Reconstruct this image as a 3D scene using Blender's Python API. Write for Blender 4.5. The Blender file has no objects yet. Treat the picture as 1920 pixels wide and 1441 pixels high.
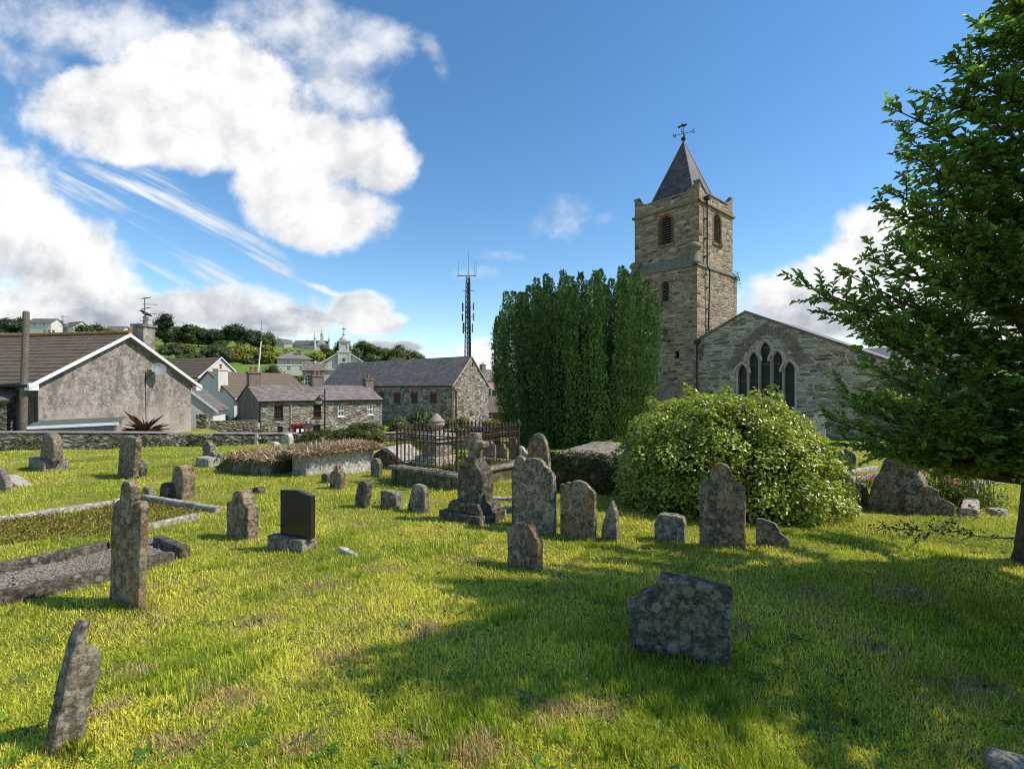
import bpy, bmesh, math, random
import numpy as np
from mathutils import Vector, noise
from mathutils.geometry import tessellate_polygon

RND = random.Random(11)
rng = np.random.default_rng(5)
scene = bpy.context.scene
COL = scene.collection
F, CX, HY, EYE = 950.0, 960.0, 730.0, 1.75      # focal length in photo pixels, centre column, horizon row, eye height
rad = math.radians

# ------------------------------------------------------------------ terrain
def sstep(a, b, x):
    t = np.clip((x - a) / (b - a), 0, 1)
    return t * t * (3 - 2 * t)

def T(x, y):
    x = np.asarray(x, float); y = np.asarray(y, float)
    sp = np.log1p(np.exp(np.clip((y - 3) * 1.2, -30, 30))) / 1.2
    sp = np.where(y > 20, y - 3, sp)
    base = -0.042 * np.minimum(sp, 50)
    fade = sstep(60, 25, y)
    base = base + fade * (.025 * np.sin(1.3 * x + .7 * y) + .02 * np.sin(.9 * x - 1.7 * y + 1) + .012 * np.sin(2.9 * x + 2.3 * y))
    b = -.406 * (x + 20.7) + .914 * (y - 20.5)
    ww = sstep(7, 1, x)
    s0 = np.interp(x, [-19.4, -17.6], [10.5, 1.0])
    street = -.75 - 3.6 * sstep(s0, s0 + 8.5, b)
    u = x / np.maximum(y, 1)
    s = np.interp(u, [-1.2, -.8, -.6, -.45, -.3, -.15, -.02, .1], [1.3, 1.3, 1.1, 1.0, .85, .5, .1, 0])
    hill = s * np.clip(y - 75, 0, 260) * .14
    k = sstep(.3, 1.0, b) * ww
    return base * (1 - k) + (street + hill) * k

def ss1(a, b, x):
    t = min(max((x - a) / (b - a), 0.0), 1.0)
    return t * t * (3 - 2 * t)

def lerp1(x, xs, ys):
    if x <= xs[0]: return ys[0]
    for i in range(len(xs) - 1):
        if x <= xs[i + 1]: return ys[i] + (ys[i + 1] - ys[i]) * (x - xs[i]) / (xs[i + 1] - xs[i])
    return ys[-1]

def Tz(x, y):
    """the same terrain for one point"""
    sp = y - 3 if y > 20 else math.log1p(math.exp((y - 3) * 1.2)) / 1.2
    base = -0.042 * min(sp, 50)
    fade = ss1(60, 25, y) if y > 25 else 1.0
    base += fade * (.025 * math.sin(1.3 * x + .7 * y) + .02 * math.sin(.9 * x - 1.7 * y + 1) + .012 * math.sin(2.9 * x + 2.3 * y))
    b = -.406 * (x + 20.7) + .914 * (y - 20.5)
    if b <= .3: return base
    ww = ss1(7, 1, x) if x > 1 else 1.0
    s0 = lerp1(x, [-19.4, -17.6], [10.5, 1.0])
    street = -.75 - 3.6 * ss1(s0, s0 + 8.5, b)
    u = x / max(y, 1)
    s = lerp1(u, [-1.2, -.8, -.6, -.45, -.3, -.15, -.02, .1], [1.3, 1.3, 1.1, 1.0, .85, .5, .1, 0])
    hill = s * min(max(y - 75, 0), 260) * .14
    k = ss1(.3, 1.0, b) * ww
    return base * (1 - k) + (street + hill) * k

def G(px, py):
    """ground point seen in the photograph at a pixel"""
    u = (px - CX) / F; r = (py - HY) / F
    d = 0.8; prev = d
    while d < 120:
        if EYE - Tz(u * d, d) <= r * d:
            lo, hi = prev, d
            for _ in range(14):
                m = (lo + hi) / 2
                if EYE - Tz(u * m, m) > r * m: lo = m
                else: hi = m
            d = (lo + hi) / 2
            break
        prev = d
        d += max(.08, .03 * d)
    return Vector((u * d, d, Tz(u * d, d)))

def P(px, py, d):
    return Vector(((px - CX) / F * d, d, EYE + (HY - py) / F * d))

# ------------------------------------------------------------------ objects
ROOT = {}
def props(o, label=None, cat=None, group=None, kind=None):
    if label: o['label'] = label
    if cat: o['category'] = cat
    if group: o['group'] = group
    if kind: o['kind'] = kind
    return o

def thing(name, label, cat, loc, group=None):
    o = bpy.data.objects.new(name, None)
    COL.objects.link(o)
    o.empty_display_size = .2
    o.location = loc
    ROOT[o.name] = Vector(loc)
    return props(o, label, cat, group)

def link(name, me, parent=None, loc=None):
    o = bpy.data.objects.new(name, me)
    COL.objects.link(o)
    if parent is not None:
        o.parent = parent
        ROOT[o.name] = ROOT[parent.name]
    else:
        o.location = loc if loc is not None else (0, 0, 0)
        ROOT[o.name] = Vector(o.location)
    return o

def auto_uv(me):
    n = len(me.loops)
    uvl = me.uv_layers.new(name='UVMap')
    vi = np.empty(n, np.int32); me.loops.foreach_get('vertex_index', vi)
    co = np.empty(len(me.vertices) * 3, np.float32); me.vertices.foreach_get('co', co); co = co.reshape(-1, 3)
    nf = len(me.polygons)
    fn = np.empty(nf * 3, np.float32); me.polygons.foreach_get('normal', fn); fn = fn.reshape(-1, 3)
    lt = np.empty(nf, np.int32); me.polygons.foreach_get('loop_total', lt)
    fi = np.repeat(np.arange(nf), lt)
    nn = fn[fi]; pp = co[vi]
    hl = np.hypot(nn[:, 0], nn[:, 1])
    flat = hl < .12
    hs = np.maximum(hl, 1e-6)
    tx, ty = -nn[:, 1] / hs, nn[:, 0] / hs
    u = pp[:, 0] * tx + pp[:, 1] * ty
    # along the slope
    sx, sy, sz = -nn[:, 0] * nn[:, 2] / hs, -nn[:, 1] * nn[:, 2] / hs, hs
    v = pp[:, 0] * sx + pp[:, 1] * sy + pp[:, 2] * sz
    u = np.where(flat, pp[:, 0], u); v = np.where(flat, pp[:, 1], v)
    uvl.data.foreach_set('uv', np.stack([u, v], 1).astype(np.float32).ravel())

class Fr:
    """a vertical plane: origin o, horizontal tangent t, outward normal n"""
    def __init__(s, o, t):
        s.o = Vector((o[0], o[1], o[2] if len(o) > 2 else 0))
        s.t = Vector((t[0], t[1], 0)).normalized()
        s.n = Vector((s.t.y, -s.t.x, 0))
    def p(s, u, z, w=0):
        q = s.o + s.t * u + s.n * w
        return Vector((q.x, q.y, z))
    def uz(s, px, py):
        """plane coordinates of what the photograph shows at a pixel"""
        r = Vector(((px - CX) / F, 1, (HY - py) / F))
        d = (s.o.x * s.n.x + s.o.y * s.n.y) / (r.x * s.n.x + r.y * s.n.y)
        q = r * d
        return ((q.x - s.o.x) * s.t.x + (q.y - s.o.y) * s.t.y, EYE + q.z)

def unit(a):
    return Vector((math.cos(rad(a)), math.sin(rad(a)), 0))

class MB:
    def __init__(s):
        s.v = []; s.f = []
    def add(s, vs, fs):
        b = len(s.v)
        s.v += [tuple(q) for q in vs]
        s.f += [tuple(i + b for i in q) for q in fs]
    def poly(s, pts):
        s.add(pts, [range(len(pts))])
    def hexa(s, a, b):
        """a, b: two matching loops of equal length"""
        n = len(a)
        fs = [tuple(reversed(range(n))), tuple(range(n, 2 * n))]
        fs += [(i, (i + 1) % n, n + (i + 1) % n, n + i) for i in range(n)]
        s.add(list(a) + list(b), fs)
    def box(s, fr, u0, u1, z0, z1, w0, w1):
        s.hexa([fr.p(u0, z0, w0), fr.p(u1, z0, w0), fr.p(u1, z0, w1), fr.p(u0, z0, w1)],
               [fr.p(u0, z1, w0), fr.p(u1, z1, w0), fr.p(u1, z1, w1), fr.p(u0, z1, w1)])
    def prism(s, fr, pts, w0, w1):
        s.hexa([fr.p(u, z, w0) for u, z in pts], [fr.p(u, z, w1) for u, z in pts])
    def bar(s, a, b, r, r2=None, n=6):
        s.tube([a, b], [r, r if r2 is None else r2], n)
    def tube(s, path, rs, n=6, caps=True):
        path = [Vector(q) for q in path]
        if not hasattr(rs, '__len__'): rs = [rs] * len(path)
        vs = []
        for i, q in enumerate(path):
            d = (path[min(i + 1, len(path) - 1)] - path[max(i - 1, 0)])
            if d.length < 1e-9: d = Vector((0, 0, 1))
            d.normalize()
            a = d.orthogonal() if i == 0 else (pa - d * pa.dot(d))
            a.normalize(); pa = a
            b = d.cross(a)
            for k in range(n):
                an = 2 * math.pi * k / n
                vs.append(q + (a * math.cos(an) + b * math.sin(an)) * rs[i])
        fs = []
        for i in range(len(path) - 1):
            for k in range(n):
                fs.append((i * n + k, i * n + (k + 1) % n, (i + 1) * n + (k + 1) % n, (i + 1) * n + k))
        if caps:
            fs.append(tuple(reversed(range(n))))
            fs.append(tuple(range((len(path) - 1) * n, len(path) * n)))
        s.add(vs, fs)
    def lathe(s, c, prof, n=14, rot=0):
        vs = []
        for r, z in prof:
            for k in range(n):
                an = 2 * math.pi * k / n + rot
                vs.append((c[0] + r * math.cos(an), c[1] + r * math.sin(an), z))
        m = len(prof)
        fs = [(i * n + k, i * n + (k + 1) % n, (i + 1) * n + (k + 1) % n, (i + 1) * n + k) for i in range(m - 1) for k in range(n)]
        fs += [tuple(reversed(range(n))), tuple(range((m - 1) * n, m * n))]
        s.add(vs, fs)
    def wall(s, fr, outer, holes=(), reveal=.25, w=0):
        loops = [[Vector((u, z, 0)) for u, z in outer]] + [[Vector((u, z, 0)) for u, z in h] for h in holes]
        flat = [q for l in loops for q in l]
        tris = tessellate_polygon(loops)
        s.add([fr.p(q.x, q.y, w) for q in flat], tris)
        for h in holes:
            n = len(h)
            s.add([fr.p(u, z, w) for u, z in h] + [fr.p(u, z, w - reveal) for u, z in h],
                  [(i, (i + 1) % n, n + (i + 1) % n, n + i) for i in range(n)])
    def slab(s, pts, th):
        """a thick sheet: pts is a planar loop, th its thickness downwards along the normal"""
        n = (Vector(pts[1]) - Vector(pts[0])).cross(Vector(pts[2]) - Vector(pts[0])).normalized()
        if n.z < 0: n = -n
        s.hexa([Vector(q) - n * th for q in pts], [Vector(q) for q in pts])
    def mesh(s, name, off=Vector((0, 0, 0)), mat=None, smooth=False, fixn=True):
        me = bpy.data.meshes.new(name)
        me.from_pydata([(v[0] - off[0], v[1] - off[1], v[2] - off[2]) for v in s.v], [], s.f)
        if fixn:
            bm = bmesh.new(); bm.from_mesh(me)
            bmesh.ops.recalc_face_normals(bm, faces=bm.faces)
            bm.to_mesh(me); bm.free()
        auto_uv(me)
        if smooth:
            me.polygons.foreach_set('use_smooth', np.ones(len(me.polygons), bool))
        if mat is not None: me.materials.append(mat)
        me.update()
        return me
    def build(s, name, mat, parent=None, loc=None, smooth=False, bevel=0, label=None):
        off = ROOT[parent.name] if parent is not None else Vector(loc if loc is not None else (0, 0, 0))
        me = s.mesh(name, off, mat, smooth)
        o = link(name, me, parent, loc)
        if label: o['label'] = label
        if bevel:
            b = o.modifiers.new('Bevel', 'BEVEL'); b.width = bevel; b.segments = 2; b.limit_method = 'ANGLE'
        return o

def np_mesh(name, V, Fc, mat, parent=None, loc=None, cols=None, smooth=False):
    """large mesh from arrays: V (n,3); Fc list of (m,k) index arrays"""
    off = np.array(ROOT[parent.name] if parent is not None else (loc if loc is not None else (0, 0, 0)), float)
    me = bpy.data.meshes.new(name)
    V = np.asarray(V, float) - off
    me.vertices.add(len(V)); me.vertices.foreach_set('co', V.astype(np.float32).ravel())
    Fc = [np.asarray(f, np.int32) for f in Fc if len(f)]
    ni = sum(f.size for f in Fc); nf = sum(len(f) for f in Fc)
    me.loops.add(ni); me.polygons.add(nf)
    me.loops.foreach_set('vertex_index', np.concatenate([f.ravel() for f in Fc]))
    tot = np.concatenate([np.full(len(f), f.shape[1], np.int32) for f in Fc])
    st = np.concatenate([[0], np.cumsum(tot)[:-1]]).astype(np.int32)
    me.polygons.foreach_set('loop_start', st)
    if smooth: me.polygons.foreach_set('use_smooth', np.ones(nf, bool))
    if cols is not None:
        a = me.attributes.new('Col', 'FLOAT_COLOR', 'POINT')
        c = np.ones((len(V), 4), np.float32); c[:, :3] = cols
        a.data.foreach_set('color', c.ravel())
    me.update(calc_edges=True); me.validate()
    if mat is not None: me.materials.append(mat)
    return link(name, me, parent, loc)

# ------------------------------------------------------------------ foliage arrays
def unitv(a):
    return a / np.maximum(np.linalg.norm(a, axis=1, keepdims=True), 1e-9)

def leaf_arrays(Pn, D, N, L, W, fold=.25, droop=.1):
    """four-point folded leaves"""
    D = unitv(D); S = unitv(np.cross(N, D)); N = np.cross(D, S)
    L = np.asarray(L)[:, None]; W = np.asarray(W)[:, None]
    b = Pn; t = Pn + D * L - N * L * droop
    m = Pn + D * L * .48
    l = m + S * W * .5 + N * W * fold; r = m - S * W * .5 + N * W * fold
    n = len(Pn)
    V = np.stack([b, l, t, r], 1).reshape(-1, 3)
    i = np.arange(n)[:, None] * 4
    Fc = np.concatenate([i + np.array([[0, 2, 1]]), i + np.array([[0, 3, 2]])], 0)
    return V, Fc

def ball_arrays(C, Rr, seg=9, ring=6):
    th = np.linspace(0, np.pi, ring + 1); ph = np.linspace(0, 2 * np.pi, seg, endpoint=False)
    tt, pp = np.meshgrid(th, ph, indexing='ij')
    U = np.stack([np.sin(tt) * np.cos(pp), np.sin(tt) * np.sin(pp), np.cos(tt)], -1).reshape(-1, 3)
    q = []
    for a in range(ring):
        for b in range(seg):
            q.append((a * seg + b, (a + 1) * seg + b, (a + 1) * seg + (b + 1) % seg, a * seg + (b + 1) % seg))
    q = np.array(q)
    V = []; Fc = []
    for k, (c, r) in enumerate(zip(C, Rr)):
        V.append(U * np.asarray(r) + np.asarray(c)); Fc.append(q + k * len(U))
    return np.concatenate(V), np.concatenate(Fc)

def rdir(n):
    return unitv(rng.normal(size=(n, 3)))

def lumpy_crown(name, mat, parent, lumps, n, L, W, c1, c2, core=.8, up=.25, zmin=None, corecol=.25, fold=.25, cvar=.5):
    """leaf clumps spread over the lumps of a crown; lumps: rows cx cy cz rx ry rz"""
    lumps = np.asarray(lumps, float)
    area = lumps[:, 3] * lumps[:, 5]
    k = rng.choice(len(lumps), n, p=area / area.sum())
    d = rdir(n)
    d[:, 2] = np.where(rng.random(n) < .65, np.abs(d[:, 2]), d[:, 2])
    pos = lumps[k, :3] + d * lumps[k, 3:6] * (.78 + .32 * rng.random((n, 1)))
    if zmin is not None:
        ok = pos[:, 2] > zmin
        pos, d, k = pos[ok], d[ok], k[ok]; n = len(pos)
    N = unitv(d + rdir(n) * .55 + np.array([0, 0, up]))
    D = unitv(np.cross(N, rdir(n)) + d * .5 - np.array([0, 0, .25]))
    ls = L * (.65 + .7 * rng.random(n))
    V, Fc = leaf_arrays(pos, D, N, ls, ls * W, fold)
    lr = rng.random(len(lumps))
    f = np.clip((1 - cvar) * rng.random(n) + cvar * lr[k] , 0, 1)[:, None]
    c = np.asarray(c1) * (1 - f) + np.asarray(c2) * f
    c = c * (.75 + .5 * rng.random((n, 1)))
    cols = np.repeat(c, 4, 0)
    faces = [Fc]
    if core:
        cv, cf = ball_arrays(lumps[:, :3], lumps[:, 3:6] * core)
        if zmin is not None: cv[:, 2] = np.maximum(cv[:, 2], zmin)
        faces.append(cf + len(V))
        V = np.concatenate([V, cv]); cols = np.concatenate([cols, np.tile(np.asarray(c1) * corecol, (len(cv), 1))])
    return np_mesh(name, V, faces, mat, parent, cols=cols)
GRASS_N = 900000
# ------------------------------------------------------------------ materials
class NT:
    def __init__(s, tree):
        s.t = tree
    def n(s, kind, **k):
        nd = s.t.nodes.new('ShaderNode' + kind)
        for a, b in k.items(): setattr(nd, a, b)
        return nd
    def l(s, a, b):
        s.t.links.new(a, b)
    def val(s, v, sock):
        if hasattr(v, 'is_output'): s.l(v, sock)
        else: sock.default_value = v
    def math(s, op, a, b=None, c=None, clamp=False):
        nd = s.n('Math', operation=op, use_clamp=clamp)
        for i, v in enumerate((a, b, c)):
            if v is not None: s.val(v, nd.inputs[i])
        return nd.outputs[0]
    def noise(s, vec, scale, detail=4, rough=.55, dist=0, dim='3D'):
        nd = s.n('TexNoise', noise_dimensions=dim)
        if vec is not None: s.l(vec, nd.inputs['Vector'])
        nd.inputs['Scale'].default_value = scale; nd.inputs['Detail'].default_value = detail
        nd.inputs['Roughness'].default_value = rough; nd.inputs['Distortion'].default_value = dist
        return nd.outputs['Fac']
    def ramp(s, fac, stops, interp='LINEAR'):
        nd = s.n('ValToRGB'); nd.color_ramp.interpolation = interp
        e = nd.color_ramp.elements
        while len(e) < len(stops): e.new(.5)
        for q, (p, c) in zip(e, stops):
            q.position = p
            q.color = (c, c, c, 1) if not hasattr(c, '__len__') else (*c, 1)
        s.l(fac, nd.inputs[0])
        return nd.outputs[0]
    def mix(s, fac, a, b, mode='MIX'):
        nd = s.n('Mix', data_type='RGBA', blend_type=mode)
        s.val(fac, nd.inputs[0])
        for v, i in ((a, 6), (b, 7)):
            if hasattr(v, 'is_output'): s.l(v, nd.inputs[i])
            else: nd.inputs[i].default_value = (*v, 1)
        return nd.outputs[2]
    def smooth(s, v, a, b):
        nd = s.n('MapRange', interpolation_type='SMOOTHSTEP')
        s.val(v, nd.inputs[0]); s.val(a, nd.inputs[1]); s.val(b, nd.inputs[2])
        return nd.outputs[0]
    def vscale(s, vec, sc):
        nd = s.n('Mapping'); s.l(vec, nd.inputs[0]); nd.inputs['Scale'].default_value = sc
        return nd.outputs[0]
    def bump(s, h, strength, dist, prev=None):
        nd = s.n('Bump'); s.val(h, nd.inputs['Height'])
        nd.inputs['Strength'].default_value = strength; nd.inputs['Distance'].default_value = dist
        if prev is not None: s.l(prev, nd.inputs['Normal'])
        return nd.outputs[0]

def new_mat(name, rough=.85, spec=.3):
    m = bpy.data.materials.new(name); m.use_nodes = True
    nt = NT(m.node_tree); b = m.node_tree.nodes['Principled BSDF']
    b.inputs['Roughness'].default_value = rough
    b.inputs['Specular IOR Level'].default_value = spec
    return m, nt, b

def pos_of(nt):
    return nt.n('NewGeometry').outputs['Position']

def m_plain(name, col, rough=.7, var=.25, scale=6, metal=0, spec=.3, bump=0):
    m, nt, b = new_mat(name, rough, spec)
    p = pos_of(nt)
    f = nt.noise(p, scale, 5, .65)
    c = nt.ramp(f, [(.3, [v * (1 - var) for v in col]), (.7, [v * (1 + var) for v in col])])
    nt.l(c, b.inputs['Base Color']); b.inputs['Metallic'].default_value = metal
    if bump: nt.l(nt.bump(nt.noise(p, scale * 6, 4), bump, .02), b.inputs['Normal'])
    return m

def m_rubble(name, cols, mortar, sx=2.6, sy=9.0, big=None, edge=.07, moss=0, bump=.7, dirt=.35, dark=(.03, .028, .022)):
    """coursed rubble masonry in metres"""
    m, nt, b = new_mat(name, .9, .2)
    uv = nt.n('TexCoord').outputs['UV']; p = pos_of(nt)
    wob = nt.n('TexNoise'); nt.l(uv, wob.inputs['Vector']); wob.inputs['Scale'].default_value = 1.6; wob.inputs['Detail'].default_value = 3
    add = nt.n('VectorMath', operation='MULTIPLY_ADD'); nt.l(wob.outputs['Color'], add.inputs[0])
    add.inputs[1].default_value = (.10, .10, 0); nt.l(uv, add.inputs[2])
    vec = nt.vscale(add.outputs[0], (sx, sy, 1))
    def vor(feat, v):
        nd = nt.n('TexVoronoi', voronoi_dimensions='2D', feature=feat); nt.l(v, nd.inputs['Vector'])
        nd.inputs['Scale'].default_value = 1; nd.inputs['Randomness'].default_value = .86
        return nd
    a = vor('F1', vec); e = vor('DISTANCE_TO_EDGE', vec)
    cellc, edg = a.outputs['Color'], e.outputs['Distance']
    if big:
        vec2 = nt.vscale(add.outputs[0], (big[0], big[1], 1))
        a2 = vor('F1', vec2); e2 = vor('DISTANCE_TO_EDGE', vec2)
        sel = nt.smooth(nt.noise(uv, .55, 2), .50, .54)
        cellc = nt.mix(sel, cellc, a2.outputs['Color'])
        edg = nt.math('ADD', nt.math('MULTIPLY', edg, nt.math('SUBTRACT', 1.0, sel)), nt.math('MULTIPLY', e2.outputs['Distance'], sel))
    sep = nt.n('SeparateColor'); nt.l(cellc, sep.inputs[0])
    n = len(cols)
    col = nt.ramp(sep.outputs[0], [((i + .5) / n, c) for i, c in enumerate(cols)])
    col = nt.mix(nt.math('MULTIPLY', sep.outputs[1], .6), col, nt.mix(1, col, (.5, .5, .5), 'MULTIPLY'))
    grain = nt.noise(p, 22, 6, .7)
    col = nt.mix(.7, col, nt.ramp(grain, [(.36, .35), (.64, 1.35)]), 'MULTIPLY')
    joint = nt.smooth(edg, .0, edge)
    jn = nt.mix(nt.noise(uv, 1.3, 3), mortar, [v * .35 for v in mortar])
    col = nt.mix(joint, jn, col)
    big_n = nt.noise(p, .45, 5, .6)
    col = nt.mix(nt.math('MULTIPLY', nt.smooth(big_n, .45, .75), dirt), col, dark)
    col = nt.mix(nt.math('MULTIPLY', nt.smooth(nt.noise(p, 1.9, 5, .65), .55, .75), .35), col, (.42, .38, .30))
    if moss:
        mm = nt.smooth(nt.noise(p, 1.1, 6, .7), .62 - moss * .2, .75 - moss * .2)
        col = nt.mix(mm, col, nt.mix(nt.noise(p, 18, 3), (.045, .06, .012), (.12, .12, .03)))
    nt.l(col, b.inputs['Base Color'])
    h = nt.math('ADD', nt.smooth(edg, 0, edge * 2), nt.math('MULTIPLY', grain, .5))
    nt.l(nt.bump(h, bump, .05), b.inputs['Normal'])
    return m

def m_slate(name, c1, c2, w=.3, h=.22, lichen=.3, bump=.6, streak=.4):
    m, nt, b = new_mat(name, .6, .4)
    uv = nt.n('TexCoord').outputs['UV']; p = pos_of(nt)
    br = nt.n('TexBrick'); nt.l(uv, br.inputs['Vector'])
    br.inputs['Scale'].default_value = 1; br.inputs['Brick Width'].default_value = w; br.inputs['Row Height'].default_value = h
    br.inputs['Mortar Size'].default_value = .012; br.inputs['Color1'].default_value = (*c1, 1); br.inputs['Color2'].default_value = (*c2, 1)
    br.inputs['Mortar'].default_value = (*[v * .35 for v in c1], 1); br.inputs['Mortar Smooth'].default_value = .3
    col = br.outputs['Color']
    col = nt.mix(.7, col, nt.ramp(nt.noise(p, 2.2, 6, .7), [(.3, .35), (.7, 1.25)]), 'MULTIPLY')
    col = nt.mix(.5, col, nt.ramp(nt.noise(p, 14, 4, .7), [(.3, .4), (.7, 1.3)]), 'MULTIPLY')
    col = nt.mix(nt.math('MULTIPLY', nt.smooth(nt.noise(p, 1.4, 6, .75), .52, .72), lichen), col, (.35, .30, .22))
    # dark runs down the slope
    st = nt.noise(nt.vscale(uv, (3.0, .25, 1)), 1, 4, .6)
    col = nt.mix(nt.math('MULTIPLY', nt.smooth(st, .5, .7), streak), col, [v * .3 for v in c1])
    nt.l(col, b.inputs['Base Color'])
    sep = nt.n('SeparateXYZ'); nt.l(uv, sep.inputs[0])
    saw = nt.math('FRACT', nt.math('DIVIDE', sep.outputs[1], h))
    hh = nt.math('ADD', nt.math('MULTIPLY', nt.math('SUBTRACT', 1.0, saw), .8), nt.math('MULTIPLY', br.outputs['Fac'], -.6))
    nt.l(nt.bump(hh, bump, .03), b.inputs['Normal'])
    return m

def m_tile(name, c1, c2, w=.3):
    """pantile look for stepped roof courses"""
    m, nt, b = new_mat(name, .85, .25)
    uv = nt.n('TexCoord').outputs['UV']; p = pos_of(nt)
    f = nt.noise(p, 3.0, 6, .7)
    col = nt.ramp(f, [(.3, c1), (.7, c2)])
    col = nt.mix(.6, col, nt.ramp(nt.noise(p, 17, 5, .7), [(.3, .3), (.7, 1.3)]), 'MULTIPLY')
    col = nt.mix(nt.math('MULTIPLY', nt.smooth(nt.noise(p, 1.2, 6, .7), .56, .7), .5), col, (.22, .16, .07))
    sep = nt.n('SeparateXYZ'); nt.l(uv, sep.inputs[0])
    wave = nt.math('ABSOLUTE', nt.math('SINE', nt.math('MULTIPLY', sep.outputs[0], math.pi / w)))
    col = nt.mix(nt.math('MULTIPLY', nt.smooth(wave, .35, 0.0), .6), col, [v * .3 for v in c1])
    nt.l(col, b.inputs['Base Color'])
    nt.l(nt.bump(wave, .6, .04), b.inputs['Normal'])
    return m

def m_render(name, col, stain=.5, rough=.9):
    m, nt, b = new_mat(name, rough, .2)
    p = pos_of(nt)
    c = nt.mix(nt.noise(p, .7, 4), col, [v * .8 for v in col])
    st = nt.noise(nt.vscale(p, (2.2, 2.2, .5)), 1.0, 7, .7)
    c = nt.mix(nt.math('MULTIPLY', nt.smooth(st, .46, .68), stain), c, (.07, .065, .05))
    sp = nt.noise(p, 5.5, 7, .75)
    c = nt.mix(nt.math('MULTIPLY', nt.smooth(sp, .5, .68), stain * .9), c, (.06, .055, .045))
    pk = nt.noise(p, .9, 4, .6)
    c = nt.mix(nt.math('MULTIPLY', nt.smooth(pk, .55, .7), .3), c, [col[0] * 1.0, col[1] * .82, col[2] * .78])
    nt.l(c, b.inputs['Base Color'])
    nt.l(nt.bump(nt.noise(p, 40, 4), .35, .015), b.inputs['Normal'])
    return m

def m_stone(name, c1, c2, orange=.0, white=.3, moss=.0, streak=.4, scale=1.0):
    """weathered gravestone with lichen"""
    m, nt, b = new_mat(name, .9, .25)
    p = pos_of(nt)
    rnd = nt.n('ObjectInfo').outputs['Random']
    off = nt.n('VectorMath', operation='MULTIPLY_ADD'); nt.l(p, off.inputs[0]); off.inputs[1].default_value = (scale,) * 3
    cx = nt.n('CombineXYZ'); nt.l(nt.math('MULTIPLY', rnd, 37.0), cx.inputs[0]); nt.l(nt.math('MULTIPLY', rnd, 19.0), cx.inputs[2])
    nt.l(cx.outputs[0], off.inputs[2]); v = off.outputs[0]
    c = nt.ramp(nt.noise(v, 6.5, 9, .78), [(.40, c1), (.60, c2)])
    gr = nt.noise(v, 34, 7, .8)
    c = nt.mix(.9, c, nt.ramp(gr, [(.37, .22), (.5, .85), (.63, 1.75)]), 'MULTIPLY')
    st = nt.noise(nt.vscale(v, (9, 9, 1.2)), 1, 6, .7)
    c = nt.mix(nt.math('MULTIPLY', nt.smooth(st, .48, .7), streak), c, (.022, .02, .017))
    hb = nt.noise(v, 13, 7, .78)
    c = nt.mix(nt.math('MULTIPLY', nt.smooth(hb, .50, .60), .6), c, [q * 1.6 for q in c2])
    if white:
        vo = nt.n('TexVoronoi'); nt.l(v, vo.inputs['Vector']); vo.inputs['Scale'].default_value = 11
        sz = nt.n('SeparateColor'); nt.l(vo.outputs['Color'], sz.inputs[0])
        wob = nt.math('ADD', vo.outputs['Distance'], nt.math('MULTIPLY', nt.math('SUBTRACT', nt.noise(v, 55, 4), .5), .45))
        spot = nt.math('MULTIPLY', nt.smooth(wob, nt.math('MULTIPLY', sz.outputs[0], .5), nt.math('SUBTRACT', nt.math('MULTIPLY', sz.outputs[0], .5), .09)), nt.smooth(nt.noise(v, 2.6, 4), .62 - white * .4, .72 - white * .4))
        c = nt.mix(nt.math('MULTIPLY', spot, .75), c, nt.mix(sz.outputs[1], (.33, .33, .28), (.22, .22, .15)))
    if orange:
        om = nt.math('MULTIPLY', nt.smooth(nt.noise(v, 3.6, 7, .75), .66 - orange * .15, .76 - orange * .15), nt.smooth(nt.noise(v, 24, 5, .75), .44, .56))
        c = nt.mix(nt.math('MULTIPLY', om, .9), c, nt.mix(nt.smooth(nt.noise(v, 15, 3), .35, .65), (.40, .15, .02), (.36, .23, .08)))
    if moss:
        mm = nt.smooth(nt.noise(v, 2.4, 7, .7), .66 - moss * .3, .78 - moss * .3)
        c = nt.mix(nt.math('MULTIPLY', mm, .85), c, nt.mix(nt.noise(v, 25, 3), (.035, .05, .01), (.12, .12, .03)))
    nt.l(c, b.inputs['Base Color'])
    bn = nt.bump(nt.noise(v, 7, 6, .7), .5, .04)
    nt.l(nt.bump(gr, .9, .02, bn), b.inputs['Normal'])
    return m

def m_leaf(name, rough=.45, spec=.4, trans=.35, tint=(1.3, 1.25, .5)):
    m, nt, b = new_mat(name, rough, spec)
    at = nt.n('Attribute', attribute_name='Col').outputs['Color']
    nt.l(at, b.inputs['Base Color'])
    tr = nt.n('BsdfTranslucent'); nt.l(nt.mix(1, at, tint, 'MULTIPLY'), tr.inputs['Color'])
    mx = nt.n('MixShader'); mx.inputs[0].default_value = trans
    nt.l(b.outputs[0], mx.inputs[1]); nt.l(tr.outputs[0], mx.inputs[2])
    nt.l(mx.outputs[0], m.node_tree.nodes['Material Output'].inputs['Surface'])
    return m

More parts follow.
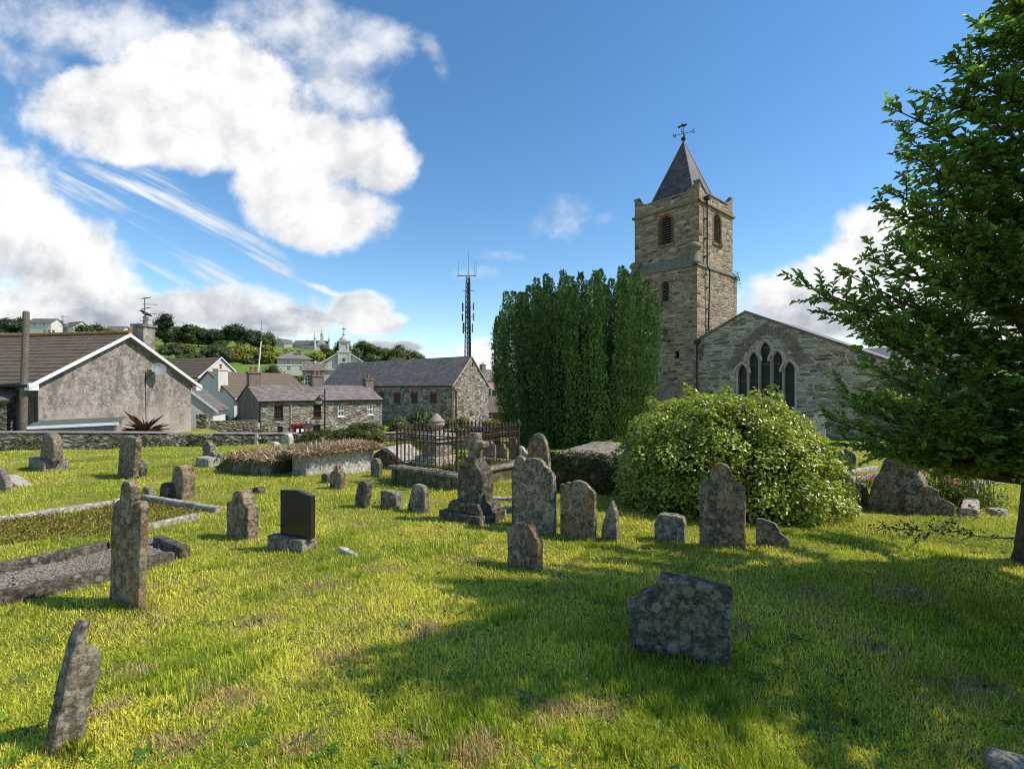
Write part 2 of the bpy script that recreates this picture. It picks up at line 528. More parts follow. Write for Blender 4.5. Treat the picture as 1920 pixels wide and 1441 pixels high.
def m_ground(name):
    m, nt, b = new_mat(name, .95, .1)
    p = pos_of(nt)
    c = nt.ramp(nt.noise(p, .55, 5, .6), [(.36, (.15, .175, .024)), (.5, (.27, .27, .042)), (.64, (.36, .31, .085))])
    c = nt.mix(nt.smooth(nt.noise(p, 2.1, 6, .7), .55, .7), c, (.30, .23, .10))
    c = nt.mix(.8, c, nt.ramp(nt.noise(p, 30, 6, .8), [(.36, .25), (.64, 1.4)]), 'MULTIPLY')
    # distant pasture is plainer and greener
    sep = nt.n('SeparateXYZ'); nt.l(p, sep.inputs[0])
    far = nt.smooth(sep.outputs[1], 60, 120)
    c = nt.mix(far, c, nt.ramp(nt.noise(p, .06, 5, .6), [(.3, (.10, .17, .025)), (.7, (.17, .24, .045))]))
    nt.l(c, b.inputs['Base Color'])
    nt.l(nt.bump(nt.noise(p, 30, 5, .8), .8, .05), b.inputs['Normal'])
    return m

def m_glass(name, col=(.015, .017, .02), rough=.08):
    m, nt, b = new_mat(name, rough, .6)
    p = pos_of(nt)
    nt.l(nt.ramp(nt.noise(p, 1.5, 3), [(.3, [v * .6 for v in col]), (.7, [v * 1.6 for v in col])]), b.inputs['Base Color'])
    nt.l(nt.bump(nt.noise(p, 3, 2), .08, .02), b.inputs['Normal'])
    return m

def m_lattice(name):
    """diamond leaded glass"""
    m, nt, b = new_mat(name, .35, .25)
    uv = nt.n('TexCoord').outputs['UV']; sep = nt.n('SeparateXYZ'); nt.l(uv, sep.inputs[0])
    k = 1 / .155
    def line(sgn):
        q = nt.math('ADD', nt.math('MULTIPLY', sep.outputs[0], k), nt.math('MULTIPLY', sep.outputs[1], k * .72 * sgn))
        return nt.math('ABSOLUTE', nt.math('SUBTRACT', nt.math('FRACT', q), .5))
    d = nt.math('MINIMUM', line(1), line(-1))
    f = nt.smooth(d, .10, .05)
    c = nt.mix(f, (.006, .006, .006), (.16, .155, .14))
    nt.l(c, b.inputs['Base Color'])
    nt.l(nt.bump(f, .3, .01), b.inputs['Normal'])
    return m

def m_stain(name):
    """old pebble render, grey with algae, pinker and cleaner towards its foot"""
    m, nt, b = new_mat(name, .95, .1)
    p = pos_of(nt)
    c = nt.ramp(nt.noise(p, .8, 5, .6), [(.35, (.38, .31, .26)), (.65, (.50, .42, .36))])
    sep = nt.n('SeparateXYZ'); nt.l(p, sep.inputs[0])
    hi = nt.smooth(nt.math('ADD', sep.outputs[2], nt.math('MULTIPLY', nt.math('SUBTRACT', nt.noise(p, .7, 4), .5), 5.0)), -.6, 1.6)
    sp = nt.noise(p, 3.2, 9, .8)
    c = nt.mix(nt.math('MULTIPLY', nt.smooth(sp, .40, .60), nt.math('ADD', nt.math('MULTIPLY', hi, .62), .12)), c, (.085, .078, .06))
    st = nt.noise(nt.vscale(p, (1.5, 1.5, .35)), 1.0, 6, .65)
    c = nt.mix(nt.math('MULTIPLY', nt.smooth(st, .48, .62), nt.math('MULTIPLY', hi, .6)), c, (.12, .108, .085))
    c = nt.mix(.6, c, nt.ramp(nt.noise(p, 14, 5, .8), [(.36, .45), (.64, 1.4)]), 'MULTIPLY')
    nt.l(c, b.inputs['Base Color'])
    nt.l(nt.bump(nt.noise(p, 30, 5, .8), .6, .02), b.inputs['Normal'])
    return m

MAT = dict(
    ground=m_ground('grassy_ground'),
    church=m_rubble('church_rubble', [(.34, .25, .16), (.68, .56, .40), (.45, .33, .21), (.84, .73, .56), (.16, .12, .085), (.74, .61, .43)], (.84, .73, .56), 1.25, 8.0, (1.9, 6.0), .13, 0, 1, .12),
    tower=m_rubble('tower_rubble', [(.30, .21, .12), (.52, .39, .25), (.38, .265, .15), (.68, .54, .36), (.14, .10, .068), (.58, .43, .26)], (.52, .46, .36), 1.5, 6.6, (1.9, 4.2), .12, .12, 1, .22),
    cottage=m_rubble('cottage_rubble', [(.28, .24, .17), (.46, .40, .30), (.56, .52, .43), (.34, .27, .19), (.17, .145, .11)], (.34, .295, .225), 1.9, 5.2, (2.6, 7), .13, 0, .9, .2),
    ware=m_rubble('warehouse_rubble', [(.27, .22, .17), (.46, .39, .31), (.60, .55, .47), (.36, .27, .20), (.15, .12, .10)], (.31, .25, .19), 1.6, 3.3, (2.4, 4.5), .13, 0, .9, .2),
    ywall=m_rubble('yard_wall_rubble', [(.22, .185, .13), (.40, .35, .27), (.30, .25, .18), (.52, .48, .40), (.12, .105, .08)], (.20, .17, .12), 2.4, 5.5, (3.2, 4.5), .16, .4, 1, .3),
    slate=m_slate('purple_slate', (.20, .15, .13), (.33, .26, .22), .5, .36, .45),
    gslate=m_slate('grey_slate', (.155, .125, .10), (.25, .21, .172), .6, .42, .25),
    spire=m_slate('spire_slate', (.10, .072, .068), (.175, .132, .125), .4, .3, .15),
    pslate=m_slate('pinkish_slate', (.26, .21, .205), (.33, .27, .26), .4, .3, .3),
    tile=m_tile('weathered_brown_tile', (.115, .085, .055), (.215, .16, .11)),
    tile2=m_tile('pale_brown_tile', (.16, .12, .08), (.23, .17, .12)),
    render=m_stain('stained_render'),
    rend_grey=m_render('grey_render', (.25, .195, .15), .6),
    rend_white=m_render('white_render', (.74, .67, .58), .22),
    cream=m_render('cream_render', (.62, .56, .45), .2),
    chapel=m_render('pale_limestone', (.62, .57, .50), .2),
    white=m_plain('white_paint', (.78, .77, .74), .5, .06, 3),
    black=m_plain('black_iron_paint', (.02, .02, .022), .45, .3, 8),
    rust=m_plain('rusty_iron', (.075, .045, .03), .8, .6, 30, .2, bump=.4),
    steel=m_plain('galvanised_steel', (.20, .21, .23), .5, .2, 8, .5),
    mast=m_plain('mast_steel', (.055, .065, .085), .6, .3, 3, .3),
    panel=m_plain('antenna_grey', (.22, .225, .235), .6, .1, 3),
    redwood=m_plain('dark_red_paint', (.085, .022, .015), .6, .25, 5),
    reddoor=m_plain('red_paint', (.28, .05, .035), .6, .2, 5),
    brick=m_rubble('red_brick', [(.24, .09, .06), (.30, .12, .08), (.20, .08, .055)], (.3, .26, .2), 4.4, 13, None, .1, 0, .5, .2),
    terracotta=m_plain('terracotta', (.32, .12, .07), .8, .2, 10),
    wood=m_plain('weathered_wood', (.16, .125, .09), .85, .35, 9, bump=.5),
    glass=m_glass('window_glass'),
    lattice=m_lattice('leaded_glass'),
    dark=m_plain('dark_void', (.012, .011, .010), .9, .2, 3),
    lead=m_plain('lead_sheet', (.20, .20, .21), .55, .25, 4),
    dressed=m_plain('dressed_stone', (.50, .42, .32), .85, .3, 7, bump=.4),
    dressed_d=m_plain('weathered_dressed_stone', (.20, .175, .125), .9, .4, 5, bump=.5),
    bark=m_plain('bark', (.09, .07, .05), .95, .5, 14, bump=.8),
    asphalt=m_plain('asphalt', (.05, .05, .05), .9, .2, 8),
    st_dark=m_stone('dark_weathered_slate', (.060, .048, .034), (.17, .138, .098), .35, .5, 0, .5),
    st_brown=m_stone('brown_lichened_stone', (.110, .082, .054), (.30, .235, .16), .75, .5, 0, .45),
    st_orange=m_stone('orange_lichened_stone', (.115, .086, .056), (.32, .25, .17), 1.22, .8, 0, .6),
    st_grey=m_stone('grey_lichened_stone', (.135, .108, .076), (.33, .275, .20), .55, .9, 0, .4),
    st_pale=m_stone('pale_kerb_stone', (.29, .24, .18), (.50, .43, .34), .25, .4, .15, .35),
    st_green=m_stone('greenish_slab', (.085, .074, .053), (.20, .176, .128), .15, .6, .15, .25),
    st_moss=m_stone('mossy_stone', (.12, .092, .062), (.29, .23, .16), .15, .4, .8, .35),
    st_white=m_stone('pale_marble', (.42, .37, .31), (.62, .56, .48), 0, .2, 0, .2),
    leaf=m_leaf('foliage'),
    leaf_gloss=m_leaf('glossy_foliage', .33, .5, .32),
    leaf_holly=m_leaf('holly_foliage', .4, .4, .5, (1.4, 1.35, .5)),
    leaf_yew=m_leaf('yew_foliage', .55, .25, .15),
    blade=m_leaf('grass_blades', .6, .2, .45, (1.1, 1.1, .6)),
    straw=m_leaf('dead_vegetation', .9, .1, .25, (1, .9, .7)),
)
def m_granite():
    m, nt, b = new_mat('polished_black_granite', .2, .4)
    p = pos_of(nt)
    nt.l(nt.ramp(nt.noise(p, 160, 3, .7), [(.35, (.008, .008, .008)), (.7, (.05, .048, .042))]), b.inputs['Base Color'])
    return m
MAT['granite'] = m_granite()
# ------------------------------------------------------------------ camera, sun, sky
cam = bpy.data.cameras.new('camera'); cam_o = bpy.data.objects.new('camera', cam); COL.objects.link(cam_o)
cam_o.location = (0, 0, EYE); cam_o.rotation_euler = (rad(90), 0, 0)
cam.sensor_width = 36; cam.lens = 36 * F / 1920; cam.shift_y = (HY - 720.5) / 1920
cam.clip_start = .05; cam.clip_end = 5000
scene.camera = cam_o

SUN_EL, SUN_AZ = 48.0, -4.0                      # azimuth measured from +x towards +y
sun = bpy.data.lights.new('sun', 'SUN'); sun_o = bpy.data.objects.new('sun', sun); COL.objects.link(sun_o)
sd = Vector((math.cos(rad(SUN_EL)) * math.cos(rad(SUN_AZ)), math.cos(rad(SUN_EL)) * math.sin(rad(SUN_AZ)), math.sin(rad(SUN_EL))))
sun_o.rotation_euler = sd.to_track_quat('Z', 'Y').to_euler()
sun_o.location = (20, -2, 25)
sun.energy = 5.0; sun.angle = rad(.5); sun.color = (1, .95, .86)

def build_world():
    w = bpy.data.worlds.new('World'); scene.world = w; w.use_nodes = True
    nt = NT(w.node_tree); bg = w.node_tree.nodes['Background']
    bg.inputs['Strength'].default_value = .12
    sky = nt.n('TexSky', sky_type='NISHITA'); sky.sun_disc = False
    sky.sun_elevation = rad(SUN_EL); sky.sun_rotation = rad(90 - SUN_AZ)
    sky.altitude = 0; sky.air_density = 1.0; sky.dust_density = .0; sky.ozone_density = 2.5
    tc = nt.n('TexCoord').outputs['Generated']
    sp = nt.n('SeparateXYZ'); nt.l(tc, sp.inputs[0])
    yy = nt.math('MAXIMUM', sp.outputs[1], .08)
    u = nt.math('DIVIDE', sp.outputs[0], yy); v = nt.math('DIVIDE', sp.outputs[2], yy)
    cb = nt.n('CombineXYZ'); nt.l(u, cb.inputs[0]); nt.l(v, cb.inputs[1])
    uv = cb.outputs[0]
    # domain warp
    wn = nt.n('TexNoise'); nt.l(uv, wn.inputs['Vector']); wn.inputs['Scale'].default_value = 5; wn.inputs['Detail'].default_value = 5
    ma = nt.n('VectorMath', operation='MULTIPLY_ADD'); nt.l(wn.outputs['Color'], ma.inputs[0]); ma.inputs[1].default_value = (.09, .09, 0); nt.l(uv, ma.inputs[2])
    off = nt.n('VectorMath', operation='ADD'); nt.l(ma.outputs[0], off.inputs[0]); off.inputs[1].default_value = (-.045, -.045, 0)
    wu = nt.n('SeparateXYZ'); nt.l(off.outputs[0], wu.inputs[0]); U, V = wu.outputs[0], wu.outputs[1]
    def blob(px, py, rx, ry, ang=0, gain=1.0):
        cu, cv = (px - CX) / F, (HY - py) / F
        a = nt.math('SUBTRACT', U, cu); b = nt.math('SUBTRACT', V, cv)
        if ang:
            c, s = math.cos(rad(ang)), math.sin(rad(ang))
            a2 = nt.math('ADD', nt.math('MULTIPLY', a, c), nt.math('MULTIPLY', b, s))
            b = nt.math('SUBTRACT', nt.math('MULTIPLY', b, c), nt.math('MULTIPLY', a, s)); a = a2
        a = nt.math('MULTIPLY', a, F / rx); b = nt.math('MULTIPLY', b, F / ry)
        q = nt.math('ADD', nt.math('MULTIPLY', a, a), nt.math('MULTIPLY', b, b))
        return nt.math('SUBTRACT', gain, nt.math('MULTIPLY', q, gain))
    def union(bl):
        o = blob(*bl[0])
        for q in bl[1:]:
            o = nt.math('SMOOTH_MAX', o, blob(*q), .25)
        return o
    dense = union([(250, 200, 250, 90, 0), (420, 160, 210, 120, -20), (560, 270, 190, 90, -10), (330, 265, 240, 55, 0),
                   (600, 395, 150, 85, -8), (705, 290, 82, 78, 0), (520, 330, 90, 60, 0),
                   (-20, 400, 170, 175, 0), (90, 480, 200, 95, -12), (90, 575, 330, 62, 0), (380, 585, 260, 55, 0), (540, 600, 130, 40, 0), (675, 580, 72, 42, 0), (700, 600, 70, 20, 0),
                   (1660, 470, 130, 95, 20), (1580, 560, 210, 80, 0), (1800, 560, 260, 150, 0), (1900, 430, 150, 110, 0),
                   (915, 665, 48, 42, 0), (745, 645, 60, 16, 0)])
    thin = union([(200, 40, 330, 75, -5, .75), (560, 50, 190, 90, -15, .75), (735, 65, 60, 48, -40, .6), (815, 100, 55, 18, -60, .45), (60, 130, 150, 60, -30, .6),
                  (1052, 405, 58, 50, 10, .55), (1130, 415, 34, 20, 0, .4), (935, 480, 42, 14, 0, .35), (900, 520, 50, 18, 0, .3), (630, 170, 120, 80, -30, .7),
                  (1500, 545, 110, 50, 10, .5), (700, 625, 80, 30, 0, .5)])
    def fbm(vec, sc, rough=.60, det=10):
        return nt.noise(vec, sc, det, rough)
    n1 = fbm(uv, 5.5)
    sh = nt.n('VectorMath', operation='ADD'); nt.l(uv, sh.inputs[0]); sh.inputs[1].default_value = (.03, .035, 0)
    n2 = fbm(sh.outputs[0], 5.5, .58, 5)
    nd = nt.math('MULTIPLY', nt.math('SUBTRACT', n1, .5), 2.4)
    d1 = nt.smooth(nt.math('ADD', dense, nd), -.10, .58)
    d2 = nt.math('MULTIPLY', nt.smooth(nt.math('ADD', thin, nt.math('MULTIPLY', nd, 1.25)), -.05, 1.1), .85)
    # wind-drawn streaks, running down to the right
    mp = nt.n('Mapping'); nt.l(uv, mp.inputs[0]); mp.inputs['Rotation'].default_value = (0, 0, rad(27)); mp.inputs['Scale'].default_value = (1, 1, 1)
    st = nt.noise(nt.vscale(mp.outputs[0], (2.2, 26, 1)), 1.0, 5, .55, .15)
    sm = union([(330, 430, 260, 95, -27, 1.0), (160, 370, 150, 50, -27, .8), (620, 560, 120, 22, -18, .9), (430, 490, 160, 60, -27, 1)])
    d3 = nt.math('MULTIPLY', nt.math('MULTIPLY', nt.smooth(sm, .0, .6), nt.smooth(st, .46, .66)), .95)
    dens = nt.math('MAXIMUM', nt.math('MAXIMUM', d1, d2), d3)
    relief = nt.math('SUBTRACT', n1, n2)
    # self shading: lit from the upper right, soft grey undersides
    low = nt.math('MULTIPLY', nt.smooth(d1, .7, 1.0), nt.smooth(fbm(uv, 2.3, .45, 3), .45, .66))
    hz = nt.math('MULTIPLY', nt.smooth(v, .24, .10), nt.smooth(nt.noise(nt.vscale(uv, (1.6, 4.5, 1)), 2.4, 6, .58), .40, .60))
    shade = nt.math('ADD', nt.math('MULTIPLY', low, -.14), nt.math('MULTIPLY', relief, 1.5))
    lum = nt.math('SUBTRACT', nt.math('ADD', 1.0, shade), nt.math('MULTIPLY', hz, .42))
    lum = nt.math('MINIMUM', nt.math('MAXIMUM', lum, .42), 1.08)
    grey = nt.smooth(lum, .95, .45)
    tintc = nt.mix(grey, (1.0, 1.0, 1.0), (.90, .96, 1.07))
    sc = nt.n('VectorMath', operation='SCALE'); nt.l(tintc, sc.inputs[0]); nt.l(nt.math('MULTIPLY', lum, 1 / .12), sc.inputs['Scale'])
    skyc = nt.mix(1, sky.outputs[0], SKY_TINT, 'MULTIPLY')
    hsv = nt.n('HueSaturation'); nt.l(skyc, hsv.inputs['Color']); hsv.inputs['Saturation'].default_value = SKY_SAT
    front = nt.smooth(sp.outputs[1], .05, .2)
    nt.l(nt.mix(nt.math('MULTIPLY', nt.math('MULTIPLY', dens, front), .97), hsv.outputs[0], sc.outputs[0]), bg.inputs['Color'])
SKY_TINT = (1.60, 1.58, 1.52); SKY_SAT = 1.22
build_world()
scene.view_settings.view_transform = 'Standard'; scene.view_settings.look = 'None'
scene.view_settings.exposure = 0; scene.view_settings.gamma = 1
scene.render.engine = 'CYCLES'
scene.cycles.use_denoising = True
try: scene.cycles.denoiser = 'OPENIMAGEDENOISE'
except Exception: pass
scene.cycles.filter_width = 1.0
scene.cycles.max_bounces = 6; scene.cycles.diffuse_bounces = 3; scene.cycles.transparent_max_bounces = 6
scene.cycles.sample_clamp_indirect = 6

# ------------------------------------------------------------------ ground sheet
def build_ground():
    def axis(lo, hi, n, c):
        q = np.linspace(-1, 1, n); s = np.sinh(q * 5.2) / np.sinh(5.2)
        return c + np.where(s < 0, s * (c - lo), s * (hi - c))
    xs = axis(-1500, 1500, 330, -2); ys = axis(-300, 2500, 330, 8)
    X, Y = np.meshgrid(xs, ys, indexing='ij')
    V = np.stack([X, Y, T(X, Y)], -1).reshape(-1, 3)
    n = len(ys); i = (np.arange(len(xs) - 1)[:, None] * n + np.arange(n - 1)[None, :]).ravel()
    q = np.stack([i, i + n, i + n + 1, i + 1], 1)
    o = np_mesh('ground', V, [q], MAT['ground'], loc=(0, 0, 0), smooth=True)
    props(o, kind='structure')
build_ground()

# ------------------------------------------------------------------ grass blades
GRAVEL_BED = [tuple(G(*q)[:2]) for q in ((-60, 1095), (205, 1028), (285, 1012), (325, 1040), (205, 1072), (-60, 1150))]
EARTH_BED = [tuple(G(*q)[:2]) for q in ((-60, 985), (215, 945), (265, 935), (395, 955), (275, 990), (60, 1016), (-60, 1030))]
def inside(poly, x, y):
    r = np.zeros(len(x), bool); n = len(poly)
    for i in range(n):
        (x0, y0), (x1, y1) = poly[i], poly[(i + 1) % n]
        c = ((y0 > y) != (y1 > y)) & (x < (x1 - x0) * (y - y0) / (y1 - y0 + 1e-12) + x0)
        r ^= c
    return r

# ------------------------------------------------------------------ gravestones
def arcp(cx, cz, rx, rz, a0, a1, n=10):
    return [(cx + rx * math.cos(rad(a0 + (a1 - a0) * i / n)), cz + rz * math.sin(rad(a0 + (a1 - a0) * i / n))) for i in range(n + 1)]

def o_round(w, h, k=.5):
    r = w / 2; rz = min(r * 2 * k, h * .6)
    return [(-r, -.12), (r, -.12), (r, h - rz)] + arcp(0, h - rz, r, rz, 0, 180, 14)[1:]
def o_gothic(w, h, k=.55):
    r = w / 2; z = h * (1 - k); pts = [(-r, -.12), (r, -.12), (r, z)]
    for i in range(1, 9): q = i / 8; pts.append((r * math.cos(q * math.pi / 2) ** .8, z + (h - z) * math.sin(q * math.pi / 2) ** .95))
    for i in range(7, -1, -1): q = i / 8; pts.append((-r * math.cos(q * math.pi / 2) ** .8, z + (h - z) * math.sin(q * math.pi / 2) ** .95))
    return pts
def o_shoulder(w, h, hw=.5, sh=.8, cx=0.0, drop=.06):
    r = w / 2; c = cx * w; q = hw * w / 2; zs = sh * h; zn = min(zs + (h - zs) * .35, h - q * .4)
    rz = h - zn
    pts = [(-r, -.12), (r, -.12), (r, zs - drop * h)]
    pts += [(r - (r - c - q) * .5, zs - drop * h * .1), (c + q + .005, zs + .005), (c + q, zn)]
    pts += arcp(c, zn, q, rz, 0, 180, 10)[1:]
    pts += [(c - q - .005, zs + .005), (-r + (c - q + r) * .5, zs - drop * h * .1), (-r, zs - drop * h)]
    return pts
def o_pts(*p):
    return lambda w, h: [(u * w, z * h if z > 0 else -.12) for u, z in p]

def solid_mesh(name, fr, pts, w0, w1, vox, amp, off, lean=0, tilt=0, z0=0, freq=7, mat=None, taper=0, seed=0):
    """outline extruded, remeshed and eroded into a weathered slab"""
    mb = MB()
    def q(u, z, w):
        v = z
        s = 1 - taper * max(v, 0)
        return fr.p(u * s + lean * v, z0 + z, w * s + tilt * v)
    a = [q(u, z, w0) for u, z in pts]; b = [q(u, z, w1) for u, z in pts]
    n = len(pts)
    # triangulated caps so that concave outlines survive
    tris = tessellate_polygon([[Vector((u, z, 0)) for u, z in pts]])
    mb.add(a, [tuple(t) for t in tris]); mb.add(b, [tuple(t) for t in tris])
    mb.f += [(i, (i + 1) % n, n + (i + 1) % n, n + i) for i in range(n)]
    me = mb.mesh('tmp', off, None)
    return rough_mesh(name, me, vox, amp, freq, mat, seed)

def rough_mesh(name, me, vox, amp, freq, mat, seed=0):
    bm = bmesh.new(); bm.from_mesh(me); bmesh.ops.remove_doubles(bm, verts=bm.verts, dist=1e-5); bmesh.ops.recalc_face_normals(bm, faces=bm.faces); bm.to_mesh(me); bm.free()
    ob = bpy.data.objects.new('tmp', me); COL.objects.link(ob)
    md = ob.modifiers.new('r', 'REMESH'); md.mode = 'VOXEL'; md.voxel_size = vox
    dg = bpy.context.evaluated_depsgraph_get()
    m2 = bpy.data.meshes.new_from_object(ob.evaluated_get(dg)); m2.name = name
    bpy.data.objects.remove(ob); bpy.data.meshes.remove(me)
    n = len(m2.vertices); co = np.empty(n * 3, np.float32); m2.vertices.foreach_get('co', co); co = co.reshape(-1, 3)
    nr = np.empty(n * 3, np.float32); m2.vertices.foreach_get('normal', nr); nr = nr.reshape(-1, 3)
    o = Vector((seed * 3.7, seed * 1.3, seed * 2.1)); d = np.empty(n)
    for i in range(n):
        p = Vector(co[i]) * freq + o
        d[i] = noise.fractal(p, .9, 2.1, 4) * .7 + noise.noise(p * .33) * .8
    co = co + nr * (d[:, None] * amp)
    m2.vertices.foreach_set('co', co.astype(np.float32).ravel())
    m2.polygons.foreach_set('use_smooth', np.ones(len(m2.polygons), bool)); m2.materials.clear()
    if mat is not None: m2.materials.append(mat)
    m2.update()
    return m2

SEED = [0]
GRAVE_FEET = []
def stone_at(xl, xr, by, ty, phi):
    c = G((xl + xr) / 2, by); d = c.y; t = unit(phi)
    w = (xr - xl) * d * d / (F * abs(t.x * d - c.x * t.y))
    return c, t, w, (by - ty) * d / F

def grave(label, xl, xr, by, ty, fn, th=.1, phi=-38, mat='st_brown', lean=0, tilt=0, amp=.010, vox=None, name='gravestone', group=None, cat='gravestone', taper=0, sink=0, wmax=None):
    SEED[0] += 1
    GRAVE_FEET.append((xl, xr, by))
    c, t, w, h = stone_at(xl, xr, by, ty, phi)
    if wmax: w = min(w, wmax)
    fr = Fr(c, t); vox = vox or max(.0085, .0022 * c.y)
    me = solid_mesh(name, fr, fn(w, h), 0, -th, vox, amp * .62, c, lean, tilt, c.z - sink, 6, MAT[mat], taper, SEED[0])
    o = link(name, me, None, c)
    return props(o, label, cat, group)

# nearest stones
grave('tall dark gravestone with notched round head and orange lichen, standing at the dark kerb', 204, 258, 1136, 900,
      o_pts((-.5, 0), (.5, 0), (.5, .80), (.44, .85), (.28, .845), (.2, .80), (.19, .86), (.17, .95), (.06, .995), (-.1, 1), (-.19, .96), (-.21, .87), (-.24, .84), (-.36, .82), (-.46, .76), (-.49, .62)), .06, -28, 'st_orange', .05, 0, .008)
grave('shouldered gravestone capped with bright orange lichen, left of the black granite headstone', 423, 463, 1010, 920, lambda w, h: o_shoulder(w, h, .5, .76, .02), .14, -36, 'st_orange', 0, -.02, .010)
grave('wide foreground gravestone broken along its sloping top, in the tree shade', 1178, 1368, 1238, 1085,
      o_pts((-.5, 0), (.5, 0), (.5, .55), (.53, .90), (.42, .93), (.18, .985), (-.05, 1.0), (-.16, 1.02), (-.215, .93), (-.21, .87), (-.37, .76), (-.42, .66), (-.52, .61), (-.53, .5), (-.50, .25)), .10, -14, 'st_green', 0, -.03, .007, wmax=.95)
grave('tall shouldered gravestone with round orange head in front of the round bush', 1310, 1396, 1025, 868, lambda w, h: o_shoulder(w, h, .48, .79, -.02), .075, -30, 'st_orange', 0, 0, .006)
grave('short lichened gravestone with worn three lobed top, alone in the centre lawn', 950, 1007, 1066, 980,
      o_pts((-.5, 0), (.5, 0), (.5, .64), (.40, .78), (.30, .90), (.18, .98), (.08, .93), (.0, .90), (-.06, .98), (-.2, 1), (-.3, .93), (-.36, .88), (-.5, .84)), .11, -36, 'st_orange', 0, 0, .010)
grave('broad brown gravestone with curved shouldered top, right of the tallest headstone', 1049, 1114, 1010, 900,
      o_pts((-.5, 0), (.5, 0), (.5, .82), (.46, .84), (.34, .90), (.22, .97), (.05, 1.0), (-.12, .98), (-.2, .93), (-.28, .95), (-.40, .90), (-.5, .90)), .07, -36, 'st_orange', 0, 0, .006)
grave('tallest grey headstone with rounded head and stepped shoulders, white lichen spots', 960, 1037, 997, 858,
      o_pts((-.5, 0), (.5, 0), (.5, .77), (.44, .83), (.40, .83), (.39, .88), (.30, .89), (.25, .95), (.12, .995), (0, 1), (-.14, .98), (-.24, .92), (-.30, .86), (-.42, .84), (-.5, .78)), .09, -34, 'st_grey', -.01, 0, .006)
grave('pale headstone lobe showing just behind the left shoulder of the tallest headstone', 958, 1010, 985, 855,
      lambda w, h: o_shoulder(w, h, .42, .82, -.2), .08, -34, 'st_grey', 0, 0, .008)
grave('pointed gothic headstone covered in orange lichen behind the tallest headstone', 986, 1028, 958, 812, lambda w, h: o_gothic(w, h, .5), .10, -34, 'st_orange', 0, 0, .005)
grave('small pointed slate marker right of the broad brown gravestone', 1127, 1156, 1014, 937,
      o_pts((-.5, 0), (.5, 0), (.48, .4), (.40, .72), (.22, .9), (.1, 1), (-.02, .9), (-.2, .72), (-.36, .5), (-.5, .3)), .10, -34, 'st_grey', .02, 0, .010)
grave('squat block of weathered stone with grass on top, before the round bush', 1229, 1282, 1015, 966, o_pts((-.5, 0), (.5, 0), (.52, .7), (.44, .95), (.1, 1), (-.3, 1), (-.46, .92), (-.56, .55)), .16, -30, 'st_grey', 0, 0, .012)
grave('low broken gravestone with concave sloping top, right of the tall orange headed stone', 1417, 1479, 1026, 975, o_pts((-.5, 0), (.5, 0), (.5, .36), (.42, .42), (.28, .52), (.16, .78), (.06, .9), (-.3, 1), (-.5, .98)), .07, -30, 'st_grey', 0, 0, .006)
grave('dark gravestone with round head and wide shoulders below the ringed cross', 1697, 1790, 966, 911,
      o_pts((-.5, 0), (.5, 0), (.5, .42), (.42, .5), (.22, .62), (.2, .72), (.16, .9), (.04, 1), (-.12, .98), (-.22, .84), (-.24, .7), (-.36, .66), (-.5, .6)), .10, -25, 'st_brown', 0, 0, .010)
grave('tan gravestone with angular worn top, right of the kerbed earth bed', 321, 341, 936, 872, o_pts((-.5, 0), (.5, 0), (.5, .7), (.36, .94), (.1, 1), (-.26, .98), (-.44, .8), (-.5, .5)), .22, -36, 'st_orange', .06, 0, .015)
grave('small dark hunched marker beside the tan angular gravestone', 299, 314, 934, 905, lambda w, h: o_round(w, h, .5), .16, -36, 'st_dark', 0, 0, .014)
grave('little grey marker at the back corner of the pale kerb', 266, 278, 927, 912, lambda w, h: o_round(w, h, .4), .12, -36, 'st_grey', 0, 0, .01)
grave('flat topped headstone leaning right, with bright sunlit edge', 219, 247, 894, 817, o_pts((-.5, 0), (.5, 0), (.52, .93), (.44, 1), (-.2, 1.0), (-.42, .97), (-.5, .9)), .14, -36, 'st_brown', .24, 0, .008)
grave('dark slim stone half hidden behind the leaning flat topped headstone', 250, 263, 892, 863, lambda w, h: o_round(w, h, .4), .14, -36, 'st_dark', .1, 0, .012)
grave('edge of a grey gravestone cut off at the left of the lawn', -40, 7, 911, 871, lambda w, h: o_round(w, h, .4), .12, -38, 'st_grey', 0, 0, .01)
grave('narrow dark marker with ragged edge, leaning right before the railed tomb', 664, 681, 951, 900, o_pts((-.5, 0), (.5, 0), (.6, .5), (.62, .85), (.3, .98), (0, 1), (-.35, .85), (-.5, .5)), .13, -36, 'st_dark', .16, 0, .014)
grave('low grey stone block on the grass left of the tapering slab', 713, 742, 954, 921, o_pts((-.5, 0), (.5, 0), (.5, .9), (.2, .98), (-.2, 1), (-.5, .96)), .14, -36, 'st_grey', 0, 0, .012)
grave('tapering grey slab before the railed tomb', 764, 795, 961, 907, o_pts((-.5, 0), (.5, 0), (.5, .75), (.36, .95), (0, 1), (-.22, .96), (-.34, .7), (-.5, .2)), .11, -36, 'st_grey', .02, 0, .010)
grave('small shouldered gravestone with pointed knob head, front of the chest tomb', 618, 638, 916, 871, lambda w, h: o_shoulder(w, h, .36, .72, .05), .13, -36, 'st_orange', .02, 0, .010)
grave('stubby dark marker left of the knob headed gravestone', 601, 612, 905, 887, lambda w, h: o_round(w, h, .3), .12, -36, 'st_dark', .05, 0, .012)
grave('small brown round headed gravestone left of the railed tomb', 694, 710, 894, 859, lambda w, h: o_shoulder(w, h, .6, .82), .13, -36, 'st_brown', 0, 0, .010)
grave('left one of two little round headed stones standing side by side beyond the chest tomb', 657, 671, 872, 841, lambda w, h: o_shoulder(w, h, .55, .72), .16, -36, 'st_brown', 0, 0, .012)
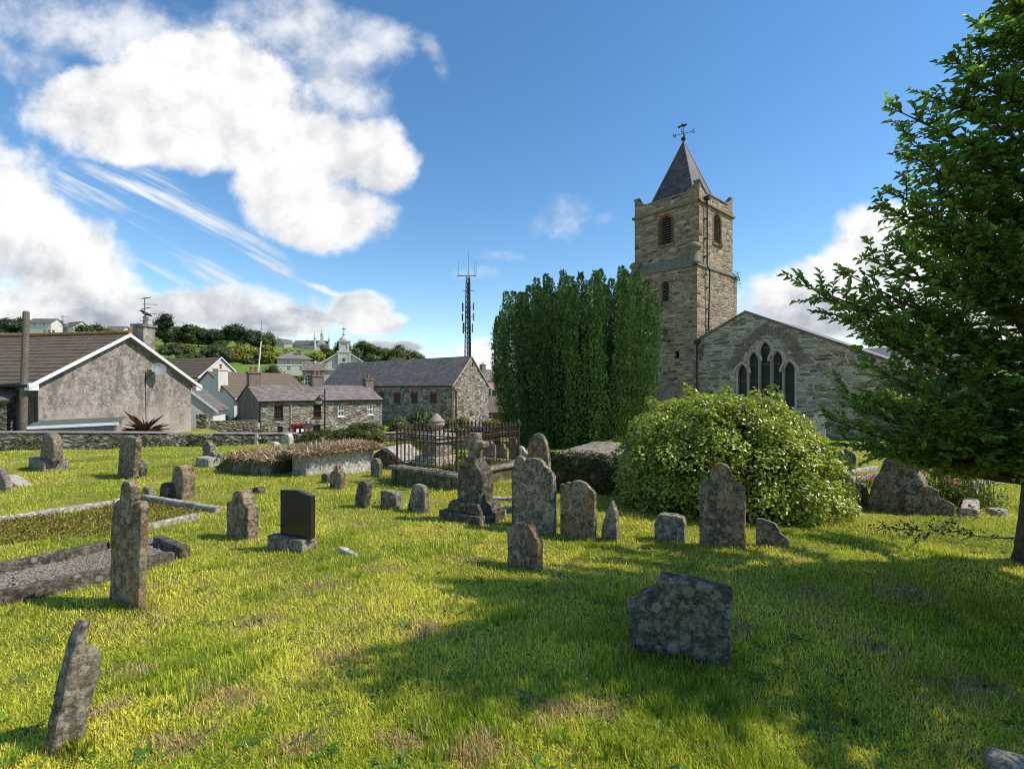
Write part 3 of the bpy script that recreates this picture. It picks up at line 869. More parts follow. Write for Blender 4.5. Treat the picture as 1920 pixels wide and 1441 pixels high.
grave('right one of two little round headed stones standing side by side beyond the chest tomb', 672, 689, 873, 842, lambda w, h: o_shoulder(w, h, .55, .72), .16, -36, 'st_brown', 0, 0, .012)
grave('worn fieldstone lump in the grass behind the orange capped gravestone', 472, 486, 925, 913, lambda w, h: o_round(w, h, .4), .14, -36, 'st_dark', 0, 0, .016)
grave('slim round topped stone on the lawn left of the overgrown vault', 379, 393, 862, 825, lambda w, h: o_shoulder(w, h, .6, .85), .16, -36, 'st_brown', 0, 0, .012)
grave('jagged broken stone between the slim round topped stone and the overgrown vault', 393, 412, 870, 846, o_pts((-.5, 0), (.5, 0), (.5, .8), (.36, 1), (.2, .6), (0, .5), (-.2, .9), (-.4, 1), (-.5, .6)), .12, -36, 'st_grey', 0, 0, .012)
grave('pale pointed rock against the boundary wall left of the hedge', 522, 543, 833, 812, o_pts((-.5, 0), (.5, 0), (.45, .7), (.3, 1), (.05, .9), (-.3, .5)), .3, -20, 'st_white', 0, 0, .03)
grave('low rounded pale stone near the boundary wall', 504, 516, 834, 828, lambda w, h: o_round(w, h, .4), .3, -20, 'st_white', 0, 0, .02)
grave('round topped stone peeping over the overgrown vault before the low hedge', 594, 605, 838, 819, lambda w, h: o_round(w, h, .45), .14, -36, 'st_brown', 0, 0, .012)
grave('dark tilted headstone behind the railing by the yew', 956, 975, 868, 818, o_pts((-.5, 0), (.5, 0), (.5, .5), (0, .9), (-.5, 1)), .14, -36, 'st_dark', 0, 0, .010)
grave('pale slanting stone between dark tilted headstone and gothic headstone', 972, 992, 866, 836, o_pts((-.5, 0), (.5, 0), (.5, .35), (-.2, .95), (-.5, 1)), .12, -36, 'st_white', 0, 0, .010)
grave('round shouldered headstone seen through the back of the railing', 905, 926, 872, 826, lambda w, h: o_round(w, h, .5), .12, -36, 'st_grey', 0, 0, .008)
grave('second weathered headstone seen through the railing near the yew', 930, 948, 872, 830, lambda w, h: o_shoulder(w, h, .6, .8), .12, -36, 'st_brown', 0, 0, .008)
grave('white marble headstone with rounded shoulders leaning on the church wall', 1522, 1547, 838, 770, lambda w, h: o_shoulder(w, h, .66, .84), .12, -40, 'st_white', 0, 0, .008)
grave('small dark headstone right of the round bush by the church', 1575, 1605, 872, 842, o_pts((-.5, 0), (.5, 0), (.5, .6), (.3, .8), (-.1, 1), (-.5, .95)), .12, -38, 'st_dark', 0, 0, .008)
grave('grey broken slab at the right foot of the round bush', 1604, 1632, 948, 905, o_pts((-.5, 0), (.5, 0), (.4, .5), (.1, .95), (-.5, 1)), .10, -38, 'st_grey', 0, 0, .010)
grave('corner of a pale rough rock in the grass at the bottom right', 1868, 2000, 1475, 1436, o_pts((-.5, 0), (.5, 0), (.5, .5), (.1, .8), (-.3, 1), (-.42, .7)), .12, -10, 'st_pale', 0, 0, .02)
grave('long white stone fragment lying flat in the open lawn', 632, 668, 1040, 1031, o_pts((-.5, 0), (.5, 0), (.5, .3), (.2, .6), (-.3, 1), (-.5, .9)), .07, -38, 'st_white', 0, 0, .012, name='stone_fragment', cat='stone')
grave('pale scrap of stone in the grass at the left edge of the lawn', 4, 32, 906, 899, o_pts((-.5, 0), (.5, 0), (.5, .6), (-.5, .9)), .25, -38, 'st_white', 0, 0, .02, name='stone_fragment', cat='stone')

# leaning shard in the near left corner: dark narrow face and a broad lit edge
def shard():
    c = G(118, 1412); fr = Fr(c, (.40, .92)); k = c.y / F * 1.02
    # outline seen on the lit face, in photo pixels from its foot, widened for the oblique view
    px = [(-22, 40), (-22, 0), (28, -8), (38, -60), (52, -118), (56, -150), (50, -178), (36, -188), (32, -196), (40, -232), (32, -236), (20, -205), (6, -140), (-6, -80)]
    s = 1.12
    pts = [(x * k * s, -y * k) for x, y in px]
    me = solid_mesh('gravestone', fr, pts, 0, -.085, .011, .008, c, 0, 0, c.z - .02, 7, MAT['st_grey'], 0, 99)
    props(link('gravestone', me, None, c), 'leaning pointed slate shard with pale lichen in the near left corner', 'gravestone')
shard()

# stones with a plinth under them
def headstone_on_plinth(label, plinth, stone, fn, th, pth, phi, smat, pmat, lean=0, crisp=False):
    xl, xr, by, ty = plinth
    c, t, w, h = stone_at(xl, xr, by, ty, phi)
    root = thing('headstone', label, 'gravestone', c); fr = Fr(c, t)
    SEED[0] += 1
    if crisp:
        m = MB(); m.box(fr, -w / 2, w / 2, c.z - .1, c.z + h, 0, -pth); m.build('plinth', MAT[pmat], root, bevel=.012)
    else:
        link('plinth', solid_mesh('plinth', fr, [(-w / 2, -.12), (w / 2, -.12), (w / 2, h), (-w / 2, h)], 0, -pth, max(.014, .0035 * c.y), .006, c, 0, 0, c.z, 6, MAT[pmat], 0, SEED[0]), root)
    sx0, sx1, sty = stone
    k = c.y / F * ((t.x * c.y - c.x * t.y) / c.y) ** -1
    ws = (sx1 - sx0) * c.y * c.y / (F * abs(t.x * c.y - c.x * t.y)); hs = (ty - sty) * (c.y + pth / 2) / F
    uo = ((sx0 + sx1) / 2 - (xl + xr) / 2) * c.y * c.y / (F * abs(t.x * c.y - c.x * t.y))
    fs = Fr(fr.p(uo, 0, -(pth - th) / 2), t); pts = fn(ws, hs)
    pts = [(u, z if z > 0 else .001) for u, z in pts]
    if crisp:
        m = MB(); m.prism(fs, [(u, c.z + h + z) for u, z in pts], 0, -th); m.build('slab', MAT[smat], root, bevel=.006)
    else:
        link('slab', solid_mesh('slab', fs, [(u, z if z > .01 else -.05) for u, z in pts], 0, -th, max(.012, .0035 * c.y), .007, c, lean, 0, c.z + h, 6, MAT[smat], 0, SEED[0] + 50), root)
    return root
headstone_on_plinth('polished black granite headstone with peaked top on a grey plinth', (500, 566, 1033, 1008), (515, 572, 921), lambda w, h: [(-w / 2, 0), (w / 2, 0), (w / 2, .9 * h), (.02 * w, h), (-.5 * w, .97 * h)], .07, .22, -24, 'granite', 'st_grey', crisp=True)
headstone_on_plinth('round topped dark headstone leaning right on a square plinth near the wall', (53, 79, 880, 860), (60, 82, 812), lambda w, h: o_round(w, h, .45), .22, .55, -36, 'st_brown', 'st_grey', .2)

def pedestal_block():
    c, t, w, h = stone_at(366, 390, 875, 858, -36); fr = Fr(c, t)
    m = solid_mesh('stone_pedestal', fr, [(-w / 2, -.1), (w / 2, -.1), (w / 2, h), (-w / 2, h)], 0, -.35, .04, .008, c, 0, 0, c.z, 6, MAT['st_pale'], 0, 5)
    props(link('stone_pedestal', m, None, c), 'small square stone block in front of the slim round topped stone', 'stone block')
    c = G(388, 834)
    q = P(481, 832, 23.5); k = 23.5 / F
    r = thing('small_cross', 'tiny pale cross on the grass by the boundary wall', 'cross', (q.x, q.y, Tz(q.x, q.y)))
    m = MB(); f = Fr((q.x, q.y, 0), (1, 0)); z0 = Tz(q.x, q.y)
    m.box(f, -.06, .06, z0, z0 + .5, -.05, .05); m.box(f, -.17, .17, z0 + .28, z0 + .38, -.045, .045); m.build('cross', MAT['st_white'], r)
pedestal_block()

# cross monument with gabled body
def cross_monument():
    c, t, w, h = stone_at(831, 907, 978, 950, -36); fr = Fr(c, t)
    root = thing('cross_headstone', 'dark headstone with gabled shoulders carrying a stone cross on a stepped base', 'gravestone', c)
    k = c.y * c.y / (F * abs(t.x * c.y - c.x * t.y)); kz = c.y / F; xc = 869
    def U(px): return (px - xc) * k
    def Z(py): return c.z + (976 - py) * kz
    o = Vector((0, 0, 0))
    def slab(name, pts, w0, w1, mat, amp=.005, vox=.022):
        SEED[0] += 1
        link(name, solid_mesh(name, Fr(c, t), pts, w0, w1, vox, amp, c, 0, 0, 0, 6, MAT[mat], 0, SEED[0]), root)
    slab('base', [(U(831), c.z - .1), (U(907), c.z - .1), (U(907), Z(957)), (U(831), Z(957))], .12, -.52, 'st_dark')
    slab('base', [(U(839), Z(959)), (U(904), Z(959)), (U(901), Z(945)), (U(896), Z(938)), (U(848), Z(938)), (U(843), Z(945))], .04, -.44, 'st_dark')
    slab('body', [(U(851), Z(940)), (U(896), Z(940)), (U(898), Z(900)), (U(897), Z(884)), (U(884), Z(864)), (U(884), Z(858)), (U(864), Z(858)), (U(864), Z(866)), (U(853), Z(882)), (U(852), Z(900))], -.06, -.34, 'st_dark')
    slab('cross', [(U(867), Z(868)), (U(882), Z(868)), (U(882), Z(839)), (U(895), Z(838)), (U(895), Z(825)), (U(882), Z(825)), (U(882), Z(810)), (U(867), Z(810)), (U(867), Z(825)), (U(855), Z(825)), (U(855), Z(838)), (U(867), Z(839))], -.12, -.28, 'st_brown')
    # little kerbed plot behind it
    pts = [((905, 985), (960, 957)), ((918, 940), (968, 940))]
    kb = thing('grave_kerb', 'low stone kerb lying behind the cross headstone', 'grave kerb', G(930, 970))
    for a, b in pts:
        A, B = G(*a), G(*b); d = (B - A); f = Fr((A.x, A.y, 0), (d.x, d.y)); L = Vector((d.x, d.y, 0)).length; m = MB()
        m.hexa([f.p(0, A.z - .1, 0), f.p(L, B.z - .1, 0), f.p(L, B.z - .1, -.13), f.p(0, A.z - .1, -.13)], [f.p(0, A.z + .07, 0), f.p(L, B.z + .07, 0), f.p(L, B.z + .07, -.13), f.p(0, A.z + .07, -.13)])
        m.build('kerbstone', MAT['st_pale'], kb, bevel=.012)
cross_monument()

# ringed high cross under the tree
def high_cross():
    c = G(1688, 955); d = c.y; t = unit(-42); fr = Fr(c, t); k = d / F
    root = thing('ringed_cross', 'tall ringed stone cross on a tapering base, half hidden by the holly tree', 'gravestone', c)
    def Z(py): return c.z + (955 - py) * k
    def lof(name, prof, mat):
        m = MB()
        for (a, z0, da), (b, z1, db) in zip(prof, prof[1:]):
            m.hexa([fr.p(-a, z0, da), fr.p(a, z0, da), fr.p(a, z0, -da), fr.p(-a, z0, -da)], [fr.p(-b, z1, db), fr.p(b, z1, db), fr.p(b, z1, -db), fr.p(-b, z1, -db)])
        SEED[0] += 1
        link(name, rough_mesh(name, m.mesh('t', c), .03, .008, 5, MAT[mat], SEED[0]), root)
    lof('base', [(.43, c.z - .15, .36), (.41, c.z + .12, .34), (.33, Z(900), .27), (.25, Z(882), .21), (.20, Z(862), .17)], 'st_brown')
    lof('shaft', [(.17, Z(868), .13), (.145, Z(780), .11)], 'st_brown')
    m = MB(); zc = Z(752)
    m.box(fr, -.145, .145, Z(785), Z(692), -.10, .10); m.box(fr, -.46, .46, zc - .14, zc + .14, -.097, .097); m.build('cross_head', MAT['st_brown'], root, bevel=.015)
    m = MB(); n = 40
    for i in range(n):
        a0, a1 = 2 * math.pi * i / n, 2 * math.pi * (i + 1) / n
        for q in ((.30, .39),):
            m.hexa([fr.p(q[0] * math.cos(a0), zc + q[0] * math.sin(a0), .06), fr.p(q[1] * math.cos(a0), zc + q[1] * math.sin(a0), .06), fr.p(q[1] * math.cos(a0), zc + q[1] * math.sin(a0), -.06), fr.p(q[0] * math.cos(a0), zc + q[0] * math.sin(a0), -.06)],
                   [fr.p(q[0] * math.cos(a1), zc + q[0] * math.sin(a1), .06), fr.p(q[1] * math.cos(a1), zc + q[1] * math.sin(a1), .06), fr.p(q[1] * math.cos(a1), zc + q[1] * math.sin(a1), -.06), fr.p(q[0] * math.cos(a1), zc + q[0] * math.sin(a1), -.06)])
    m.build('ring', MAT['st_brown'], root)
high_cross()

# kerbed graves
def kerbs(label, segs, mat, hgt, wid, bed=None, bedname=None, bedmat=None):
    r0 = G(*segs[0][0]); root = thing('kerbed_grave', label, 'grave kerb', (r0.x, r0.y, r0.z))
    for a, b in segs:
        A, B = G(*a), G(*b); d = B - A; n = max(1, int(Vector((d.x, d.y)).length / 1.4))
        for i in range(n):
            p, q = A.lerp(B, i / n), A.lerp(B, (i + 1) / n); dd = q - p; L = Vector((dd.x, dd.y)).length
            f = Fr((p.x, p.y, 0), (dd.x, dd.y)); m = MB(); g = .008; e0, e1 = RND.uniform(-.012, .012), RND.uniform(-.012, .012)
            m.hexa([f.p(g, p.z - .1, 0), f.p(L - g, q.z - .1, 0), f.p(L - g, q.z - .1, -wid), f.p(g, p.z - .1, -wid)],
                   [f.p(g, p.z + hgt + e0, -.01), f.p(L - g, q.z + hgt + e1, -.01), f.p(L - g, q.z + hgt + e1, -wid + .01), f.p(g, p.z + hgt + e0, -wid + .01)])
            SEED[0] += 1
            link('kerbstone', rough_mesh('kerbstone', m.mesh('t', ROOT[root.name]), .022, .007, 6, MAT[mat], SEED[0]), root)
    return root
kerbs('large plot with pale broken stone kerb around dry earth, at the left', [((-70, 992), (215, 947)), ((215, 947), (268, 936)), ((262, 937), (402, 962)), ((270, 996), (378, 972))], 'st_pale', .09, .13)
kb = kerbs('plot with dark stone kerb filled with gravel, nearest at the left', [((-70, 1097), (205, 1035)), ((205, 1035), (280, 1019)), ((-70, 1150), (215, 1088)), ((215, 1088), (332, 1052)), ((285, 1025), (336, 1049))], 'st_dark', .12, .12)
def gravel():
    poly = GRAVEL_BED; xs = [p[0] for p in poly]; ys = [p[1] for p in poly]
    n = 30000; x = rng.uniform(min(xs), max(xs), n); y = rng.uniform(min(ys), max(ys), n); ok = inside(poly, x, y); x, y = x[ok][:7000], y[ok][:7000]; n = len(x)
    z = T(x, y) + .03; s = .008 + .012 * rng.random(n)
    cu = np.array([[1, 0, 0], [-1, 0, 0], [0, 1, 0], [0, -1, 0], [0, 0, .7], [0, 0, -.7]], float)
    fc = np.array([[0, 2, 4], [2, 1, 4], [1, 3, 4], [3, 0, 4], [2, 0, 5], [1, 2, 5], [3, 1, 5], [0, 3, 5]])
    V = (np.stack([x, y, z], 1)[:, None, :] + cu[None] * (s[:, None, None] * (.6 + .8 * rng.random((n, 6, 1))))).reshape(-1, 3)
    Fc = (np.arange(n)[:, None, None] * 6 + fc[None]).reshape(-1, 3)
    g = rng.random((n, 1)); c = np.array([.12, .094, .07]) * (1 - g) + np.array([.33, .27, .215]) * g
    o = np_mesh('gravel', V, [Fc], m_leaf('gravel_stones', .9, .2, 0), loc=(0, 0, 0), cols=np.repeat(c, 6, 0))
    props(o, 'grey and pinkish gravel chips filling the dark kerbed plot', 'gravel', kind='stuff')
    # bed under the chips
    V = []; m = MB(); m.poly([(px, py, Tz(px, py) + .018) for px, py in poly]); b = m.build('gravel_bed', m_plain('gritty_earth', (.12, .105, .085), .95, .5, 40, bump=.8), loc=(0, 0, 0)); props(b, kind='structure')
    # dry weeds in the pale kerbed plot
    poly = EARTH_BED; xs = [p[0] for p in poly]; ys = [p[1] for p in poly]; n = 60000
    x = rng.uniform(min(xs), max(xs), n); y = rng.uniform(min(ys), max(ys), n); ok = inside(poly, x, y); x, y = x[ok][:6500], y[ok][:6500]; n = len(x)
    az = rng.random(n) * 6.28; ln = .6 + rng.random(n); D = np.stack([np.cos(az) * np.sin(ln), np.sin(az) * np.sin(ln), np.cos(ln)], 1)
    V, Fc = leaf_arrays(np.stack([x, y, T(x, y)], 1), D, rdir(n), .04 + .05 * rng.random(n), .012 + .01 * rng.random(n))
    g = rng.random((n, 1)); c = np.where(g < .55, np.array([.26, .15, .06]), np.where(g < .8, np.array([.19, .17, .04]), np.array([.11, .15, .02]))) * (.6 + .7 * rng.random((n, 1)))
    o = np_mesh('dry_ground_cover', V, [Fc], MAT['straw'], loc=(0, 0, 0), cols=np.repeat(c, 4, 0)); props(o, 'brown dry ground cover inside the pale kerbed plot', 'ground cover', kind='stuff')
gravel()
kerbs('flat stone kerb of a grave beyond the pink flowers at the right', [((1835, 968), (1842, 912)), ((1842, 912), (1880, 905)), ((1868, 968), (1895, 968))], 'st_pale', .10, .22)
kerbs('low kerb line in shade left of the ringed cross', [((1590, 890), (1650, 880)), ((1600, 905), (1660, 893))], 'st_pale', .10, .15)

# overgrown vault, chest tomb, ivy tomb, slanted tomb
def straw_mat(root, C, half, t, n, hgt, name='dead_vegetation'):
    f = Fr(C, t); u = (rng.random(n) * 2 - 1) * half[0]; w = (rng.random(n) * 2 - 1) * half[1]
    B = np.array([tuple(f.p(a, C.z, b)) for a, b in zip(u, w)])
    edge = np.maximum(np.abs(u) / half[0], np.abs(w) / half[1])
    B[:, 2] += hgt * (1 - edge ** 4) * rng.random(n) - .03
    D = rdir(n); D[:, 2] = D[:, 2] * .5 - .45 * (edge > .88) + .15
    V, Fc = leaf_arrays(B, D, rdir(n), (.07 + .11 * rng.random(n)), .007 + .008 * rng.random(n), .1, .3)
    g = rng.random((n, 1)); c = np.array([.54, .35, .23]) * (1 - g) + np.array([.80, .64, .42]) * g; c *= .5 + .7 * rng.random((n, 1))
    return np_mesh(name, V, [Fc], MAT['straw'], root, cols=np.repeat(c, 4, 0))

def vault():
    c = G(470, 889); t = unit(-24); fr = Fr(c, t); d = c.y; k = d / F
    root = thing('overgrown_vault', 'low rough stone vault overgrown with dead brown vegetation and moss', 'tomb', c)
    zt = c.z + (889 - 852) * k * .95
    pts = [(-1.25, c.z - .2), (.85, c.z - .2), (.85, zt), (-.55, zt + .03), (-1.25, c.z + .12)]
    m = MB(); m.prism(fr, pts, .1, -2.1)
    link('vault_wall', rough_mesh('vault_wall', m.mesh('t', c), .05, .06, 2.5, MAT['st_moss'], 4), root)
    straw_mat(root, fr.p(.15, zt + .0, -1.0), (.85, 1.15), t, 15000, .10)
    B = np.array([tuple(fr.p(RND.uniform(-1.3, -.5), 0, RND.uniform(-1.6, .15))) for _ in range(500)]); n = len(B)
    B[:, 2] = c.z + rng.random(n) * .45
    V, Fc = leaf_arrays(B, rdir(n) + [0, 0, .4], rdir(n), .07 + .07 * rng.random(n), .03 + .02 * rng.random(n)); cc = np.array([.07, .10, .02]) * (.5 + rng.random((n, 1)))
    np_mesh('ivy', V, [Fc], MAT['leaf'], root, cols=np.repeat(cc, 4, 0))
    c = G(578, 891); fr = Fr(c, unit(-36)); d = c.y; k = d / F
    root = thing('chest_tomb', 'pale slab sided chest tomb with a thick mat of dead vegetation on top', 'tomb', c)
    t2 = unit(54); L = 1.75; W = .62; zt = c.z + (891 - 854) * k
    f2 = Fr(c, unit(-36)); m = MB()
    # sides: near-left end and long sunlit side as separate slabs
    A = c; 
    f3 = Fr(A, unit(48))
    a = MB(); a.box(f3, 0, L, c.z - .1, zt, 0, -.08); a.build('side_slab', MAT['st_white'], root)
    a = MB(); a.box(f3, 0, L, c.z - .1, zt, -W, -W - .08); a.build('side_slab', MAT['st_pale'], root)
    a = MB(); a.box(f3, -.07, -.002, c.z - .1, zt, .02, -W - .1); a.build('end_slab', MAT['st_pale'], root)
    a = MB(); a.box(f3, L + .002, L + .07, c.z - .1, zt, .02, -W - .1); a.build('end_slab', MAT['st_pale'], root)
    a = MB(); a.box(f3, -.2, L + .2, zt + .003, zt + .10, .14, -W - .22)
    link('lid', rough_mesh('lid', a.mesh('t', c), .035, .02, 4, MAT['st_moss'], 8), root)
    straw_mat(root, f3.p(L / 2, zt + .12, -W / 2 - .03), (L / 2 + .25, W / 2 + .24), unit(48), 15000, .09)
vault()

def ivy_tomb():
    c = G(1095, 924); t = unit(-28); fr = Fr(c, t); d = c.y; k = d / F
    root = thing('ivy_clad_tomb', 'big low tomb with sloping slate lid and moss and ivy over its sides', 'tomb', c)
    z = lambda py: c.z + (924 - py) * k
    u0, u1 = -.72, .62; dp = 1.9; m = MB()
    zs, zt = c.z + .60, c.z + .84
    m.hexa([fr.p(u0, c.z - .15, 0), fr.p(u1, c.z - .15, 0), fr.p(u1, c.z - .15, -dp), fr.p(u0, c.z - .15, -dp)], [fr.p(u0, zs + .12, 0), fr.p(u1, zs, 0), fr.p(u1, zs, -dp), fr.p(u0, zs + .12, -dp)])
    link('side_wall', rough_mesh('side_wall', m.mesh('t', c), .045, .035, 3, MAT['st_moss'], 14), root)
    m = MB(); m.hexa([fr.p(u0 - .08, zs + .10, .06), fr.p(u1 + .1, zs + .02, .06), fr.p(u1 + .1, zs + .02, -dp - .08), fr.p(u0 - .08, zs + .10, -dp - .08)], [fr.p(u0 + .35, zt, -.18), fr.p(u1 - .42, zt, -.18), fr.p(u1 - .42, zt, -dp + .1), fr.p(u0 + .35, zt, -dp + .1)])
    link('lid', rough_mesh('lid', m.mesh('t', c), .028, .008, 4, MAT['st_grey'], 17), root)
    n = 2600; u = rng.uniform(u0 - .1, u1 + .05, n); zz = c.z + rng.random(n) ** .8 * .80
    B = np.array([tuple(fr.p(a, b, RND.uniform(.0, .09))) for a, b in zip(u, zz)])
    gap = np.sin(u * 9) * np.sin(zz * 11 + 1) > .55; B = B[~gap]; n = len(B)
    N = np.array(fr.n) + rdir(n) * .7; D = rdir(n) - [0, 0, .5]
    V, Fc = leaf_arrays(B, D, N, .035 + .035 * rng.random(n), .03 + .025 * rng.random(n)); g = rng.random((n, 1))
    cc = np.array([.05, .065, .014]) * (1 - g) + np.array([.16, .15, .04]) * g
    np_mesh('ivy', V, [Fc], MAT['leaf'], root, cols=np.repeat(cc, 4, 0))
    m = MB()
    for _ in range(26):
        a = RND.uniform(u0, u1); b = c.z + RND.uniform(.45, .85); p = []
        for i in range(5): p.append(fr.p(a, b, .05 + .02 * i % .03)); a += RND.uniform(-.12, .12); b -= RND.uniform(.02, .13)
        m.tube(p, .006, 4)
    m.build('ivy_stems', m_plain('dry_stems', (.24, .19, .12), .9, .3), root)
ivy_tomb()

def slanted_tomb():
    c = G(720, 879); t = unit(-20); fr = Fr(c, t); d = c.y; k = d / F
    root = thing('sloping_tomb', 'dark low tomb wall with sloping ends left of the railing', 'tomb', c)
    z = lambda py: c.z + (879 - py) * k
    def U(px): return (px - 720) * k * 1.05
    pts = [(U(682), c.z - .1), (U(762), c.z - .1), (U(762), z(866)), (U(745), z(852)), (U(728), z(841)), (U(712), z(842)), (U(682), z(862))]
    m = MB(); m.prism(fr, pts, 0, -1.2)
    link('tomb_wall', rough_mesh('tomb_wall', m.mesh('t', c), .045, .02, 3, MAT['st_dark'], 31), root)
    m = MB(); m.hexa([fr.p(U(712), z(840), .03), fr.p(U(728), z(839), .03), fr.p(U(764), z(864), .03), fr.p(U(764), z(868), .03)], [fr.p(U(712), z(840), -1.2), fr.p(U(728), z(839), -1.2), fr.p(U(764), z(864), -1.2), fr.p(U(764), z(868), -1.2)])
    m.build('lid', MAT['st_pale'], root)
slanted_tomb()

# railed tomb with pedestal and urn
def railed_tomb():
    N0 = G(857, 918); a = Vector((-.80, .60, 0)); b = Vector((.60, .80, 0)); LA, LB = 2.05, 2.35; hz = .32
    root = thing('railed_plinth', 'stone plinth with overhanging slab carrying rusty spiked iron railings', 'tomb', N0)
    z0 = N0.z; zt = z0 + hz
    corners = [N0, N0 + a * LA, N0 + a * LA + b * LB, N0 + b * LB]
    for i in range(4):
        p, q = corners[i], corners[(i + 1) % 4]; f = Fr((q.x, q.y, 0), (p - q)) if i in (0,) else Fr((p.x, p.y, 0), (q - p))
        d = q - p; L = Vector((d.x, d.y)).length; cen = (corners[0] + corners[2]) / 2
        f = Fr((p.x, p.y, 0), d)
        if f.n.dot(cen - p) > 0: f = Fr((q.x, q.y, 0), -d)
        m = MB(); m.box(f, .0 if i % 2 else .17, L - (0 if i % 2 else .17), z0 - .3, zt - .07, -.17, -.0)
        SEED[0] += 1
        link('plinth_wall', rough_mesh('plinth_wall', m.mesh('t', N0), .03, .012, 5, MAT['st_moss'], SEED[0]), root)
        m = MB(); m.box(f, -.06 if i % 2 else .20, L + .06 if i % 2 else L - .20, zt - .075, zt, -.24, .06)
        SEED[0] += 1
        link('coping_slab', rough_mesh('coping_slab', m.mesh('t', N0), .025, .008, 5, MAT['st_grey'], SEED[0]), root)
    rail = thing('iron_railing', 'rusty iron railing with spear headed bars around the urn monument', 'railing', (N0.x, N0.y, zt))
    RH = .86; ins = .1; C = [N0 + (a + b) * ins, N0 + a * (LA - ins) + b * ins, N0 + a * (LA - ins) + b * (LB - ins), N0 + a * ins + b * (LB - ins)]
    # one spear bar, copied
    m = MB(); m.bar((0, 0, .06), (0, 0, RH - .10), .010, n=6); m.lathe((0, 0), [(.012, RH - .10), (.026, RH - .07), (.012, RH - .05), (.03, RH - .01), (.02, RH + .03), (.002, RH + .09)], 6)
    m.lathe((0, 0), [(.011, RH - .22), (.026, RH - .20), (.026, RH - .18), (.011, RH - .16)], 6)
    me = m.mesh('bar', Vector(), MAT['rust']); first = None
    for i in range(4):
        p, q = C[i], C[(i + 1) % 4]; L = (q - p).length; n = int(L / .118)
        for j in range(1, n):
            s = p.lerp(q, j / n); loc = Vector((s.x - N0.x, s.y - N0.y, 0))
            if first is None:
                first = link('bar', me, rail); first.location = loc
            else:
                o = first.copy(); COL.objects.link(o); o.parent = rail; o.location = loc
        mr = MB()
        for z in (zt + .06, zt + RH - .28, zt + RH - .13): mr.bar((p.x, p.y, z), (q.x, q.y, z), .012, n=6)
        mr.build('rail', MAT['rust'], rail)
        mp = MB(); mp.bar((p.x, p.y, zt - .02), (p.x, p.y, zt + RH - .05), .026, n=8); mp.lathe((p.x, p.y), [(.03, zt + RH - .05), (.05, zt + RH), (.055, zt + RH + .06), (.03, zt + RH + .11), (.004, zt + RH + .16)], 8); mp.build('corner_post', MAT['rust'], rail)
    # weeds within
    n = 500; s = rng.random((n, 2)); B = np.array([tuple(N0 + a * (LA * (.1 + .8 * i)) + b * (LB * (.1 + .8 * j))) for i, j in s]); B[:, 2] = zt - .1
    V, Fc = leaf_arrays(B, rdir(n) + [0, 0, 1.2], rdir(n), .12 + .16 * rng.random(n), .03 + .02 * rng.random(n)); g = rng.random((n, 1)); cc = np.array([.10, .15, .02]) * (1 - g) + np.array([.24, .26, .05]) * g
    o = np_mesh('weeds', V, [Fc], MAT['leaf'], loc=(N0.x, N0.y, z0), cols=np.repeat(cc, 4, 0)); props(o, 'green weeds growing inside the railing round the urn monument', 'weeds', kind='stuff')
    # pedestal with urn
    P0 = N0 + a * 1.52 + b * .92; P0.z = z0; pm = thing('urn_monument', 'square stone pedestal topped by a carved pale urn inside the railing', 'monument', P0)
    f = Fr(P0, a * -1); d = P0.y; k = d / F
    def Z(py): return EYE + (HY - py) * k
    def cube(name, hw, za, zb, mat, bev=.012, par=pm):
        m = MB(); m.box(f, -hw, hw, za, zb, -hw, hw); return m.build(name, MAT[mat], par, bevel=bev)
    cube('step', .44, z0 - .1, zt + .04, 'st_pale'); cube('step', .36, zt + .043, zt + .17, 'st_pale')
    cube('die', .25, zt + .173, Z(827), 'st_grey')
    cp = cube('cornice', .31, Z(827) + .003, Z(819), 'st_pale'); cube('cornice_slab', .36, Z(819) + .003, Z(812), 'st_pale', .012, cp)
    m = MB(); m.lathe(P0, [(.20, Z(811.8)), (.20, Z(809)), (.09, Z(806)), (.07, Z(803.5)), (.13, Z(801)), (.185, Z(797)), (.20, Z(793.5)), (.17, Z(791)), (.20, Z(789.5)), (.20, Z(788)), (.12, Z(784)), (.10, Z(780)), (.05, Z(777)), (.01, Z(774))], 18)
    m.build('urn', m_plain('carved_urn_stone', (.34, .275, .19), .9, .35, 9, bump=.4), pm, smooth=True)
railed_tomb()

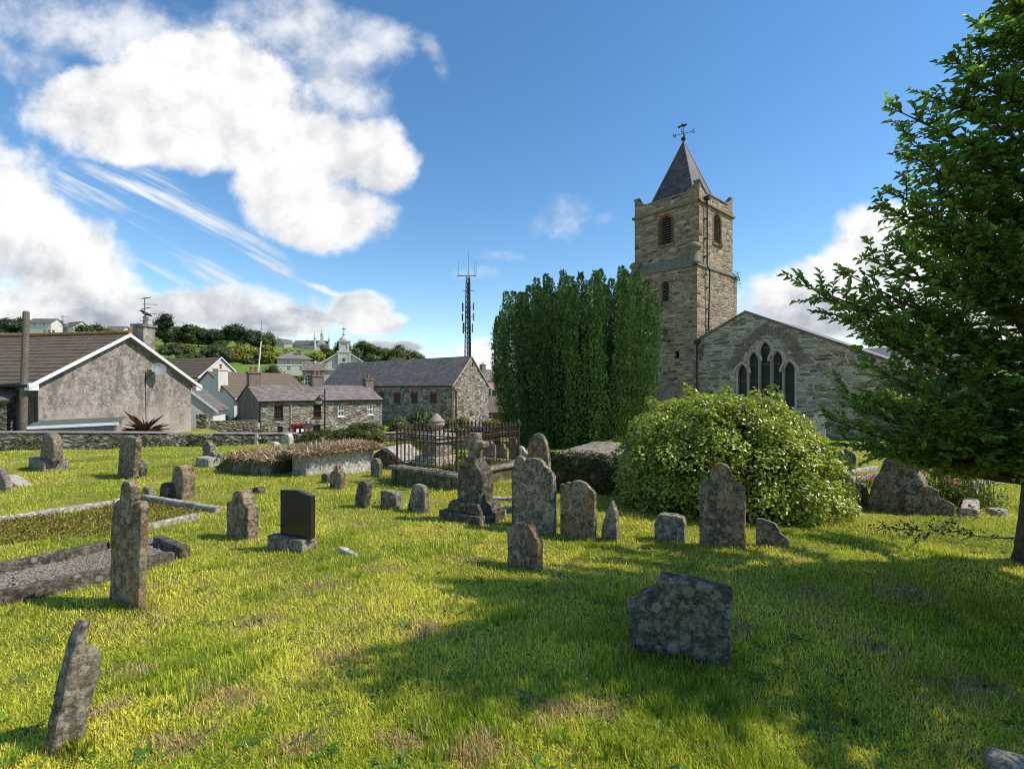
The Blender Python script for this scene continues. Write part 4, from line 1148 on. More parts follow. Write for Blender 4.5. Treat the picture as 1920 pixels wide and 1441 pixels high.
# ------------------------------------------------------------------ boundary wall
def boundary_wall():
    A = Vector((-27, 17.7, 0)); t = Vector((.914, .406, 0)); n = Vector((-.406, .914, 0))
    L = 36.0; step = .16; N = int(L / step); top = {}
    def ztop(s):
        p = A + t * s; px = CX + F * p.x / p.y; py = np.interp(px, [-300, 0, 240, 480, 720, 960, 1200], [815, 813, 813, 815, 814, 803, 800])
        return EYE + (HY - py) / F * p.y
    rows = 8; V = []; Fc = []
    for i in range(N + 1):
        s = i * step; p = A + t * s; g = Tz(p.x, p.y); zt = ztop(s) + .03 * noise.noise(Vector((s * 2.1, 0, 0))) + .015 * noise.noise(Vector((s * 7, 3, 0)))
        prof = [(0, g - .25)] + [(0, g + (zt - g) * q) for q in (.2, .4, .6, .8, .95)] + [(.05, zt), (.25, zt + .03), (.42, zt), (.47, zt - .05), (.47, g - .6)]
        for j, (w, z) in enumerate(prof):
            q = p + n * w; jit = noise.noise(Vector((s * 3.3, z * 6, j * .37))) * .045
            V.append((q.x - n.x * jit, q.y - n.y * jit, z + jit * .4))
    m = len(prof)
    for i in range(N):
        for j in range(m - 1): Fc.append((i * m + j, (i + 1) * m + j, (i + 1) * m + j + 1, i * m + j + 1))
    mb = MB(); mb.add(V, Fc); root = thing('boundary_wall', 'low rubble boundary wall with flat capping along the back of the churchyard', 'wall', A + Vector((0, 0, Tz(A.x, A.y))))
    mb.build('wall', MAT['ywall'], root)
    c = MB()
    for i in range(int(L / .9)):
        s0, s1 = i * .9 + .01, i * .9 + .89; f = Fr(A + t * s0, t)
        if .3 < noise.noise(Vector((s0 * .35, 7, 0))): continue
        za, zb = ztop(s0) + .035, ztop(s1) + .035
        c.hexa([f.p(0, za, .03), f.p(s1 - s0, zb, .03), f.p(s1 - s0, zb, -.5), f.p(0, za, -.5)], [f.p(0, za + .05, .02), f.p(s1 - s0, zb + .05, .02), f.p(s1 - s0, zb + .05, -.49), f.p(0, za + .05, -.49)])
    c.build('capping', m_render('cement_capping', (.36, .31, .26), .5), root)
    k = 5200; s = rng.random(k) * L; h = rng.random(k); keep = np.array([noise.noise(Vector((a * .9, b * 1.2, 5))) for a, b in zip(s, h)]) > .08
    s, h = s[keep], h[keep]; k = len(s); B = []
    for a, b in zip(s, h):
        p = A + t * a - n * .05; g = Tz(p.x, p.y); B.append((p.x, p.y, g + (ztop(a) - g) * b))
    V, Fc = leaf_arrays(np.array(B), rdir(k) - [0, 0, .3], rdir(k) + np.array([.4, -.9, .3]), .06 + .07 * rng.random(k), .05 + .04 * rng.random(k)); g = rng.random((k, 1))
    cc = np.array([.055, .085, .016]) * (1 - g) + np.array([.18, .18, .045]) * g
    np_mesh('ivy', V, [Fc], MAT['leaf'], root, cols=np.repeat(cc, 4, 0))
    # brick pier with a flat cap behind the railing
    q = P(898, 730, 24); f = Fr((q.x, q.y, 0), unit(-20)); r = thing('brick_pier', 'red brick pier with pale flat cap behind the railed tomb', 'pier', (q.x, q.y, Tz(q.x, q.y)))
    zt = EYE + (HY - 806) / F * 24
    m = MB(); m.box(f, -.55, .75, Tz(q.x, q.y) - .2, zt, -.9, 0); m.build('pier', MAT['brick'], r)
    m = MB(); m.box(f, -.65, .85, zt + .003, zt + .09, -1.0, .1); m.build('cap', MAT['st_pale'], r)
boundary_wall()
# ------------------------------------------------------------------ church
def arch_pts(uc, z0, zs, hw, pointed=False, n=9, rise=None):
    """loop of an arched opening: bottom z0, springing zs, half width hw"""
    r = rise if rise else (hw * 1.75 if pointed else hw)
    pts = [(uc - hw, z0), (uc + hw, z0)]
    if pointed:
        for i in range(n + 1):
            q = i / n; pts.append((uc + hw * (1 - q ** 2.1), zs + r * q))
        for i in range(n - 1, -1, -1):
            q = i / n; pts.append((uc - hw * (1 - q ** 2.1), zs + r * q))
    else:
        for i in range(2 * n + 1):
            an = math.pi * i / (2 * n)
            pts.append((uc + hw * math.cos(an), zs + r * math.sin(an)))
    return pts

def ring(mb, fr, pts, grow, w0, w1, skip_bottom=True):
    """a moulding following an opening outline (pts starts with the two bottom corners)"""
    cu = sum(q[0] for q in pts) / len(pts); cz = sum(q[1] for q in pts) / len(pts)
    path = pts[1:] + [pts[0]]
    def out(i):
        a = Vector((path[max(i - 1, 0)][0], path[max(i - 1, 0)][1], 0)); b = Vector((path[min(i + 1, len(path) - 1)][0], path[min(i + 1, len(path) - 1)][1], 0))
        d = (b - a).normalized(); nn = Vector((d.y, -d.x, 0))
        if nn.x * (path[i][0] - cu) + nn.y * (path[i][1] - cz) < 0: nn = -nn
        return (path[i][0] + nn.x * grow, path[i][1] + nn.y * grow)
    o = [out(i) for i in range(len(path))]
    for i in range(len(path) - 1):
        a, b, c, d = path[i], path[i + 1], o[i + 1], o[i]
        mb.hexa([fr.p(*q, w0) for q in (a, b, c, d)], [fr.p(*q, w1) for q in (a, b, c, d)])

DL = Vector((-.676, .737, 0)); DR = Vector((.737, .676, 0))
TC = Vector((13.3, 36, 0))                                   # near corner of the belfry stage
TW = 5.36
church_root = thing('stone_church', 'rubble stone church with square belfry tower, slate spire and gabled transept', 'church', (13.4, 39.8, Tz(13.4, 39.8)))

def rect_frames(c, wl, wr):
    """frames of the four faces of a block whose near corner is c: left face, right face, two hidden ones"""
    a = c; l = c + DL * wl; r = c + DR * wr; f = l + DR * wr
    return Fr(l, -DL), Fr(c, DR), Fr(r, DL), Fr(f, -DR)

def build_tower():
    gz = -1.6
    # upper stage
    fl, fr_, fb, fo = rect_frames(TC, TW, TW)
    zc, zl, zh = 15.1, 15.95, 16.62
    def crenel(w):
        return [(0, zh), (.95, zl), (w - .95, zl), (w, zh)]
    zu0 = 10.2
    mb = MB()
    def face(f, w, holes):
        mb.wall(f, [(0, zu0), (w, zu0)] + list(reversed(crenel(w))), holes, .45)
        mb.wall(f, [(0, zc + .2), (w, zc + .2)] + list(reversed(crenel(w))), (), 0, -.4)      # inner parapet face
        c = crenel(w)
        for (a, b), (c2, d) in zip(c, c[1:]):
            mb.poly([f.p(a, b, 0), f.p(c2, d, 0), f.p(c2, d, -.4), f.p(a, b, -.4)])
    def bel(f, px0, px1, pyb, pyt):
        u0, z0 = f.uz(px0, pyb); u1, z1 = f.uz(px1, pyb); _, zt = f.uz((px0 + px1) / 2, pyt)
        hw = (u1 - u0) / 2; zb = (z0 + z1) / 2
        return (u0 + u1) / 2, zb, zt - hw, hw
    bl = bel(fl, 1238, 1259, 458, 406); br = bel(fr_, 1338.5, 1351, 457, 402)
    hl = arch_pts(*bl); hr = arch_pts(*br)
    face(fl, TW, [hl]); face(fr_, TW, [hr]); face(fb, TW, []); face(fo, TW, [])
    mb.build('belfry_wall', MAT['tower'], church_root)
    # lower stage
    lc = TC + DR * -.6 + DL * -.15
    lw, rw = 5.55, 6.4
    gl, gr, gb, go = rect_frames(lc, lw, rw)
    m2 = MB(); zt = 10.45
    s1 = bel(gl, 1240.5, 1254, 566, 527); hs = arch_pts(*s1)
    u0, z0 = gl.uz(1265, 672); u1, z1 = gl.uz(1273, 658); sq = [(u0, z0), (u1, z0), (u1, z1), (u0, z1)]
    for f, w, h in ((gl, lw, [hs, sq]), (gr, rw, []), (gb, lw, []), (go, rw, [])):
        m2.wall(f, [(0, gz), (w, gz), (w, zt), (0, zt)], h, .4)
    m2.build('tower_wall', MAT['tower'], church_root)
    # string course and sloping weathering
    m3 = MB()
    for f, w in ((gl, lw), (gr, rw), (gb, lw), (go, rw)):
        m3.box(f, -.10, w + .10, zt + .002, zt + .17, -.3, .10)
    m3.build('string_course', MAT['dressed_d'], church_root)
    m4 = MB()
    m4.hexa([gl.p(0, zt + .173, 0), gl.p(lw, zt + .173, 0), gl.p(lw, zt + .173, -.62), gl.p(0, zt + .173, -.62)],
            [gl.p(.5, zt + .8, -.52), gl.p(lw - .5, zt + 1.05, -.52), gl.p(lw - .5, zt + 1.05, -.62), gl.p(.5, zt + .8, -.62)])
    m4.build('sloping_offset', MAT['dressed_d'], church_root)
    # cornice under the parapet
    m5 = MB()
    for f in (fl, fr_, fb, fo):
        m5.box(f, -.16, TW + .16, zc, zc + .16, .002, .16)
    for q in (mb,): pass
    m5.build('cornice', MAT['dressed_d'], church_root)
    m6 = MB()
    for f in (fl, fr_, fb, fo):
        c = crenel(TW)
        for (a, b), (c2, d) in zip(c, c[1:]):
            m6.hexa([f.p(a, b + .003, .07), f.p(c2, d + .003, .07), f.p(c2, d + .003, -.46), f.p(a, b + .003, -.46)],
                    [f.p(a, b + .10, .07), f.p(c2, d + .10, .07), f.p(c2, d + .10, -.46), f.p(a, b + .10, -.46)])
    m6.build('parapet_coping', MAT['lead'], church_root)
    # corner turret stubs on the offset
    for (u, ztop, zb) in ((lw - .42, 12.25, zt + .17), (.25, 11.7, zt + .17)):
        q = gl.p(u, 0, -.42); mt = MB()
        mt.lathe(q, [(.50, zb), (.52, zb + .22), (.36, zb + .3), (.33, ztop - .62), (.34, ztop - .5), (.5, ztop - .44), (.48, ztop - .3), (.34, ztop - .1), (.12, ztop)], 16)
        mt.build('corner_turret', MAT['dressed_d'], church_root, smooth=True)
    # louvres
    for f, (uc, zb, zs, hw), pts in ((fl, bl, hl), (fr_, br, hr), (gl, s1, hs)):
        w = MB(); w.wall(f, pts, (), 0, -.40)
        lv = w.build('belfry_opening', MAT['dark'], church_root)
        sl = MB(); n = int((zs + hw - zb) / .19)
        for i in range(n):
            z = zb + .06 + i * .19
            hh = hw if z < zs else math.sqrt(max(hw * hw - (z - zs) ** 2, 0.001))
            sl.hexa([f.p(uc - hh, z, -.20), f.p(uc + hh, z, -.20), f.p(uc + hh, z + .12, -.36), f.p(uc - hh, z + .12, -.36)],
                    [f.p(uc - hh, z + .03, -.20), f.p(uc + hh, z + .03, -.20), f.p(uc + hh, z + .15, -.36), f.p(uc - hh, z + .15, -.36)])
        sl.build('louvre_slats', MAT['wood'], lv)
        r = MB(); ring(r, f, pts, .2, -.1, .015); r.build('arch_surround', MAT['brick'] if f is not gl else MAT['dressed_d'], lv)
        s = MB(); s.box(f, uc - hw - .2, uc + hw + .2, zb - .17, zb - .003, -.2, .1); s.build('sill', MAT['dressed_d'], lv)
    w = MB(); w.wall(gl, sq, (), 0, -.3); w.build('square_window', MAT['glass'], church_root)
    # spire
    ctr = TC + (DL + DR) * TW / 2; r = 2.15; zb, za = 15.3, 21.25
    sp = MB(); q = [ctr + (a * DL + b * DR) * r for a, b in ((-1, -1), (1, -1), (1, 1), (-1, 1))]
    for i in range(4):
        a, b = q[i], q[(i + 1) % 4]
        sp.poly([(a.x, a.y, zb), (b.x, b.y, zb), (ctr.x, ctr.y, za)])
    spire = sp.build('spire', MAT['spire'], church_root)
    hp = MB()
    for a in q: hp.bar((a.x, a.y, zb), (ctr.x, ctr.y, za + .02), .06, .03, 6)
    hp.build('hip_flashing', MAT['lead'], spire)
    hb = MB(); u, z = fl.uz(1250, 380)
    hb.box(Fr(ctr - DR * 1.9 - DL * -.1, -DL), -.45, .45, 16.15, 16.32, -.2, .02); hb.build('roof_hatch', MAT['panel'], spire)
    # weather vane
    v = MB(); top = Vector((ctr.x, ctr.y, 0))
    v.bar((top.x, top.y, za - .1), (top.x, top.y, za + 1.1), .024, .018)
    v.lathe(top, [(.02, za), (.16, za + .06), (.19, za + .17), (.15, za + .28), (.02, za + .34)], 10)
    vane = v.build('weather_vane', MAT['black'], church_root)
    am = MB(); zz = za + .58
    A = Vector((.85, -.52, 0)).normalized() * .66; B = Vector((A.y, -A.x, 0)) * .8
    for d in (A, -A, B, -B): am.bar((top.x, top.y, zz), (top.x + d.x, top.y + d.y, zz), .022)
    def letter(strokes, c, d):
        for st in strokes:
            for (a, b), (c2, e) in zip(st, st[1:]):
                am.bar((c.x + d.x * a, c.y + d.y * a, zz + b), (c.x + d.x * c2, c.y + d.y * c2, zz + e), .024)
    dn = A.normalized()
    letter([[(0, -.15), (0, .15), (.17, -.15), (.17, .15)]], top - A * 1.2, dn)
    letter([[(.16, .1), (.08, .16), (0, .09), (.16, -.08), (.08, -.16), (0, -.1)]], top + A * 1.02, dn)
    bn = B.normalized()
    letter([[(.14, .15), (0, .15), (0, 0), (.1, 0), (0, 0), (0, -.15), (.14, -.15)]], top + B * 1.02, bn)
    letter([[(0, .15), (.05, -.15), (.1, .08), (.15, -.15), (.2, .15)]], top - B * 1.2, bn)
    am.build('compass_arms', MAT['black'], vane)
    ar = MB(); za2 = za + 1.1; Ad = Vector((.80, -.6, 0)) * .4
    f2 = Fr((top.x, top.y, 0), Ad)
    ar.prism(f2, [(-.42, .0 + za2), (-.1, za2 + .06), (.1, za2 - .02), (.3, za2 + .12), (.22, za2 + .2), (.02, za2 + .2), (-.14, za2 + .3), (-.2, za2 + .16), (-.44, za2 + .2)], -.012, .012)
    ar.build('cockerel', MAT['rust'], vane)
    # rainwater pipe down the sunny face
    dp = MB(); u, _ = fr_.uz(1321, 400)
    a = fr_.p(u, 15.35, .20); b = fr_.p(u, zt + .3, .20); ug = u + .6
    c = gr.p(ug, zt - .1, .25); d = gr.p(ug, 5.0, .12)
    dp.tube([a, b, c, d], .055, 8)
    dp.box(fr_, u - .16, u + .16, 15.36, 15.62, .05, .38)
    for z in (14, 12.6, 11.3): dp.box(fr_, u - .1, u + .1, z, z + .06, .0, .26)
    for z in (9, 7.5, 6): dp.box(gr, ug - .1, ug + .1, z, z + .06, .0, .18)
    dp.build('downpipe', MAT['black'], church_root)
    # plants rooted in the masonry
    pv = []
    for (px, py, f, n) in ((1347, 456, fr_, 70), (1378, 522, gr, 60), (1320, 432, fr_, 22), (1238, 575, gl, 60), (1248, 622, gl, 50), (1256, 640, gl, 40), (1316, 660, gl, 60), (1321, 512, gr, 20), (1240, 458, fl, 30)):
        u, z = f.uz(px, py); c = f.p(u, z, .08)
        pv.append((np.array(c) + rng.normal(size=(n, 3)) * [.14, .14, .2], n))
    B = np.concatenate([q[0] for q in pv]); n = len(B)
    N = rdir(n) + [-.3, -.6, .5]; D = rdir(n) + [0, 0, .2]
    V, Fc = leaf_arrays(B, D, N, .13 + .1 * rng.random(n), .08 + .03 * rng.random(n))
    f = rng.random((n, 1)); c = np.array([.06, .09, .015]) * (1 - f) + np.array([.20, .20, .05]) * f
    props(np_mesh('wall_plants', V, [Fc], MAT['leaf'], church_root, cols=np.repeat(c, 4, 0)), kind='stuff')
    return lc
LC = build_tower()

def build_transept():
    # the gable stands in the plane of the lower tower face, running towards the camera on the right
    f = Fr(LC + Vector((-.05, -.05, 0)), -DL)
    uz = f.uz
    u0 = 0.02; zl = uz(1310, 640)[1]
    ua, za = uz(1398, 586); ur, zr = uz(1690, 686)
    uR = ur; slope = (za - zr) / (ur - ua)
    gz = -1.8
    # five stepped lancets
    lights = []
    for x0, x1, top, bot in ((1384, 1400.5, 683, 770), (1405, 1421.5, 660, 770), (1426, 1444, 641, 770), (1448.5, 1466.5, 658, 770), (1471, 1490, 678, 767)):
        a, _ = uz(x0, 700); b, _ = uz(x1, 700); hw = (b - a) / 2
        zt = uz((x0 + x1) / 2, top)[1]; zb = uz(1480, 767)[1]
        lights.append(((a + b) / 2, zb, zt - hw * 1.75, hw))
    holes = [arch_pts(*l, pointed=True) for l in lights]
    mb = MB()
    mb.wall(f, [(u0, gz), (uR, gz), (uR, zr), (ua, za), (u0, zl)], holes, .35)
    # return wall on the far side of the transept
    mb.poly([f.p(uR, gz, 0), f.p(uR, gz, -9), f.p(uR, zr, -9), f.p(uR, zr, 0)])
    mb.build('transept_wall', MAT['church'], church_root)
    # windows: one part per light, with its glass
    for pts, (uc, zb, zs, hw) in zip(holes, lights):
        w = MB(); ring(w, f, pts, .13, -.30, .02)
        w.box(f, uc - hw - .13, uc + hw + .13, zb - .16, zb - .003, -.3, .06)
        win = w.build('lancet_window', MAT['dressed'], church_root)
        g = MB(); g.wall(f, pts, (), 0, -.25); g.build('leaded_glass', MAT['lattice'], win)
        for z in np.arange(zb + .7, zs + hw, 1.05):
            b = MB(); b.box(f, uc - hw, uc + hw, z, z + .045, -.24, -.20); b.build('saddle_bar', MAT['lead'], win)
        h = MB(); top = [q for q in pts if q[1] >= zs - .05]
        big = [(uc - hw - .15, zs - .1), (uc + hw + .15, zs - .1)] + [(uc + (q[0] - uc) * (hw + .15) / hw, zs + (q[1] - zs) * 1.16 + .0) for q in pts[2:]]
        ring(h, f, big, .12, .0, .11); h.build('hood_mould', MAT['dressed'], win)
    # relieving arch of thin upright slates
    v = MB()
    left = [uz(x, y) for x, y in ((1372, 690), (1386, 661), (1404, 640), (1432, 617))]
    right = [uz(x, y) for x, y in ((1432, 617), (1462, 622), (1490, 648), (1506, 682))]
    def run(pl):
        L = [0]
        for a, b in zip(pl, pl[1:]): L.append(L[-1] + math.hypot(b[0] - a[0], b[1] - a[1]))
        n = int(L[-1] / .125)
        cx, cz = uz(1436, 720)
        for i in range(n):
            s = L[-1] * (i + .5) / n
            k = max(j for j in range(len(L) - 1) if L[j] <= s); q = (s - L[k]) / (L[k + 1] - L[k])
            u = pl[k][0] + (pl[k + 1][0] - pl[k][0]) * q; z = pl[k][1] + (pl[k + 1][1] - pl[k][1]) * q
            d = Vector((u - cx, z - cz, 0)).normalized(); t = Vector((d.y, -d.x, 0)) * RND.uniform(.022, .045)
            r0, r1 = -RND.uniform(.28, .36), RND.uniform(.28, .38)
            pts = [(u + d.x * r0 - t.x, z + d.y * r0 - t.y), (u + d.x * r0 + t.x, z + d.y * r0 + t.y), (u + d.x * r1 + t.x, z + d.y * r1 + t.y), (u + d.x * r1 - t.x, z + d.y * r1 - t.y)]
            v.prism(f, pts, .004, RND.uniform(.02, .05))
    run(left); run(right)
    v.build('relieving_arch', MAT['dressed_d'], church_root)
    # coping and roof
    c = MB()
    for (a, b), (c2, d) in (((u0, zl), (ua, za)), ((ua, za), (uR + .1, zr - slope * .1))):
        c.hexa([f.p(a, b + .004, .10), f.p(c2, d + .004, .10), f.p(c2, d + .004, -.4), f.p(a, b + .004, -.4)],
               [f.p(a, b + .14, .10), f.p(c2, d + .14, .10), f.p(c2, d + .14, -.4), f.p(a, b + .14, -.4)])
    c.build('gable_coping', MAT['gslate'], church_root)
    r = MB()
    r.slab([f.p(u0 + .1, zl - .1, -.4), f.p(ua, za - .05, -.4), f.p(ua, za - .05, -9), f.p(u0 + .1, zl - .1, -9)], .12)
    r.slab([f.p(ua, za - .05, -.4), f.p(uR, zr - .05, -.4), f.p(uR, zr - .05, -9), f.p(ua, za - .05, -9)], .12)
    r.build('transept_roof', MAT['pslate'], church_root)
    fl = MB()
    fl.hexa([f.p(u0, zl + .16, -.02), f.p(ua * .35, zl + .16 + (za - zl) * .35, -.02), f.p(ua * .35, zl + .16 + (za - zl) * .35, -.5), f.p(u0, zl + .16, -.5)],
            [f.p(u0, zl + .24, -.02), f.p(ua * .35, zl + .24 + (za - zl) * .35, -.02), f.p(ua * .35, zl + .24 + (za - zl) * .35, -.5), f.p(u0, zl + .24, -.5)])
    fl.build('flashing', MAT['lead'], church_root)
    # rainwater pipe in the corner with its hopper
    p = MB(); uu, zz = uz(1308.5, 645)
    p.tube([f.p(uu, zz, .14), f.p(uu, gz, .14)], .06, 8)
    p.box(f, uu - .16, uu + .2, zz, zz + .28, .05, .32)
    p.build('downpipe', MAT['black'], church_root)
    # nave beyond
    nf = Fr(f.p(uR + .3, 0, -7.5), -DL)
    n = MB(); zt = 2.2
    n.wall(nf, [(-3, gz), (14, gz), (14, zt), (-3, zt)], (), .2)
    n.build('nave_wall', MAT['church'], church_root)
    nr = MB(); nr.slab([nf.p(-6, zt - .1, .2), nf.p(14, zt - .1, .2), nf.p(14, zt + 2.6, -3.6), nf.p(-6, zt + 2.6, -3.6)], .14)
    nr.build('nave_roof', MAT['pslate'], church_root)
    return f
GABLE = build_transept()
# ------------------------------------------------------------------ houses and town
def win_rect(f, px0, px1, pyb, pyt):
    u0, z0 = f.uz(px0, (pyb + pyt) / 2); u1, z1 = f.uz(px1, (pyb + pyt) / 2)
    c = (px0 + px1) / 2
    return (u0, u1, f.uz(c, pyb)[1], f.uz(c, pyt)[1])

def add_window(root, f, r, fm, pm, bars=(1, 2), sill=True, sm=None, dep=.12, fw=.06, name='window'):
    u0, u1, z0, z1 = r; m = MB()
    m.box(f, u0, u0 + fw, z0, z1, -dep, -dep + .06); m.box(f, u1 - fw, u1, z0, z1, -dep, -dep + .06)
    m.box(f, u0 + fw, u1 - fw, z0, z0 + fw, -dep, -dep + .06); m.box(f, u0 + fw, u1 - fw, z1 - fw, z1, -dep, -dep + .06)
    zm = (z0 + z1) / 2; m.box(f, u0 + fw, u1 - fw, zm - fw * .5, zm + fw * .5, -dep, -dep + .07)
    nx, ny = bars
    for i in range(1, nx + 1):
        u = u0 + fw + (u1 - u0 - 2 * fw) * i / (nx + 1); m.box(f, u - .018, u + .018, z0 + fw, zm - fw * .5, -dep + .003, -dep + .05); m.box(f, u - .018, u + .018, zm + fw * .5, z1 - fw, -dep + .003, -dep + .05)
    w = m.build(name, fm, root)
    p = MB(); p.poly([f.p(u0, z0, -dep - .01), f.p(u1, z0, -dep - .01), f.p(u1, z1, -dep - .01), f.p(u0, z1, -dep - .01)]); p.build('pane', pm, w)
    if sill:
        s = MB(); s.box(f, u0 - .08, u1 + .08, z0 - .10, z0 - .003, -dep, .06); s.build('sill', sm or fm, w)
    return w

def rect(r): return [(r[0], r[2]), (r[1], r[2]), (r[1], r[3]), (r[0], r[3])]

def stepped(mb, a, b, up, n, th=.03, lift=.025):
    """roof slope from eave a-b rising by vector up in n overlapping courses"""
    a, b, up = Vector(a), Vector(b), Vector(up); nn = (b - a).cross(up).normalized()
    if nn.z < 0: nn = -nn
    for i in range(n):
        s0, s1 = up * (i / n), up * ((i + 1.12) / n if i < n - 1 else 1)
        q = [a + s0 + nn * lift, b + s0 + nn * lift, b + s1, a + s1]
        mb.hexa([v - nn * th for v in q], q)

def gabled(root, o, t, L, W, z0, ze, zr, wm, rm, front=(), left=(), right=(), ov=.15, gv=.1, courses=0, rname='roof', th=.09):
    """gabled block: o front-left corner, t along the front"""
    t = Vector((t[0], t[1], 0)).normalized(); bk = Vector((-t.y, t.x, 0)); o = Vector((o[0], o[1], 0))
    ff = Fr(o, t); fr_ = Fr(o + t * L, bk); fbk = Fr(o + t * L + bk * W, -t); fl = Fr(o + bk * W, -bk)
    m = MB()
    m.wall(ff, [(0, z0), (L, z0), (L, ze), (0, ze)], front, .16)
    m.wall(fbk, [(0, z0), (L, z0), (L, ze), (0, ze)])
    for f, h in ((fr_, right), (fl, left)):
        m.wall(f, [(0, z0), (W, z0), (W, ze), (W / 2, zr), (0, ze)], h, .16)
    m.build('wall', wm, root)
    sl = (zr - ze) / (W / 2); r = MB()
    for f in (ff, fbk):
        a = f.p(-gv, ze - sl * ov + .03, ov); b = f.p(L + gv, ze - sl * ov + .03, ov); c = f.p(L + gv, zr + .03, -W / 2); d = f.p(-gv, zr + .03, -W / 2)
        if courses: stepped(r, a, b, d - a, courses)
        r.slab([a - Vector((0, 0, .03)) if courses else a, b - Vector((0, 0, .03)) if courses else b, c, d], th)
    ro = r.build(rname, rm, root)
    return ff, fr_, fbk, fl, ro

def chimney(parent, c, t, w, d, z0, z1, m, pots=(), cap=True, potm=None):
    f = Fr((c[0], c[1], 0), t); b = MB()
    b.box(f, -w / 2, w / 2, z0, z1, -d / 2, d / 2)
    if cap: b.box(f, -w / 2 - .08, w / 2 + .08, z1 + .002, z1 + .14, -d / 2 - .08, d / 2 + .08)
    ch = b.build('chimney', m, parent)
    for u in pots:
        p = MB(); q = f.p(u, 0, 0); z = z1 + .14
        p.lathe(q, [(.14, z), (.12, z + .1), (.10, z + .35), (.14, z + .38), (.14, z + .45)], 8); p.build('chimney_pot', potm or MAT['terracotta'], ch)
    return ch

# --- bungalow with the stained gable
def build_bungalow():
    d = Vector((.2, .98, 0)).normalized(); A = P(68, 730, 22.3); A.z = 0
    W = 8.3; L = 13.0; z0 = -1.3; ze, zr = 2.2, 4.62
    root = thing('bungalow', 'low bungalow with grey stained rendered gable, brown tiled roof and white bargeboards', 'house', (A.x, A.y, Tz(A.x, A.y) - .2))
    # the gable is the right side of a block whose front faces left of the camera
    t = Vector((d.y, -d.x, 0)); o = A - t * L
    ff, fg, fb, fl, ro = gabled(root, o, t, L, W, z0, ze, zr, MAT['render'], MAT['tile'], courses=14, ov=.45, gv=.28)
    ro.name = 'roof'
    sl = (zr - ze) / (W / 2)
    bb = MB()
    for s in (0, 1):
        a, b = (-.5, ze - sl * .5) if s == 0 else (W + .5, ze - sl * .5), (W / 2, zr)
        a = (-.5, ze - sl * .5) if s == 0 else (W + .5, ze - sl * .5)
        bb.hexa([fg.p(a[0], a[1] - .13, .285), fg.p(W / 2, zr - .13, .285), fg.p(W / 2, zr + .045, .285), fg.p(a[0], a[1] + .045, .285)],
                [fg.p(a[0], a[1] - .13, .33), fg.p(W / 2, zr - .13, .33), fg.p(W / 2, zr + .045, .33), fg.p(a[0], a[1] + .045, .33)])
        u = -.5 if s == 0 else W + .1
        bb.box(fg, u, u + .4, ze - sl * .5 - .2, ze - sl * .5 + .12, .0, .285)
    bb.build('bargeboard', MAT['white'], root)
    so = MB()
    for s in (0, 1):
        a = (-.45, ze - sl * .45) if s == 0 else (W + .45, ze - sl * .45)
        so.hexa([fg.p(a[0], a[1] - .16, .003), fg.p(W / 2, zr - .16, .003), fg.p(W / 2, zr - .135, .003), fg.p(a[0], a[1] - .135, .003)],
                [fg.p(a[0], a[1] - .16, .28), fg.p(W / 2, zr - .16, .28), fg.p(W / 2, zr - .135, .28), fg.p(a[0], a[1] - .135, .28)])
    so.build('soffit', MAT['panel'], root)
    rt = MB(); rt.tube([fg.p(W / 2, zr + .08, .3), fg.p(W / 2, zr + .08, -L - .3)], .12, 8); rt.build('ridge_tiles', m_plain('orange_lichened_ridge', (.24, .13, .05), .9, .5, 6), ro)
    gu = MB(); gu.tube([ff.p(-.2, ze - sl * .5 + .0, .52), ff.p(L + .2, ze - sl * .5, .52)], .07, 8); gu.build('gutter', MAT['black'], root)
    for u, w in ((-.05, .28), (W + .07, .05)):
        p = MB(); p.tube([fg.p(u, ze - .25, w - .2), fg.p(u, z0, w - .2)], .06, 8); p.build('downpipe', MAT['black'], root)
    chx = fg.p(W / 2 + 1.6, 0, -.6)
    ch = chimney(root, chx, fg.t, .72, .7, 3.2, 5.2, MAT['render'], (0.1,), potm=MAT['rend_grey'])
    w = win_rect(ff, 18, 37, 752, 714)
    w = (L - 2.6, L - 1.2, .5, 1.95)
    add_window(root, ff, w, m_plain('brown_window_frame', (.06, .035, .025)), MAT['glass'], (0, 0), dep=-.03)
    # satellite dish
    u, z = fg.uz(285, 692); c = fg.p(u, z, .45); zb = fg.uz(272, 706)[1]; ub = fg.uz(272, 700)[0]
    dish = thing('satellite_dish', 'grey satellite dish on a bracket high on the stained gable', 'satellite dish', fg.p(ub, zb, 0))
    m = MB(); ax = Vector((.62, -.62, .42)).normalized(); e1 = ax.orthogonal().normalized(); e2 = ax.cross(e1)
    n = 18; rings = 5; vs = []
    for i in range(rings + 1):
        r = .36 * i / rings
        for k in range(n):
            an = 2 * math.pi * k / n
            vs.append(c + (e1 * math.cos(an) + e2 * math.sin(an)) * r + ax * (r * r * .7 - .05))
    m.add(vs, [(i * n + k, i * n + (k + 1) % n, (i + 1) * n + (k + 1) % n, (i + 1) * n + k) for i in range(rings) for k in range(n)])
    m.build('dish', MAT['panel'], dish, smooth=True)
    m = MB(); m.tube([fg.p(ub, zb - .35, .01), fg.p(ub, zb, .1), c - ax * .07], .025, 6); m.bar(fg.p(ub, zb - .5, .02), fg.p(ub, zb + .3, .02), .025); m.build('bracket', MAT['black'], dish)
    m = MB(); m.tube([c - e2 * .3, c + ax * .42 - e2 * .05], .012, 5); m.lathe(c + ax * .42, [(.04, (c + ax * .42).z - .04), (.05, (c + ax * .42).z), (.03, (c + ax * .42).z + .05)], 8); m.build('feed_arm', MAT['steel'], dish)
    m = MB(); m.tube([fg.p(ub, zb - .5, .02), fg.p(ub + .05, .2, .02), fg.p(ub, -1, .02)], .012, 5); m.build('cable', MAT['black'], dish)
